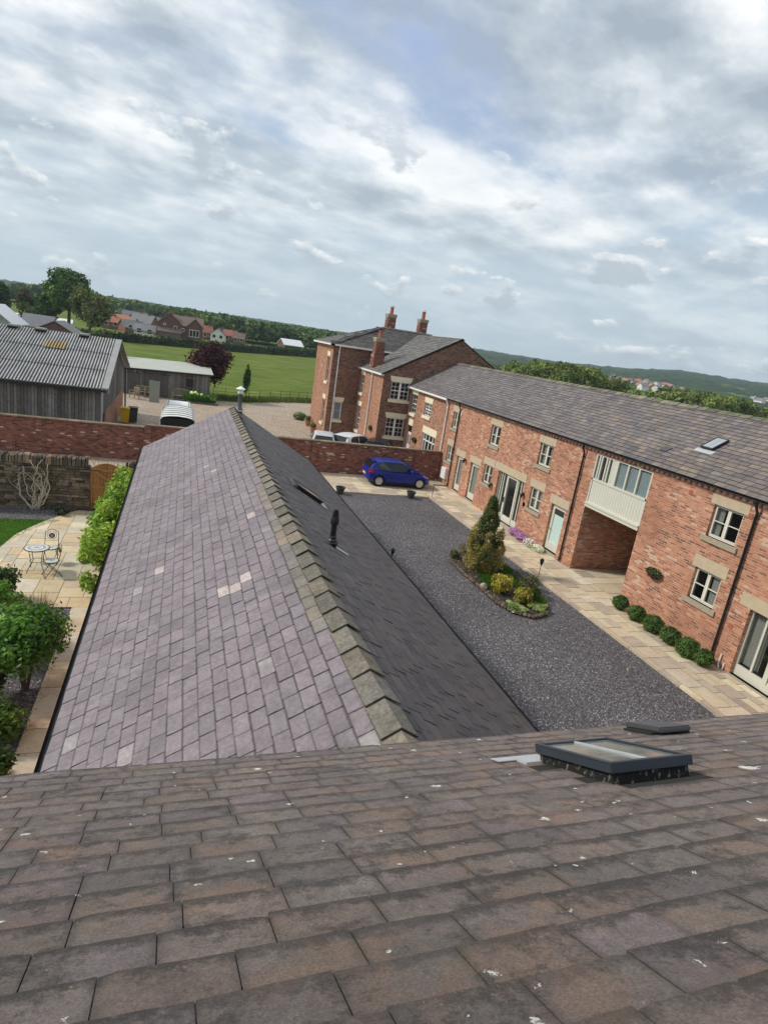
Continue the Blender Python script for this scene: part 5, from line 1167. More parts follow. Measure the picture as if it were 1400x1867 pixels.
mb = MB(); mb.box(bx-.12, bx+.02, by0-.01, by0+.12, 0, 3.2, (.16, .15, .14)); mb.build('corner_post', 'weathered_board', gb)
mb = MB(); mb.box(-17.9, bx-.3, by1-.3, by1-.2, 0, 3.1, (.15, .14, .13)); mb.box(-17.9, -17.8, by0, by1, 0, 3.1, (.15, .14, .13)); mb.prism([(by0+1, 1.7), (by0+1, 3.2), (byr, 5.1), (by1-.1, 3.15), (by1-.1, 1.7)], 0, bx-.2, bx-.08, (.05, .047, .043)); mb.build('rear_wall', 'weathered_board', gb)
def corr(mb, x0, x1, ya, za, yb, zb, pitch=.146, amp=.028, tint=(1, 1, 1), seg=6, lift=0, bands=1):
    n = int((x1-x0)/pitch*seg); d = Vector((0, yb-ya, zb-za)).normalized(); nn = Vector((0, -d.z, d.y)); nn = nn if nn.z > 0 else -nn
    rows = []
    for b in range(bands+1):
        f = b/bands; row = []
        for i in range(n+1):
            x = x0+(x1-x0)*i/n; h = amp*math.sin(2*math.pi*x/pitch)+lift; row.append(Vector((x, ya+(yb-ya)*f, za+(zb-za)*f))+nn*h)
        rows.append(row)
    for b in range(bands):
        for i in range(n): mb.face([rows[b][i], rows[b][i+1], rows[b+1][i+1], rows[b+1][i]], tint)
g = G('corrugated_cement'); v = g.obj((1, .35, .35)); n1 = g.noise(v, 3, 6, .65); geo = g.n('ShaderNodeTexCoord'); sx = g.n('ShaderNodeSeparateXYZ'); g.L(geo.outputs['Object'], sx.inputs[0])
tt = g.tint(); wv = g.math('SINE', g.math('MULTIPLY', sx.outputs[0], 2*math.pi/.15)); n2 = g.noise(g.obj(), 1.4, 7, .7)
col = g.mix(g.ramp(wv, (-0.0, 0.0), (.45, 1.0)), g.mix(1, tt, (.24, .24, .25), 'MULTIPLY'), tt)      # tint darkens in the valleys
col = g.mix(.6, col, g.ramp(n1, (.3, .6), (.7, 1.2)), 'MULTIPLY'); col = g.mix(.5, col, g.ramp(n2, (.3, .55), (.7, 1.2)), 'MULTIPLY'); MT['corrugated_cement'] = g.fin(col, .9, None, 0, .2)
oy, oz = .35, .35*(zr-ze)/(byr-by0)
mb = MB(); cuts = [(-18, -8.4)]; PT = .15
def ylerp(f): return by0-oy+(byr-by0+oy)*f, ze-oz+(zr-ze+oz)*f
XW = bx+.42; XB = XW-.34
n3 = 3
for i in range(n3):
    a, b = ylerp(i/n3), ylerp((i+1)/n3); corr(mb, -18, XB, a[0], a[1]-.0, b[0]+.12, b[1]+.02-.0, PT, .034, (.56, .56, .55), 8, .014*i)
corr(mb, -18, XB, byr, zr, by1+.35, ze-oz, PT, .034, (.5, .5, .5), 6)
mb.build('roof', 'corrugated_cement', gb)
def ysl(f): return ylerp(f)
mb = MB(); a, b = ylerp(.64), ylerp(.79); corr(mb, -7.40, -6.3, a[0], a[1], b[0], b[1], PT, .034, (.66, .52, .27), 8, .06); mb.build('yellow_roof_panel', 'corrugated_cement', gb)
mb = MB(); a, b = ylerp(0), ylerp(1)
mb.hexa([(XB, a[0], a[1]), (XW, a[0], a[1]), (XW, b[0], b[1]), (XB, b[0], b[1]), (XB, a[0], a[1]+.07), (XW, a[0], a[1]+.07), (XW, b[0], b[1]+.07), (XB, b[0], b[1]+.07)])
mb.hexa([(XB, b[0]+.001, b[1]), (XW, b[0]+.001, b[1]), (XW, by1+.35, ze-oz), (XB, by1+.35, ze-oz), (XB, b[0]+.001, b[1]+.07), (XW, b[0]+.001, b[1]+.07), (XW, by1+.35, ze-oz+.07), (XB, by1+.35, ze-oz+.07)])
mb.box(XW-.02, XW+.02, by0-.3, by0-.2, 2.9, 3.1); mb.build('barge_sheet', 'cement_sheet', gb)
for x in (-9.35, -7.95, -5.65):
    mb = MB(); mb.box(x-.28, x+.28, byr-.42, byr+.3, zr+.05, zr+.15); o = mb.build('ridge_vent', 'cement_sheet', gb, bevel=.03); mb = MB(); mb.box(x-.25, x+.25, byr-.36, byr+.2, zr-.05, zr+.048); mb.build('vent_opening', 'dark_gap', o)
mb = MB(); mb.box(-18, XW-.1, by0-.42, by0-.3, ze-oz-.16, ze-oz-.04); mb.build('gutter', 'black_metal', gb)
pipe(gb, [(-3.75, 49.4, 3.3), (-3.95, 49.2, 3.4), (-4.0, 49.2, 3.1), (-3.93, 49.2, 0)], .055, 'black_metal')
# long shed
sh = thing('long_timber_shed', 'low weathered timber shed with a pale felt roof beside the purple tree', 'shed', (-1, 60, 0))
mb = MB(); x = -5.2; rg = random.Random(22); mb.box(-5.2, 2.4, 58.05, 58.1, 0, 2.2, (.04, .037, .033))
while x < 2.42:
    w_ = rg.uniform(.14, .2); k = rg.uniform(.75, 1.25); mb.box(x, min(x+w_-.015, 2.45), 58-rg.uniform(0, .02), 58.049, 0, 2.2+(x+5)*.028, tuple(v*k*.9 for v in rg.choice(WB))); x += w_
mb.box(2.4, 2.45, 58.05, 62, 0, 2.3, (.16, .15, .14)); mb.box(-5.2, 2.4, 61.9, 62, 0, 2.8, (.16, .15, .14)); mb.build('board_wall', 'weathered_board', sh)
mb = MB(); mb.hexa([(-5.5, 57.75, 2.2), (2.7, 57.75, 2.44), (2.5, 62.6, 2.98), (-5.5, 62.6, 2.75), (-5.5, 57.75, 2.28), (2.7, 57.75, 2.52), (2.5, 62.6, 3.06), (-5.5, 62.6, 2.83)]); mb.build('roof', 'felt_roof', sh)
mb = MB(); mb.hexa([(-5.5, 57.72, 2.12), (2.7, 57.72, 2.36), (2.7, 57.749, 2.36), (-5.5, 57.749, 2.12), (-5.5, 57.72, 2.24), (2.7, 57.72, 2.48), (2.7, 57.749, 2.48), (-5.5, 57.749, 2.24)]); mb.build('fascia', 'black_metal', sh)
for a, b, zt in ((-4.45, -3.5, 1.85), (-2.05, -1.1, 1.95), (-2.95, -2.4, 1.9)):
    mb = MB(); mb.box(a, b, 57.93, 57.975, .05, zt, (.12, .11, .10)); o = mb.build('shed_door', 'weathered_board', sh)
    mb = MB(); mb.box(a-.04, b+.04, 57.915, 57.978, zt, zt+.06, (.08, .075, .07)); mb.build('door_head', 'weathered_board', o)
mb = MB(); mb.box(.35, 1.0, 57.93, 57.975, 1.15, 1.95); o = mb.build('shed_window', 'dark_interior', sh); mb = MB(); [mb.box(a, b, 57.90, 57.929, c, d, (.2, .17, .13)) for a, b, c, d in ((.3, .36, 1.1, 2.0), (.99, 1.05, 1.1, 2.0), (.36, .99, 1.94, 2.0), (.36, .99, 1.1, 1.16))]; mb.build('window_frame', 'weathered_board', o)
# things in front of the shed
def bin_(x, y, col, label, lidc):
    T = thing('wheelie_bin', label, 'bin', (x, y, 0)); mb = MB(); mb.hexa([(x-.22, y-.26, .06), (x+.22, y-.26, .06), (x+.22, y+.26, .06), (x-.22, y+.26, .06), (x-.28, y-.34, .96), (x+.28, y-.34, .96), (x+.28, y+.34, .96), (x-.28, y+.34, .96)])
    mb.build('body', col, T, bevel=.03); mb = MB(); mb.box(x-.3, x+.3, y-.37, y+.37, .965, 1.03); mb.build('lid', lidc, T, bevel=.02)
    for s_ in (-.2, .2): mb = MB(); mb.lathe((x+s_, y+.28, .11), [(.03, -.03), (.11, -.03), (.11, .03), (.03, .03)], 14, 'x'); mb.build('wheel', 'dark_rubber', T)
    mb = MB(); mb.tube([(x-.24, y+.4, .93), (x+.24, y+.4, .93)], .018, 6); mb.build('handle', lidc, T)
bin_(-3.42, 42.9, 'yellow_plastic', 'yellow wheelie bin at the corner of the grey barn', 'yellow_plastic'); bin_(-2.95, 43.4, 'grey_plastic', 'dark grey wheelie bin beside the yellow one', 'grey_plastic')
mb = MB(); mb.hexa([(-2.5, 54.1, 0), (-1.7, 54.1, 0), (-1.7, 54.16, 0), (-2.5, 54.16, 0), (-2.55, 54.5, 1.75), (-1.72, 54.5, 1.72), (-1.72, 54.56, 1.72), (-2.55, 54.56, 1.75)]); solo(mb, 'leaning_board', 'tarpaulin', 'tall greenish board leaning upright in front of the timber shed', 'board')
def garden_seat(x, y, w_, rz, label, arch=False, name='garden_bench'):
    T = thing(name, label, 'bench' if w_ > .8 else 'chair', (0, 0, 0)); t = (.33, .28, .20)
    mb = MB(); [mb.box(-w_/2+.05, w_/2-.05, -.22+i*.11, -.13+i*.11, .42, .45, t) for i in range(4)]; mb.build('seat', 'weathered_board', T)
    mb = MB(); n = int(w_/.11); mb.box(-w_/2, w_/2, .24, .28, .52, .57, t)
    for i in range(n): xx = -w_/2+.06+i*(w_-.12)/max(1, n-1); hh = .88+(.10*math.cos(xx/w_*math.pi) if arch else 0); mb.box(xx-.02, xx+.02, .24, .27, .57, hh, t)
    for i in range(8):
        a, b = -w_/2+w_*i/8, -w_/2+w_*(i+1)/8; f = lambda q: .90+(.11*math.cos(q/w_*math.pi) if arch else 0); mb.hexa([(a, .235, f(a)-.04), (b, .235, f(b)-.04), (b, .28, f(b)-.04), (a, .28, f(a)-.04), (a, .235, f(a)+.03), (b, .235, f(b)+.03), (b, .28, f(b)+.03), (a, .28, f(a)+.03)], t)
    mb.build('backrest', 'weathered_board', T)
    for s_ in (-1, 1):
        for y_, h in ((-.22, .62), (.26, .92)): mb = MB(); mb.box(s_*w_/2-.03, s_*w_/2+.03, y_-.03, y_+.03, 0, h, t); mb.build('leg', 'weathered_board', T)
        mb = MB(); mb.box(s_*w_/2-.04, s_*w_/2+.04, -.3, .24, .62, .66, t); mb.build('armrest', 'weathered_board', T)
    T.location = (x, y, 0); T.rotation_euler = (0, 0, rz)
garden_seat(.05, 57.0, 1.5, R(-8), 'pale wooden garden bench behind the white-roofed car', True)
garden_seat(-3.75, 55.3, .62, R(-50), 'slatted wooden chair nearest the black drainpipe of the barn', name='garden_chair'); garden_seat(-3.35, 57.0, .6, R(4), 'slatted wooden chair against the leftmost shed door', name='garden_chair'); garden_seat(-2.72, 56.9, .55, R(6), 'slatted wooden chair half hidden by the leaning board', name='garden_chair')
rsn = np.random.RandomState(77)
def rectcloud(x0, x1, y0, y1, z0, z1, n, size, cols, var=.35, asp=.6):
    P = np.stack([x0+(x1-x0)*rsn.random(n), y0+(y1-y0)*rsn.random(n), z0+(z1-z0)*rsn.random(n)], 1); d = rsn.normal(size=(n, 3)); d[:, 2] += .5; d /= np.linalg.norm(d, axis=1)[:, None]
    t = np.cross(d, rsn.normal(size=(n, 3))); t /= np.linalg.norm(t, axis=1)[:, None]; b = np.cross(d, t); s = size*(.6+.8*rsn.random(n))[:, None]
    return np.stack([P-t*s, P-b*s*asp, P+t*s, P+b*s*asp], 1), np.array(cols)[rsn.randint(len(cols), size=n)]*(1+var*(rsn.random(n)-.5)*2)[:, None]
def blades(x, y, r, n, h, cols, w_=.012, z=0, lean=.4):
    a = rsn.random(n)*6.28; rr_ = r*np.sqrt(rsn.random(n)); P = np.stack([x+np.cos(a)*rr_, y+np.sin(a)*rr_, np.full(n, z)], 1)
    q = rsn.random(n)*6.28; s = np.stack([np.cos(q), np.sin(q), np.zeros(n)], 1)*w_; L_ = np.stack([np.cos(a)*lean*rsn.random(n), np.sin(a)*lean*rsn.random(n), np.ones(n)], 1)*(h*(.6+.6*rsn.random(n)))[:, None]
    return np.stack([P-s, P+s, P+s*.3+L_, P-s*.3+L_], 1), np.array(cols)[rsn.randint(len(cols), size=n)]*(.7+.6*rsn.random(n))[:, None]
T = thing('iris_bed', 'green flower bed with white blooms in front of the timber shed', 'flower bed', (1.5, 57, 0))
foliage('leaves', [blades(1.3+dx, 56.8, .55, 500, .75, [(.05, .12, .03), (.08, .17, .04)], .02) for dx in (-.5, 0, .6, 1.1)], 'leaf', T); foliage('blooms', [leaf_cloud(rsn, (.9+i*.28, 56.6+.1*(i % 3), .85-.07*i+(.1 if i % 2 else 0)), (.13, .13, .13), 60, .08, (.85, .85, .8), .05) for i in range(8)], 'petal', T)
mb = MB(); mb.box(.5, 3.2, 56.0, 56.12, 0, .14, (.14, .12, .1)); mb.build('edging', 'weathered_board', T)
# ================================================================== TREES AND FIELD EDGE
tree('copper_tree', 'dark purple-leaved round tree beside the long shed', (2.55, 62.6, 0), 5.4, (2.05, 2.0, 2.1), 31, [(.045, .014, .022), (.065, .02, .03), (.03, .012, .016), (.08, .03, .035)], 34, 330, .13, tr=.12, low=-.9)
tree('columnar_tree', 'slim upright dark green sapling by the field railings', (6.08, 61.6, 0), 3.6, (.34, .34, 1.45), 32, [(.03, .075, .018), (.045, .10, .025)], 16, 130, .085, tr=.04, crad=.55)
foliage_o = None
def railings(pts, label, name='field_railings', h=1.1):
    T = thing(name, label, 'fence', (pts[0][0], pts[0][1], 0))
    for z in (.25, .5, .78, h):
        mb = MB(); mb.tube([(x, y, z) for x, y in pts], .014, 5); mb.build('rail', 'black_metal', T)
    for a, b in zip(pts, pts[1:]):
        L_ = math.dist(a, b); n = max(1, int(L_/1.15))
        for i in range(n): mb = MB(); x, y = a[0]+(b[0]-a[0])*i/n, a[1]+(b[1]-a[1])*i/n; mb.box(x-.02, x+.02, y-.02, y+.02, 0, h+.05); mb.build('post', 'black_metal', T)
railings([(2.9, 60.6), (6.4, 61.8), (10.0, 64.6), (14.2, 66.8), (19, 69)], 'thin dark iron estate railings along the edge of the green field')
mb = MB(); poly(mb, [(-6, 59.3), (2.9, 59.4), (6.2, 60.5), (10.2, 64.5), (14, 66.9), (20, 69), (20, 72), (12, 68.5), (8, 65.4), (2.9, 63.5), (-6, 63.5)], -.008); structure(mb, 'rough_verge', 'lawn_grass')
o = foliage('verge_grass', [blades(x, y, 1.2, 520, .38, [(.09, .12, .03), (.06, .10, .02), (.14, .13, .06)], .02) for x, y in ((3.2, 61.1), (4.6, 61.6), (6, 62.2), (7.4, 63.1), (8.8, 64.1), (10.2, 65.2), (11.8, 66.2), (13.2, 67), (14.6, 67.8))], 'leaf'); tag(o, 'rough uncut grass growing along the iron railings', 'grass', None, 'stuff')
def hedge(name, label, pts, h0, h1, w_, seed, size=.3, dens=55, cols=((.022, .05, .014), (.035, .07, .02), (.05, .09, .025))):
    T = thing(name, label, 'hedge', (pts[0][0], pts[0][1], 0)); cl = []; rs_ = np.random.RandomState(seed); tot = 0; Ls = [math.dist(a, b) for a, b in zip(pts, pts[1:])]; S = sum(Ls); acc = 0
    core = MB()
    for (a, b), L_ in zip(zip(pts, pts[1:]), Ls):
        n = int(L_*dens/10)
        for i in range(max(1, int(L_/2))):
            t = (i+.5)/max(1, int(L_/2)); x, y = a[0]+(b[0]-a[0])*t, a[1]+(b[1]-a[1])*t; f = (acc+L_*t)/S; h = h0+(h1-h0)*f; h *= 1+.06*rs_.normal()
            cl.append(leaf_cloud(rs_, (x, y, h*.5), (1.5, w_*.6, h*.52), dens*2, size, np.array(cols[rs_.randint(len(cols))])*(1+.2*rs_.normal()), .35, shell=.2))
        hh0, hh1 = (h0+(h1-h0)*acc/S)*.8, (h0+(h1-h0)*(acc+L_)/S)*.8; d = Vector((b[0]-a[0], b[1]-a[1], 0)).normalized(); s_ = Vector((-d.y, d.x, 0))*w_*.35
        A, B_ = Vector((a[0], a[1], 0)), Vector((b[0], b[1], 0)); core.hexa([A-s_, B_-s_, B_+s_, A+s_, A-s_+Vector((0, 0, hh0)), B_-s_+Vector((0, 0, hh1)), B_+s_+Vector((0, 0, hh1)), A+s_+Vector((0, 0, hh0))], (.012, .02, .008)); acc += L_
    foliage('leaves', cl, 'far_leaf', T); core.build('branches', 'tinted_paint', T)
hedge('field_hedge', 'long dark clipped hedge across the far side of the green field', [(-30, 128), (-14.5, 139), (8, 158), (28, 182), (44, 203), (80, 245)], 1.7, 3.0, 1.6, 5)
hedge('barn_hedge', 'low hedge seen just above the ridge of the grey barn', [(-44, 96), (-14.5, 134)], 1.3, 1.6, 1.3, 6, cols=((.05, .08, .025), (.07, .10, .03)))
GT = [(.05, .105, .025), (.07, .135, .034), (.04, .085, .02), (.095, .16, .045)]
tree('broad_tree', 'tallest broad green tree rising above the grey barn, ragged crown', (-23.6, 150, 0), 13.5, (5.2, 4.6, 4.9), 41, GT, 40, 330, .36, bark='bark', low=-.8)
tree('broad_tree', 'green tree crown merging with the tall one from the left', (-28.2, 152, 0), 7.6, (3.0, 3, 3.2), 42, GT+[(.07, .11, .03)], 20, 240, .33, low=-.8)
tree('round_tree', 'rounded olive-brown tree in front of the tall green one', (-18.6, 143, 0), 10.0, (4.3, 4.0, 4.4), 43, [(.12, .14, .05), (.10, .125, .045), (.145, .15, .06)], 34, 300, .30, low=-.9)
tree('bare_tree', 'thin half-bare tree at the left edge of the view', (-32.4, 152, 0), 8.6, (2.6, 2.4, 3.0), 44, [(.10, .10, .06), (.08, .075, .05)], 16, 110, .22, low=-.8)
tree('broad_tree', 'dark tree cut by the left edge of the photo', (-36.5, 150, 0), 9.0, (3.2, 3, 3.8), 45, [(.03, .055, .018), (.045, .07, .025)], 22, 240, .34, low=-.8)
tree('broad_tree', 'low green tree between the tall tree and the far sheds', (-29.5, 140, 0), 5.0, (2.4, 2.2, 2.0), 46, [(.06, .10, .03)], 14, 200, .28, low=-.8)
# far-off woods: one mass each
def wood(name, label, path, n, h, r, seed, size, cols, per=110, prof=None):
    rs_ = np.random.RandomState(seed); cl = []
    for i in range(n):
        t = rs_.random()*(len(path)-1); k = int(t); f = t-k; a, b = path[k], path[min(k+1, len(path)-1)]; x, y = a[0]+(b[0]-a[0])*f, a[1]+(b[1]-a[1])*f
        x += rs_.normal()*r*1.2; y += rs_.normal()*r*3; hh = h*(.75+.4*rs_.random()) if prof is None else interp(prof, x)*(.86+.12*rs_.random()); col = np.array(cols[rs_.randint(len(cols))])*(1+.18*rs_.normal())
        for j in range(4): cl.append(leaf_cloud(rs_, (x+rs_.normal()*r*.5, y+rs_.normal()*r*.5, hh*(.45+.14*j)), (r*.75, r*.75, hh*.22), per//2, size, col*(1+.12*rs_.normal()), .3, shell=.3))
    o = foliage(name, cl, 'far_leaf'); tag(o, label, 'wood', None, 'stuff'); return o
DG = [(.06, .10, .04), (.075, .12, .045), (.10, .145, .055), (.05, .085, .035)]
wood('far_wood', 'broad belt of dark green trees behind the hedge and the far houses', [(0, 265), (30, 270), (55, 268), (74, 280)], 190, 7.4, 4.0, 3, 1.0, DG)
wood('far_wood', 'hazy tree belt on the skyline beyond the leftmost houses', [(-150, 420), (-80, 400), (-20, 390), (40, 400), (110, 420)], 260, 8.5, 6, 4, 1.5, DG)
OG = [(.14, .18, .05), (.115, .155, .04), (.165, .20, .06), (.09, .13, .035)]
wood('near_wood', 'olive green tree tops showing over the long brick barn roof', [(84, 141), (96, 140), (105, 142), (116, 146)], 110, 7.6, 2.0, 7, .42, OG, 260, [(70, 4), (82, 6.6), (93, 9.4), (105, 9.0), (112, 7.2), (120, 4.8)])
wood('near_wood', 'olive green tree clump above the roof at the right edge', [(131, 143), (142, 142), (151, 143), (168, 147)], 110, 6.0, 2.0, 8, .42, OG, 260, [(120, 3), (130, 4.6), (140, 7.6), (152, 7.4), (165, 5.2), (175, 3.8)])
wood('far_wood', 'low scattered trees between the roof ridge and the right-hand hill town', [(150, 400), (230, 430), (330, 470), (420, 500), (480, 470)], 130, 3.2, 6, 9, 1.2, DG)
# ================================================================== FAR HOUSES AND SHEDS
def house(x, y, w_, d, h, rise, rz, wallm, roofm, label, group=None, name='distant_house', cat='house', wins=True, z=0, axis='x', chim=True, glaz=None):
    T = thing(name, label, cat, (0, 0, 0), group)
    mb = MB(); a, b = w_/2, d/2; mb.box(-a, a, -b, b, 0, h)
    if axis == 'x': mb.prism([(-b, h+.001), (b, h+.001), (0, h+rise-.08)], 0, -a+.001, a-.001)
    else: mb.prism([(-a, h+.001), (a, h+.001), (0, h+rise-.08)], 1, -b+.001, b-.001)
    mb.build('wall', wallm, T); e = .3; mb = MB(); t_ = .14
    if axis == 'x':
        s_ = rise/b
        for q in (-1, 1): mb.hexa([(-a-e, q*(b+e), h-e*s_), (a+e, q*(b+e), h-e*s_), (a+e, 0, h+rise), (-a-e, 0, h+rise), (-a-e, q*(b+e), h-e*s_+t_), (a+e, q*(b+e), h-e*s_+t_), (a+e, 0, h+rise+t_), (-a-e, 0, h+rise+t_)])
    else:
        s_ = rise/a
        for q in (-1, 1): mb.hexa([(q*(a+e), -b-e, h-e*s_), (q*(a+e), b+e, h-e*s_), (0, b+e, h+rise), (0, -b-e, h+rise), (q*(a+e), -b-e, h-e*s_+t_), (q*(a+e), b+e, h-e*s_+t_), (0, b+e, h+rise+t_), (0, -b-e, h+rise+t_)])
    rf = mb.build('roof', roofm, T)
    if chim: mb = MB(); mb.box(a*.4, a*.4+.5, -.25, .25, h+rise*.6, h+rise+.55); mb.build('chimney', 'brick_far', rf)
    if wins:
        n = max(2, int(w_/2.8))
        for i in range(n):
            for zz_ in ((1.0, 3.6) if h > 4.5 else (1.0,)):
                xx = -a+w_*(i+.5)/n; mb = MB(); mb.box(xx-.6, xx+.6, -b-.04, -b-.002, zz_, zz_+1.2); o_ = mb.build('window', 'white_upvc', T); mb = MB(); mb.box(xx-.5, xx+.5, -b-.06, -b-.041, zz_+.1, zz_+1.1); mb.build('pane', 'dark_interior', o_)
    T.location = (x, y, z); T.rotation_euler = (0, 0, rz); return T
HR = 'houses in the distance beyond the hedge'
# big brown twin-gabled house
T = thing('twin_gabled_house', 'dark brown brick house with two gables standing alone beyond the hedge', 'house', (-1.1, 172, 0))
mb = MB(); mb.box(-6.6, 4.4, 170, 178, 0, 4.3); mb.prism([(-6.6, 4.301), (-.6, 4.301), (-3.6, 6.9)], 1, 169.99, 177.9); mb.prism([(.6, 4.302), (4.4, 4.302), (2.5, 6.3)], 1, 169.4, 172); mb.box(.6, 4.4, 169.4, 169.99, 0, 4.3); mb.build('wall', 'brown_brick_flat', T)
mb = MB()
def gab(mb, xa, xb, zt, zb, ya, yb):
    xm = (xa+xb)/2
    for q in (xa, xb): e = -.35 if q == xa else .35; mb.hexa([(q+e, ya, zb-.25), (q+e, yb, zb-.25), (xm, yb, zt), (xm, ya, zt), (q+e, ya, zb-.08), (q+e, yb, zb-.08), (xm, yb, zt+.17), (xm, ya, zt+.17)])
gab(mb, -6.6, -.6, 6.95, 4.3, 169.8, 178.1); gab(mb, .6, 4.4, 6.35, 4.3, 169.2, 174)
mb.hexa([(-3.6, 169.95, 4.25), (4.7, 169.95, 4.25), (4.7, 174, 6.6), (-3.6, 174, 6.6), (-3.6, 169.95, 4.4), (4.7, 169.95, 4.4), (4.7, 174, 6.75), (-3.6, 174, 6.75)]); mb.hexa([(-3.6, 174, 6.6), (4.7, 174, 6.6), (4.7, 178.2, 4.2), (-3.6, 178.2, 4.2), (-3.6, 174, 6.75), (4.7, 174, 6.75), (4.7, 178.2, 4.35), (-3.6, 178.2, 4.35)])
mb.build('roof', 'roof_far_brown', T)
for a, b, c, d in ((-2.6, -1.8, 3.1, 4.0), (-.7, 0, 2.9, 3.7), (1.2, 3.7, 1.9, 3.7), (-5.2, -4.5, 3.9, 4.4)):
    yy = 169.4 if a > .6 else 169.99; mb = MB(); mb.box(a, b, yy-.05, yy-.002, c, d); o_ = mb.build('window', 'white_upvc', T); mb = MB(); n = max(1, int((b-a)/.7))
    for i in range(n): mb.box(a+.1+(b-a-.1)*i/n, a+(b-a-.1)*(i+1)/n, yy-.07, yy-.051, c+.12, d-.12)
    mb.build('pane', 'dark_interior', o_)
mb = MB(); mb.box(-4.0, -3.0, 172, 173, 6.6, 7.6); mb.build('chimney', 'clay_red', T)
mb = MB(); mb.box(-6.4, -.8, 168.6, 169.98, 0, 2.3); mb.hexa([(-6.6, 168.4, 2.3), (-.6, 168.4, 2.3), (-.6, 169.98, 3.3), (-6.6, 169.98, 3.3), (-6.6, 168.4, 2.4), (-.6, 168.4, 2.4), (-.6, 169.98, 3.4), (-6.6, 169.98, 3.4)]); mb.build('lean_to', 'roof_far_brown', T)
house(-9.8, 176, 5.0, 5, 1.6, 1.5, 0, 'render_white', 'roof_far_grey', 'low white-walled bungalow with a grey roof left of the twin-gabled house', HR, chim=False)
for x, y, w_, h, r, rz, wm, rm, lb in (
    (-20.5, 200, 4.8, 2.1, 1.5, .1, 'brick_far', 'roof_far_red', 'red-tiled house at the right foot of the olive-brown tree'),
    (-17.0, 206, 5.5, 2.6, 1.6, -.3, 'brick_far', 'roof_far_red', 'larger red-tiled house just left of the grey-roofed ones'),
    (-15.2, 215, 7, 3.4, 2.2, .2, 'render_white', 'roof_far_grey', 'grey-roofed house, leftmost and highest of the grey group'),
    (-11.8, 205, 6.5, 2.9, 2.3, -.4, 'brick_far', 'roof_far_grey', 'grey-roofed house in the middle of the grey group'),
    (-14.5, 196, 6, 1.4, 1.9, .5, 'brick_far', 'roof_far_grey', 'nearest low grey roof of the grey group'),
    (-8.8, 212, 5.5, 3.0, 2.0, .1, 'render_white', 'roof_far_grey', 'grey-roofed pale house behind the bungalow'),
    (6.9, 222, 4.0, 2.6, 1.8, .4, 'brick_far', 'roof_far_red', 'pinkish red-roofed house just right of the twin-gabled house'),
    (5.0, 226, 3.5, 2.8, 1.7, .1, 'brick_far', 'roof_far_grey', 'narrow grey roof tucked behind the twin-gabled house'),
    (11.0, 220, 4.6, 2.4, 1.9, -.2, 'render_white', 'roof_far_grey', 'white house with a grey gable among the far red houses'),
    (14.9, 224, 4.2, 2.4, 1.7, .1, 'brick_far', 'roof_far_red', 'red-roofed house right of the white gabled one'),
    (18.2, 222, 3.8, 2.0, 1.7, -.3, 'brick_far', 'roof_far_brown', 'brown-roofed house, rightmost of the far row')):
    house(x, y, w_, w_*.8, h, r, rz, wm, rm, lb, HR, axis='y' if 'gable' in lb and 'white house' in lb else 'x')
house(32.4, 200, 6.5, 5, 2.7, 1.6, .3, 'brown_brick_flat', 'white_metal', 'isolated low building with a pale roof beyond the right end of the hedge', name='distant_shed', cat='shed', wins=False, chim=False)
house(-28.2, 114, 6.4, 9, 2.0, 2.5, 0, 'cement_sheet', 'white_metal', 'grey gabled metal barn cut by the left edge of the photo', name='metal_barn', cat='barn', wins=False, axis='y', chim=False)
house(-21.0, 124, 6.6, 6, 1.1, 1.8, -.08, 'brown_brick_flat', 'roof_far_grey', 'low dark brown gabled shed right of the grey metal barn', name='distant_shed', cat='shed', wins=False, axis='y', chim=False)
house(-25.0, 128, 4.6, 5, 1.4, 1.9, 0, 'brick_far', 'roof_far_grey', 'dark slate-roofed outbuilding between the metal barn and brown shed', name='distant_shed', cat='shed', wins=False, chim=False)
for x, y, lb in ((-35.2, 160, 'white low roof just right of the grey metal barn'), (-32.2, 161, 'white low roof next to the slate outbuilding'), (-27.0, 165, 'small white roof below the tall tree')): house(x, y, 3.2, 4, 1.3, .7, .1, 'render_white', 'white_metal', lb, 'white roofs behind the barns', name='distant_shed', cat='shed', wins=False, chim=False)
# hillside town on the right: small houses scattered below the hill
rg = random.Random(91); proto = {}
SIDE = ['white', 'red brick', 'grey']
for i in range(44):
    a = R(rg.uniform(37.3, 44)) if i < 36 else R(rg.uniform(49, 52.5)); dd = rg.uniform(600, 900)
    x, y = math.sin(a)*dd, math.cos(a)*dd; k = rg.randrange(3)
    if k not in proto:
        proto[k] = house(0, 0, 8, 6, 4, 2.4, 0, ('render_white', 'brick_far', 'render_white')[k], ('roof_far_brown', 'roof_far_red', 'roof_far_grey')[k], ('tiny white-walled house with a brown roof in the town on the right-hand hillside', 'tiny red brick house with a red roof in the town on the right-hand hillside', 'tiny white-walled house with a grey roof in the town on the right-hand hillside')[k], 'tiny %s houses on the right-hand hillside' % ('brown-roofed', 'red-roofed', 'grey-roofed')[k], name='hillside_house', wins=False); o = proto[k]
    else: o = copy_tree(proto[k])
    q = min(1, max(0, (dd-420)/1500)); q = q*q*(3-2*q); o.location = (x, y, 30*q-1.5+rg.uniform(0, 1.5)); o.rotation_euler = (0, 0, rg.uniform(0, 3.1))
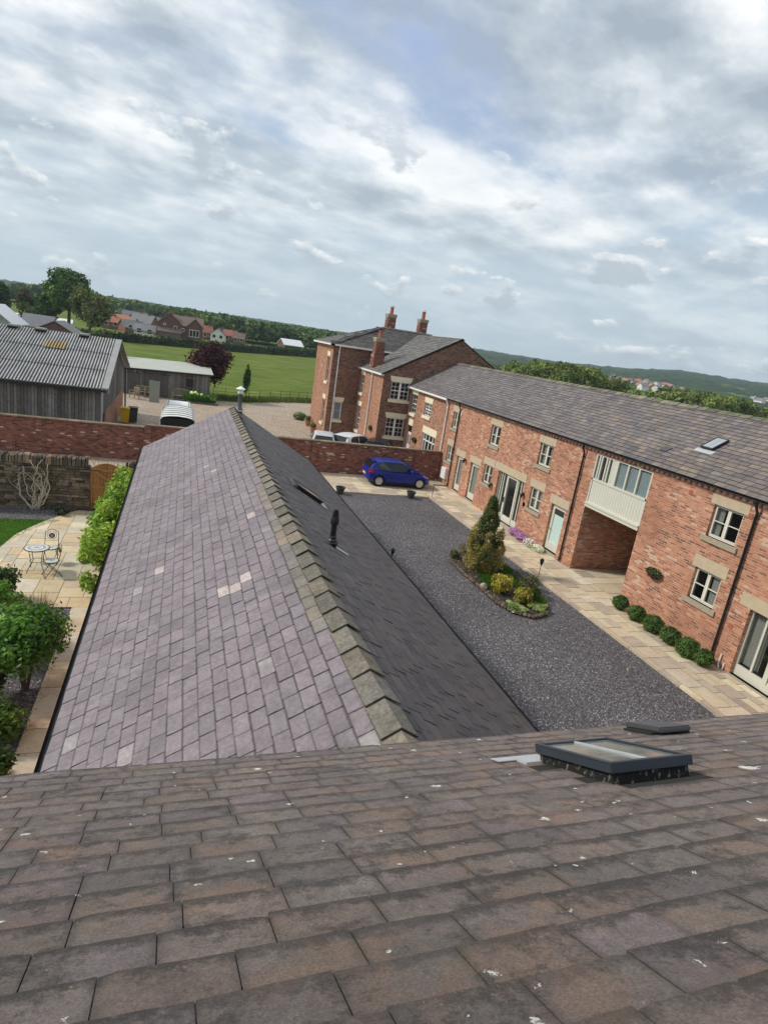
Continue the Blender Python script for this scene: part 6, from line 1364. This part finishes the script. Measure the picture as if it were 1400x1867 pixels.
# ================================================================== COURTYARD OBJECTS
def planter(x, y, label):
    T = thing('round_planter', label, 'plant pot', (x, y, .0)); mb = MB(); mb.lathe((x, y, 0), [(.13, 0), (.15, .02), (.20, .22), (.235, .30), (.25, .31), (.25, .37), (.22, .37), (.21, .31)], 20); mb.build('pot', 'grey_pot', T, smooth=True, auto=40)
    mb = MB(); mb.lathe((x, y, .29), [(.205, 0), (.2, .02)], 16); mb.build('soil', 'soil', T)
planter(7.75, 28.1, 'empty grey round pot at the corner of the flags near the slate roof'); planter(11.56, 28.1, 'empty grey round pot standing in front of the blue car')
def spike(x, y, label, h=.72):
    T = thing('garden_spike_lamp', label, 'lamp', (x, y, 0)); mb = MB(); mb.cyl((x, y, 0), (x, y, h-.2), .011, None, 6); mb.build('stake', 'black_metal', T)
    mb = MB(); mb.lathe((x, y, h-.22), [(.015, 0), (.045, .06), (.075, .19), (.09, .20), (.06, .26), (.02, .29)], 8); mb.build('lamp_head', 'black_metal', T)
spike(12.88, 17.73, 'black spike lantern beside the path opposite the archway'); spike(7.22, 18.36, 'black spike lantern showing just over the dark roof edge'); 
T = thing('reflector_post', 'thin black post at the flag corner in front of the blue car', 'post', (12.9, 28.42, 0)); mb = MB(); mb.cyl((12.9, 28.42, 0), (12.9, 28.42, .68), .018, None, 8); mb.build('stem', 'black_metal', T); mb = MB(); mb.cyl((12.9, 28.42, .68), (12.9, 28.42, .73), .03, .01, 8); mb.build('cap', 'black_metal', T)
BX = 'clipped round lavender balls along the brick wall'
lbs = ['round green clipped bush at the corner of the archway', 'round green bush second from the archway', 'round green bush third from the archway, nearly below the hanging basket', 'round green bush fourth from the archway', 'round green bush fifth from the archway, below the lower window', 'round green bush nearest the black drainpipe']
for i, (y, x, r) in enumerate(((15.0, 14.35, .28), (14.17, 14.34, .29), (13.41, 14.33, .33), (12.69, 14.33, .31), (11.96, 14.29, .36), (11.42, 14.36, .29))):
    T = thing('ball_bush', lbs[i], 'bush', (x, y, .07), BX); rs_ = np.random.RandomState(60+i); cl = [leaf_cloud(rs_, (x, y, .33), (r*(.92+.16*rs_.random()), r*(.92+.16*rs_.random()), r*(.78+.14*rs_.random())), 3200, .035, (.08, .155, .04), .4, shell=.22, asp=.3), leaf_cloud(rs_, (x, y, .36), (r*.8, r*.8, r*.7), 900, .05, (.02, .045, .012), .3, shell=.3)]
    foliage('foliage', cl, 'leaf', T); mb = MB(); mb.tube([(x, y, .06), (x, y, .4)], .03, 6); mb.build('stem', 'bark', T)
# flowers by the wall
def mound(name, label, cat, cen, rad, n, leafc, nf, fc, size=.035, fsize=.04, fmat='petal', stem=True):
    x, y, z = cen; T = thing(name, label, cat, (x, y, z-rad[2]*.5)); rs_ = np.random.RandomState(int(abs(x*100+y*37)) % 9999)
    foliage('foliage', [leaf_cloud(rs_, cen, rad, n, size, leafc, .4, shell=.35)], 'leaf', T)
    if nf: foliage('blooms', [leaf_cloud(rs_, (x, y, z+rad[2]*.12), (rad[0]*1.03, rad[1]*1.03, rad[2]), nf, fsize, fc, .2, shell=.08)], fmat, T)
    return T
mound('flower_clump', 'mauve flowering clump by the wall just right of the patio doors', 'flowers', (14.55, 22.45, .2), (.24, .36, .2), 500, (.05, .10, .03), 900, (.50, .27, .62))
mound('flower_clump', 'mauve flowering clump next to the white flowers', 'flowers', (14.5, 21.75, .2), (.24, .36, .2), 500, (.05, .10, .03), 1000, (.52, .28, .65))
mound('flower_clump', 'white flowering clump beside the mauve flowers', 'flowers', (14.5, 21.1, .18), (.24, .36, .18), 500, (.06, .11, .04), 900, (.70, .64, .78)); mound('flower_clump', 'white flowering clump nearest the pale stable door', 'flowers', (14.55, 20.5, .16), (.2, .32, .15), 400, (.06, .11, .04), 650, (.72, .68, .80))
def wall_basket(fr, u, v, label, flowers=(.30, .08, .12), r=.24):
    c = fr.p(u, v, .02); T = thing('hanging_basket', label, 'planter', tuple(c)); mb = MB()
    for k in range(9):
        a = math.pi*k/8; mb.tube([fr.p(u+math.cos(a)*r, v, .02+math.sin(a)*r*.9), fr.p(u+math.cos(a)*r*.6, v-r*.6, .02+math.sin(a)*r*.5), fr.p(u, v-r*.85, .03)], .007, 4)
    mb.tube([fr.p(u+math.cos(math.pi*k/12)*r, v, .02+math.sin(math.pi*k/12)*r*.9) for k in range(13)], .01, 5); mb.build('wire_frame', 'black_metal', T)
    cc = fr.p(u, v-.04, .1); rs_ = np.random.RandomState(int(u*10)); foliage('foliage', [leaf_cloud(rs_, tuple(cc), (.13, r*1.05, .16), 700, .035, (.06, .09, .03), .5, shell=.4), leaf_cloud(rs_, tuple(cc+Vector((0, 0, -.03))), (.13, r*.9, .13), 120, .03, flowers, .4, shell=.2), leaf_cloud(rs_, tuple(cc+Vector((0, 0, -.08))), (.12, r*.8, .12), 500, .03, (.10, .08, .055), .4)], 'leaf', T)
wall_basket(fr, 14.37, 1.72, 'wire basket of dull plants on the brick wall between archway and window', r=.33)
wall_basket(fr, 36.9, 1.75, 'hanging flower basket beside the white farmhouse door', r=.28)
wall_basket(fl_, 40.35, 1.75, 'dark round wall basket on the sunny side wall of the farmhouse', r=.22)
for x, y, lb in ((10.15, 49.7, 'terracotta pot with a small shrub at the far corner of the farmhouse'), (9.9, 46.2, 'terracotta pot with a leafy plant beside the farmhouse end wall')):
    T = thing('terracotta_planter', lb, 'plant pot', (x, y, 0)); mb = MB(); mb.lathe((x, y, 0), [(.17, 0), (.25, .36), (.28, .37), (.28, .43), (.22, .43)], 16); mb.build('pot', 'terracotta', T); foliage('foliage', [leaf_cloud(rsn, (x, y, .58), (.26, .26, .24), 400, .06, (.11, .16, .06), .4)], 'leaf', T)
T = mound('grey_bush', 'low grey-green bush on the pale gravel by the far house corner', 'bush', (10.0, 52.8, .3), (.6, .6, .33), 900, (.16, .20, .12), 0, None, .09)
# island bed
IS = [(10.25, 19.75), (9.9, 19.0), (9.86, 18.0), (9.93, 16.8), (9.93, 15.6), (10.15, 14.85), (10.7, 14.45), (11.3, 14.7), (11.75, 15.4), (12.05, 16.4), (12.15, 17.6), (12.05, 18.8), (11.7, 19.7), (11.0, 20.15)]
mb = MB(); poly(mb, IS, .10); solo(mb, 'island_bed', 'soil', 'raised soil of the oval planted bed in the middle of the grey gravel', 'flower bed')
T = thing('bed_edging', 'ring of rough brown edging stones round the oval planted bed', 'edging', (11, 17.3, 0)); rg = random.Random(44); Lp = sum(math.dist(a, b) for a, b in zip(IS, IS[1:]+IS[:1])); nst = 96; cnt = 0; acc = 0; d_ = Lp/nst
segs = list(zip(IS, IS[1:]+IS[:1])); pos = []
for a, b in segs:
    L_ = math.dist(a, b)
    while acc < L_: t = acc/L_; pos.append((a[0]+(b[0]-a[0])*t, a[1]+(b[1]-a[1])*t, math.atan2(b[1]-a[1], b[0]-a[0]))); acc += d_
    acc -= L_
for x, y, an in pos[:100]:
    c = rg.choice([(.22, .15, .11), (.17, .12, .09), (.20, .15, .11), (.12, .095, .08), (.22, .18, .14)]); k = rg.uniform(.6, 1.1); mb = MB(); bm = bmesh.new(); bmesh.ops.create_icosphere(bm, subdivisions=2, radius=1)
    h = rg.uniform(.045, .095); sx_, sy_ = rg.uniform(.06, .10), rg.uniform(.045, .075)
    for f in bm.faces:
        pt = []
        for v_ in f.verts:
            n_ = 1+.22*noise.noise(v_.co*1.7+Vector((x*9, y*9, 0))); p = Vector((v_.co.x*sx_, v_.co.y*sy_, v_.co.z*h))*n_; ca, sa = math.cos(an), math.sin(an); pt.append((x+p.x*ca-p.y*sa, y+p.x*sa+p.y*ca, .07+p.z))
        mb.face(pt, tuple(q*k for q in c))
    bm.free(); mb.build('stone', 'rubble', T)
T = thing('pale_boulder', 'single pale rounded stone on the gravel-side edge of the oval bed', 'stone', (9.97, 16.55, .1)); mb = MB(); bm = bmesh.new(); bmesh.ops.create_icosphere(bm, subdivisions=3, radius=.13)
for f in bm.faces: mb.face([tuple(Vector((9.97, 16.55, .16))+v_.co*(1+.25*noise.noise(v_.co*9))) for v_ in f.verts], (.42, .36, .28))
bm.free(); mb.build('stone', 'rubble', T, smooth=True)
o = foliage('bed_grass', [blades(x, y, r_, n, .12, [(.06, .13, .02), (.09, .17, .03), (.05, .10, .02)], .01, .09) for x, y, r_, n in ((11.0, 17.4, .75, 2600), (11.6, 16.4, .4, 1200), (11.4, 18.3, .6, 1500), (10.5, 16.8, .5, 900), (11.4, 15.6, .4, 900), (11.2, 19.3, .5, 500))], 'leaf'); tag(o, 'short green grass covering the middle of the oval bed', 'grass', None, 'stuff')
# conifer: dark green spire grown through a golden, bronzed skirt
cx_, cy_ = 10.72, 18.3
T = thing('golden_conifer', 'tall pointed conifer, dark green top and bronze-gold lower half, on the oval bed', 'conifer', (cx_, cy_, .05)); rs_ = np.random.RandomState(71); cl = []; cg = []
mb = MB(); mb.tube([(cx_, cy_, .05), (cx_, cy_, .8), (cx_+.02, cy_, 2.5)], .06, 8, taper=.012); mb.build('trunk', 'bark', T)
for i in range(150):
    z = .75+2.05*(i/150)**.9; rr_ = .66*max(.03, (1-(z-.55)/2.40))**.85; a = rs_.random()*6.28; d = rr_*(.55+.5*rs_.random()); c = np.array((.06, .095, .028))*(.7+.7*rs_.random())
    if rs_.random() < .25: c = np.array((.12, .13, .04))
    cl.append(leaf_cloud(rs_, (cx_+math.cos(a)*d, cy_+math.sin(a)*d, z), (.10, .10, .17), 85, .035, c, .4, shell=.4, asp=.45))
for i in range(130):
    z = .18+1.5*rs_.random()**1.1; rr_ = .80*math.sin(min(1, (z+.25)/1.0)*1.45)*(1-.30*max(0, z-.9)); a = rs_.random()*6.28; d = rr_*(.75+.3*rs_.random())
    c = np.array(((.32, .27, .09), (.24, .22, .075), (.38, .31, .12), (.18, .155, .06))[rs_.randint(4)])*(.7+.5*rs_.random()); cg.append(leaf_cloud(rs_, (cx_+math.cos(a)*d, cy_+math.sin(a)*d, z), (.11, .11, .18), 80, .036, c, .4, shell=.4, asp=.45))
foliage('green_spire', cl, 'leaf', T); foliage('golden_skirt', cg, 'leaf', T)
def shrub(name, label, cen, rad, nc, per, size, cols, cat='shrub', seed=1, crad=.42, base=.08, stems=5, asp=.6, var=.35):
    x, y, z = cen; T = thing(name, label, cat, (x, y, base)); rg = random.Random(seed)
    for i in range(stems): a = rg.uniform(0, 6.28); mb = MB(); mb.tube([(x, y, base), (x+math.cos(a)*rad[0]*.3, y+math.sin(a)*rad[1]*.3, z), (x+math.cos(a)*rad[0]*.55, y+math.sin(a)*rad[1]*.55, z+rad[2]*.6)], .018, 5, taper=.006); mb.build('stem', 'bark', T)
    foliage('foliage', crown(seed, cen, rad, nc, per, size, cols, crad, var, -.9, asp=asp), 'leaf', T); return T
YE = [(.40, .33, .05), (.30, .27, .05), (.50, .41, .09), (.20, .20, .04)]
shrub('yellow_shrub', 'bright yellow-leaved shrub on the oval bed, left part', (10.45, 16.2, .42), (.42, .55, .36), 22, 150, .036, YE, seed=3); shrub('yellow_shrub', 'yellow-green shrub on the oval bed nearer the camera than the bright one', (10.75, 15.45, .38), (.42, .45, .30), 18, 140, .035, [(.26, .24, .045), (.16, .17, .035), (.36, .31, .06)], seed=4)
shrub('wispy_shrub', 'grey-brown wispy shrub between the yellow shrubs and the path', (11.45, 16.2, .42), (.40, .45, .36), 12, 70, .03, [(.12, .11, .07), (.09, .10, .05)], seed=5, stems=12)
shrub('small_yellow_bush', 'small mustard bush at the path side of the oval bed', (11.95, 16.65, .35), (.22, .3, .28), 10, 80, .03, [(.22, .20, .05), (.14, .15, .04)], seed=6)
shrub('dark_shrub', 'dark green low shrub behind the yellow ones on the oval bed', (11.15, 15.75, .30), (.35, .4, .25), 12, 120, .035, [(.03, .06, .015), (.05, .08, .02)], seed=7)
shrub('variegated_groundcover', 'pale green and cream leafy clump at the near end of the oval bed', (10.35, 15.05, .16), (.32, .45, .14), 16, 110, .03, [(.28, .36, .14), (.40, .46, .24), (.16, .25, .07)], seed=8, stems=2); shrub('variegated_groundcover', 'pale lime leafy clump spilling over the near right tip of the oval bed', (11.15, 14.95, .17), (.42, .3, .15), 16, 110, .03, [(.26, .35, .12), (.36, .42, .2), (.14, .22, .06)], seed=9, stems=2)
shrub('low_bush', 'brownish green low bush at the far tip of the oval bed beside the conifer', (10.2, 19.35, .22), (.28, .3, .18), 10, 90, .032, [(.12, .12, .045), (.08, .10, .03)], seed=10, stems=3)
# ================================================================== GARDEN
def hedge_shrub():
    T = thing('lime_hedge', 'lime green leafy shrub growing along the eave of the slate roof above the patio', 'shrub', (-1.7, 18.5, 0)); rs_ = np.random.RandomState(15); cl = []
    for i in range(230):
        y = 15.75+6.45*rs_.random(); q = (y-15.2)/7.0; hw_ = .52*(1-.35*q)*min(1, (y-15.5)/.9+.45); x = -1.72+.2*q+hw_*(rs_.random()*2-1); top = 1.45+.55*math.sin(q*2.6)*.3+.25*(1-q)*0+.5*q; z = .25+(top-.25)*rs_.random()**.55
        k = .55+.7*(z/top); cl.append(leaf_cloud(rs_, (x, y, z), (.24, .26, .24), 90, .075, np.array(((.22, .33, .045), (.16, .27, .035), (.30, .40, .075))[rs_.randint(3)])*(.8+.3*rs_.random()), .35, shell=.35, asp=.42))
    foliage('foliage', cl, 'leaf', T)
    for y in (15.8, 17.5, 19.2, 21): mb = MB(); mb.tube([(-1.6, y, 0), (-1.7, y+.1, .7), (-1.8, y, 1.3)], .03, 6, taper=.01); mb.build('stem', 'bark', T)
hedge_shrub()
shrub('mixed_climber', 'duller green climber between the wooden gate and the slate roof', (-1.45, 22.7, 1.35), (.38, .5, .55), 16, 110, .045, [(.10, .15, .05), (.07, .11, .04), (.16, .17, .06)], seed=16, base=0)
# standard shrub on a stem
T = thing('standard_shrub', 'glossy green round-headed shrub on bare stems beside the sandstone strip', 'shrub', (-2.6, 11.7, 0))
for i, (dx, dy) in enumerate(((0, 0), (.12, .1), (-.1, .12))): mb = MB(); mb.tube([(-2.6+dx*.3, 11.7+dy*.3, 0), (-2.6+dx, 11.7+dy, .5), (-2.68+dx*2.2, 11.8+dy*2.2, .95)], .035, 7, taper=.018); mb.build('trunk', 'bark', T)
foliage('crown', crown(17, (-2.80, 11.75, 1.12), (1.0, 1.0, .62), 52, 230, .052, [(.05, .13, .02), (.085, .19, .03), (.035, .09, .015), (.12, .23, .04)], .40, .4, -.6, asp=.5), 'leaf', T)
shrub('green_shrub', 'bright green shrub behind the round-headed one at the left edge', (-3.7, 13.35, 1.1), (.75, .75, .55), 22, 170, .05, [(.09, .19, .03), (.13, .24, .045)], seed=18, base=0)
shrub('dark_glossy_shrub', 'dark glossy evergreen bush beside the bistro table at the left edge', (-4.15, 15.6, .62), (.62, .6, .55), 20, 170, .048, [(.02, .045, .014), (.035, .065, .022), (.05, .08, .035)], seed=19, base=0)
shrub('dark_glossy_shrub', 'second dark evergreen bush between the bistro set and the round-headed shrub', (-3.85, 14.6, .42), (.62, .5, .42), 18, 170, .045, [(.016, .032, .012), (.025, .045, .016)], seed=20, base=0)
shrub('lavender', 'grey spiky lavender clump at the edge of the patio', (-2.95, 14.55, .30), (.34, .3, .24), 10, 60, .03, [(.12, .13, .09), (.09, .10, .06)], 'plant', 21, base=0, stems=10)
o_ = foliage('lavender_stalks', [blades(-2.95, 14.55, .22, 260, .55, [(.10, .12, .07), (.12, .09, .11)], .006, .05, .55)], 'leaf', bpy.data.objects['lavender'])
shrub('green_shrub', 'low green shrub under the round-headed one, lower left edge', (-2.75, 10.2, .45), (.5, .6, .45), 18, 160, .045, [(.05, .10, .018), (.08, .15, .03), (.11, .17, .03)], seed=22, base=0)
shrub('green_shrub', 'dark green bush at the lower left corner above the near roof', (-2.55, 9.0, .40), (.42, .5, .42), 16, 160, .042, [(.03, .07, .015), (.05, .10, .02)], seed=23, base=0)
shrub('green_shrub', 'shadowy shrub behind the trunk of the round-headed one', (-3.3, 11.3, .5), (.6, .7, .45), 18, 150, .045, [(.025, .05, .015), (.04, .075, .02)], seed=24, base=0)
shrub('dark_bed_plant', 'small dark plant in the slate bed below the rubble wall', (-3.75, 22.75, .18), (.35, .25, .2), 10, 90, .04, [(.02, .035, .015), (.035, .05, .02)], 'plant', seed=25, base=0, stems=3)
# bare climber on the rubble wall
T = thing('bare_climber', 'leafless pale twisted climber trained up the rubble stone wall', 'climber', (-4.75, 23.3, 0)); rg = random.Random(33)
for i in range(15):
    mb = MB(); x = -4.72+rg.uniform(-.16, .16); pts = [(x, 23.28, 0)]; tx = -4.72+rg.uniform(-.52, .45); bulge = rg.uniform(-.45, .45)
    n = 9; H_ = rg.uniform(1.1, 1.85) if i > 3 else 1.0
    for k in range(1, n+1):
        f = k/n; pts.append((x+(tx-x)*f+bulge*math.sin(f*3.1)+rg.uniform(-.05, .05), 23.27+rg.uniform(-.05, .04), H_*f+rg.uniform(-.02, .02)))
    mb.tube(pts, rg.uniform(.024, .042), 7, taper=.010)
    for j in range(3): p = pts[rg.randrange(3, n)]; mb.tube([p, (p[0]+rg.uniform(-.2, .2), p[1], p[2]+rg.uniform(.02, .2)), (p[0]+rg.uniform(-.3, .3), p[1], p[2]+rg.uniform(.1, .35))], .011, 5, taper=.004)
    mb.build('branch', 'pale_branch', T, smooth=True)
# bistro set
g = G('mosaic_top'); v = g.obj(); vc = g.vor(v, 30, 'Color'); ed = g.vor(v, 30, 'Distance', 'DISTANCE_TO_EDGE'); sx = g.n('ShaderNodeSeparateXYZ'); g.L(v, sx.inputs[0])
rad = g.math('SQRT', g.math('ADD', g.math('MULTIPLY', sx.outputs[0], sx.outputs[0]), g.math('MULTIPLY', sx.outputs[1], sx.outputs[1]))); band_ = g.ramp(rad, (0, 0.0), (.03, 1.0), (.09, 0.0), (.15, 0.0), (.19, 1.0), (.235, 0.0))
col = g.mix(band_, (.72, .70, .66), (.12, .12, .12)); col = g.mix(.25, col, vc); col = g.mix(g.ramp(ed, (.02, 1.0), (.06, 0.0)), col, (.3, .29, .27)); MT['mosaic_top'] = g.fin(col, .35, None, 0, .5)
T = thing('bistro_table', 'round mosaic-topped bistro table on thin metal legs', 'table', (-3.55, 17.62, .03))
mb = MB(); mb.lathe((-3.55, 17.62, .69), [(.295, 0), (.30, .02), (.28, .03)], 36); tp = mb.build('mosaic_panel', 'mosaic_top', T)
mb = MB(); pts = [(-3.55+math.cos(a)*.305, 17.62+math.sin(a)*.305, .70) for a in [2*math.pi*k/36 for k in range(37)]]; mb.tube(pts, .014, 6); mb.build('rim', 'black_metal', T)
for k in range(4):
    a = R(45+90*k); c, s_ = math.cos(a), math.sin(a); mb = MB(); mb.tube([(-3.55+c*.24, 17.62+s_*.24, .69), (-3.55+c*.20, 17.62+s_*.20, .45), (-3.55+c*.17, 17.62+s_*.17, .3), (-3.55+c*.32, 17.62+s_*.32, .03)], .010, 6); mb.build('leg', 'black_metal', T)
mb = MB(); mb.tube([(-3.55+math.cos(2*math.pi*k/16)*.18, 17.62+math.sin(2*math.pi*k/16)*.18, .33) for k in range(17)], .007, 5); mb.build('leg_ring', 'black_metal', T)
def bistro_chair(x, y, rz, label, medal):
    T = thing('bistro_chair', label, 'chair', (0, 0, 0), 'metal bistro chairs')
    mb = MB(); mb.lathe((0, 0, .44), [(.175, 0), (.18, .015), (.165, .025)], 28); mb.build('seat', 'mosaic_top', T); mb = MB(); mb.tube([(math.cos(2*math.pi*k/24)*.185, math.sin(2*math.pi*k/24)*.185, .445) for k in range(25)], .010, 5); mb.build('seat_ring', 'black_metal', T)
    for s_ in (-1, 1):
        mb = MB(); mb.tube([(s_*.175, -.22, 0), (s_*.175, .10, .44), (s_*.175, .16, .60), (s_*.17, .22, .86)], .009, 6); mb.build('rear_frame', 'black_metal', T); mb = MB(); mb.tube([(s_*.15, .24, 0), (s_*.15, 0, .25), (s_*.15, -.14, .44)], .009, 6); mb.build('leg', 'black_metal', T)
    mb = MB(); mb.tube([(-.17, .22, .86), (-.12, .222, .87), (-.07, .225, .92), (0, .23, .945), (.07, .225, .92), (.12, .222, .87), (.17, .22, .86)], .008, 6); mb.tube([(-.175, .165, .62), (.175, .165, .62)], .006, 5)
    for s_ in (-1, 1): mb.tube([(s_*.02, .2, .64), (s_*.11, .2, .70), (s_*.12, .205, .80), (s_*.03, .215, .88)], .005, 5)
    mb.tube([(-.175, -.2, .03), (.175, -.2, .03)], .006, 5); mb.tube([(-.15, .22, .03), (.15, .22, .03)], .006, 5); mb.build('back_scroll', 'black_metal', T)
    mb = MB(); mb.lathe((0, .195, .755), [(.075, -.01), (.08, 0), (.075, .012)], 22, 'y'); q = mb.build('back_medallion', 'black_metal', T); mb = MB(); mb.lathe((0, .195, .755), [(.05, -.014), (.05, .015)], 20, 'y'); mb.build('medallion_tile', 'mosaic_top' if medal else 'black_metal', q)
    T.location = (x, y, .03); T.rotation_euler = (0, 0, rz)
bistro_chair(-3.32, 18.25, R(2), 'metal bistro chair with a pale tiled medallion, behind the table', True); bistro_chair(-3.12, 17.25, R(-68), 'metal bistro chair with a dark medallion, on the right-hand near side of the table', False)

# ================================================================== AIR
g = G('haze'); g.t.nodes.remove(g.p); vol = g.n('ShaderNodeVolumePrincipled'); vol.inputs['Color'].default_value = (.74, .88, 1.0, 1); vol.inputs['Density'].default_value = .00021; vol.inputs['Anisotropy'].default_value = .2
g.L(vol.outputs[0], g.t.nodes['Material Output'].inputs['Volume']); MT['haze'] = g.m
mb = MB(); mb.box(-2800, 2800, -1600, 2800, -20, 110); o = mb.build('haze', 'haze'); tag(o, 'thin pale summer haze filling the air over the fields and hills', 'haze', None, 'stuff')
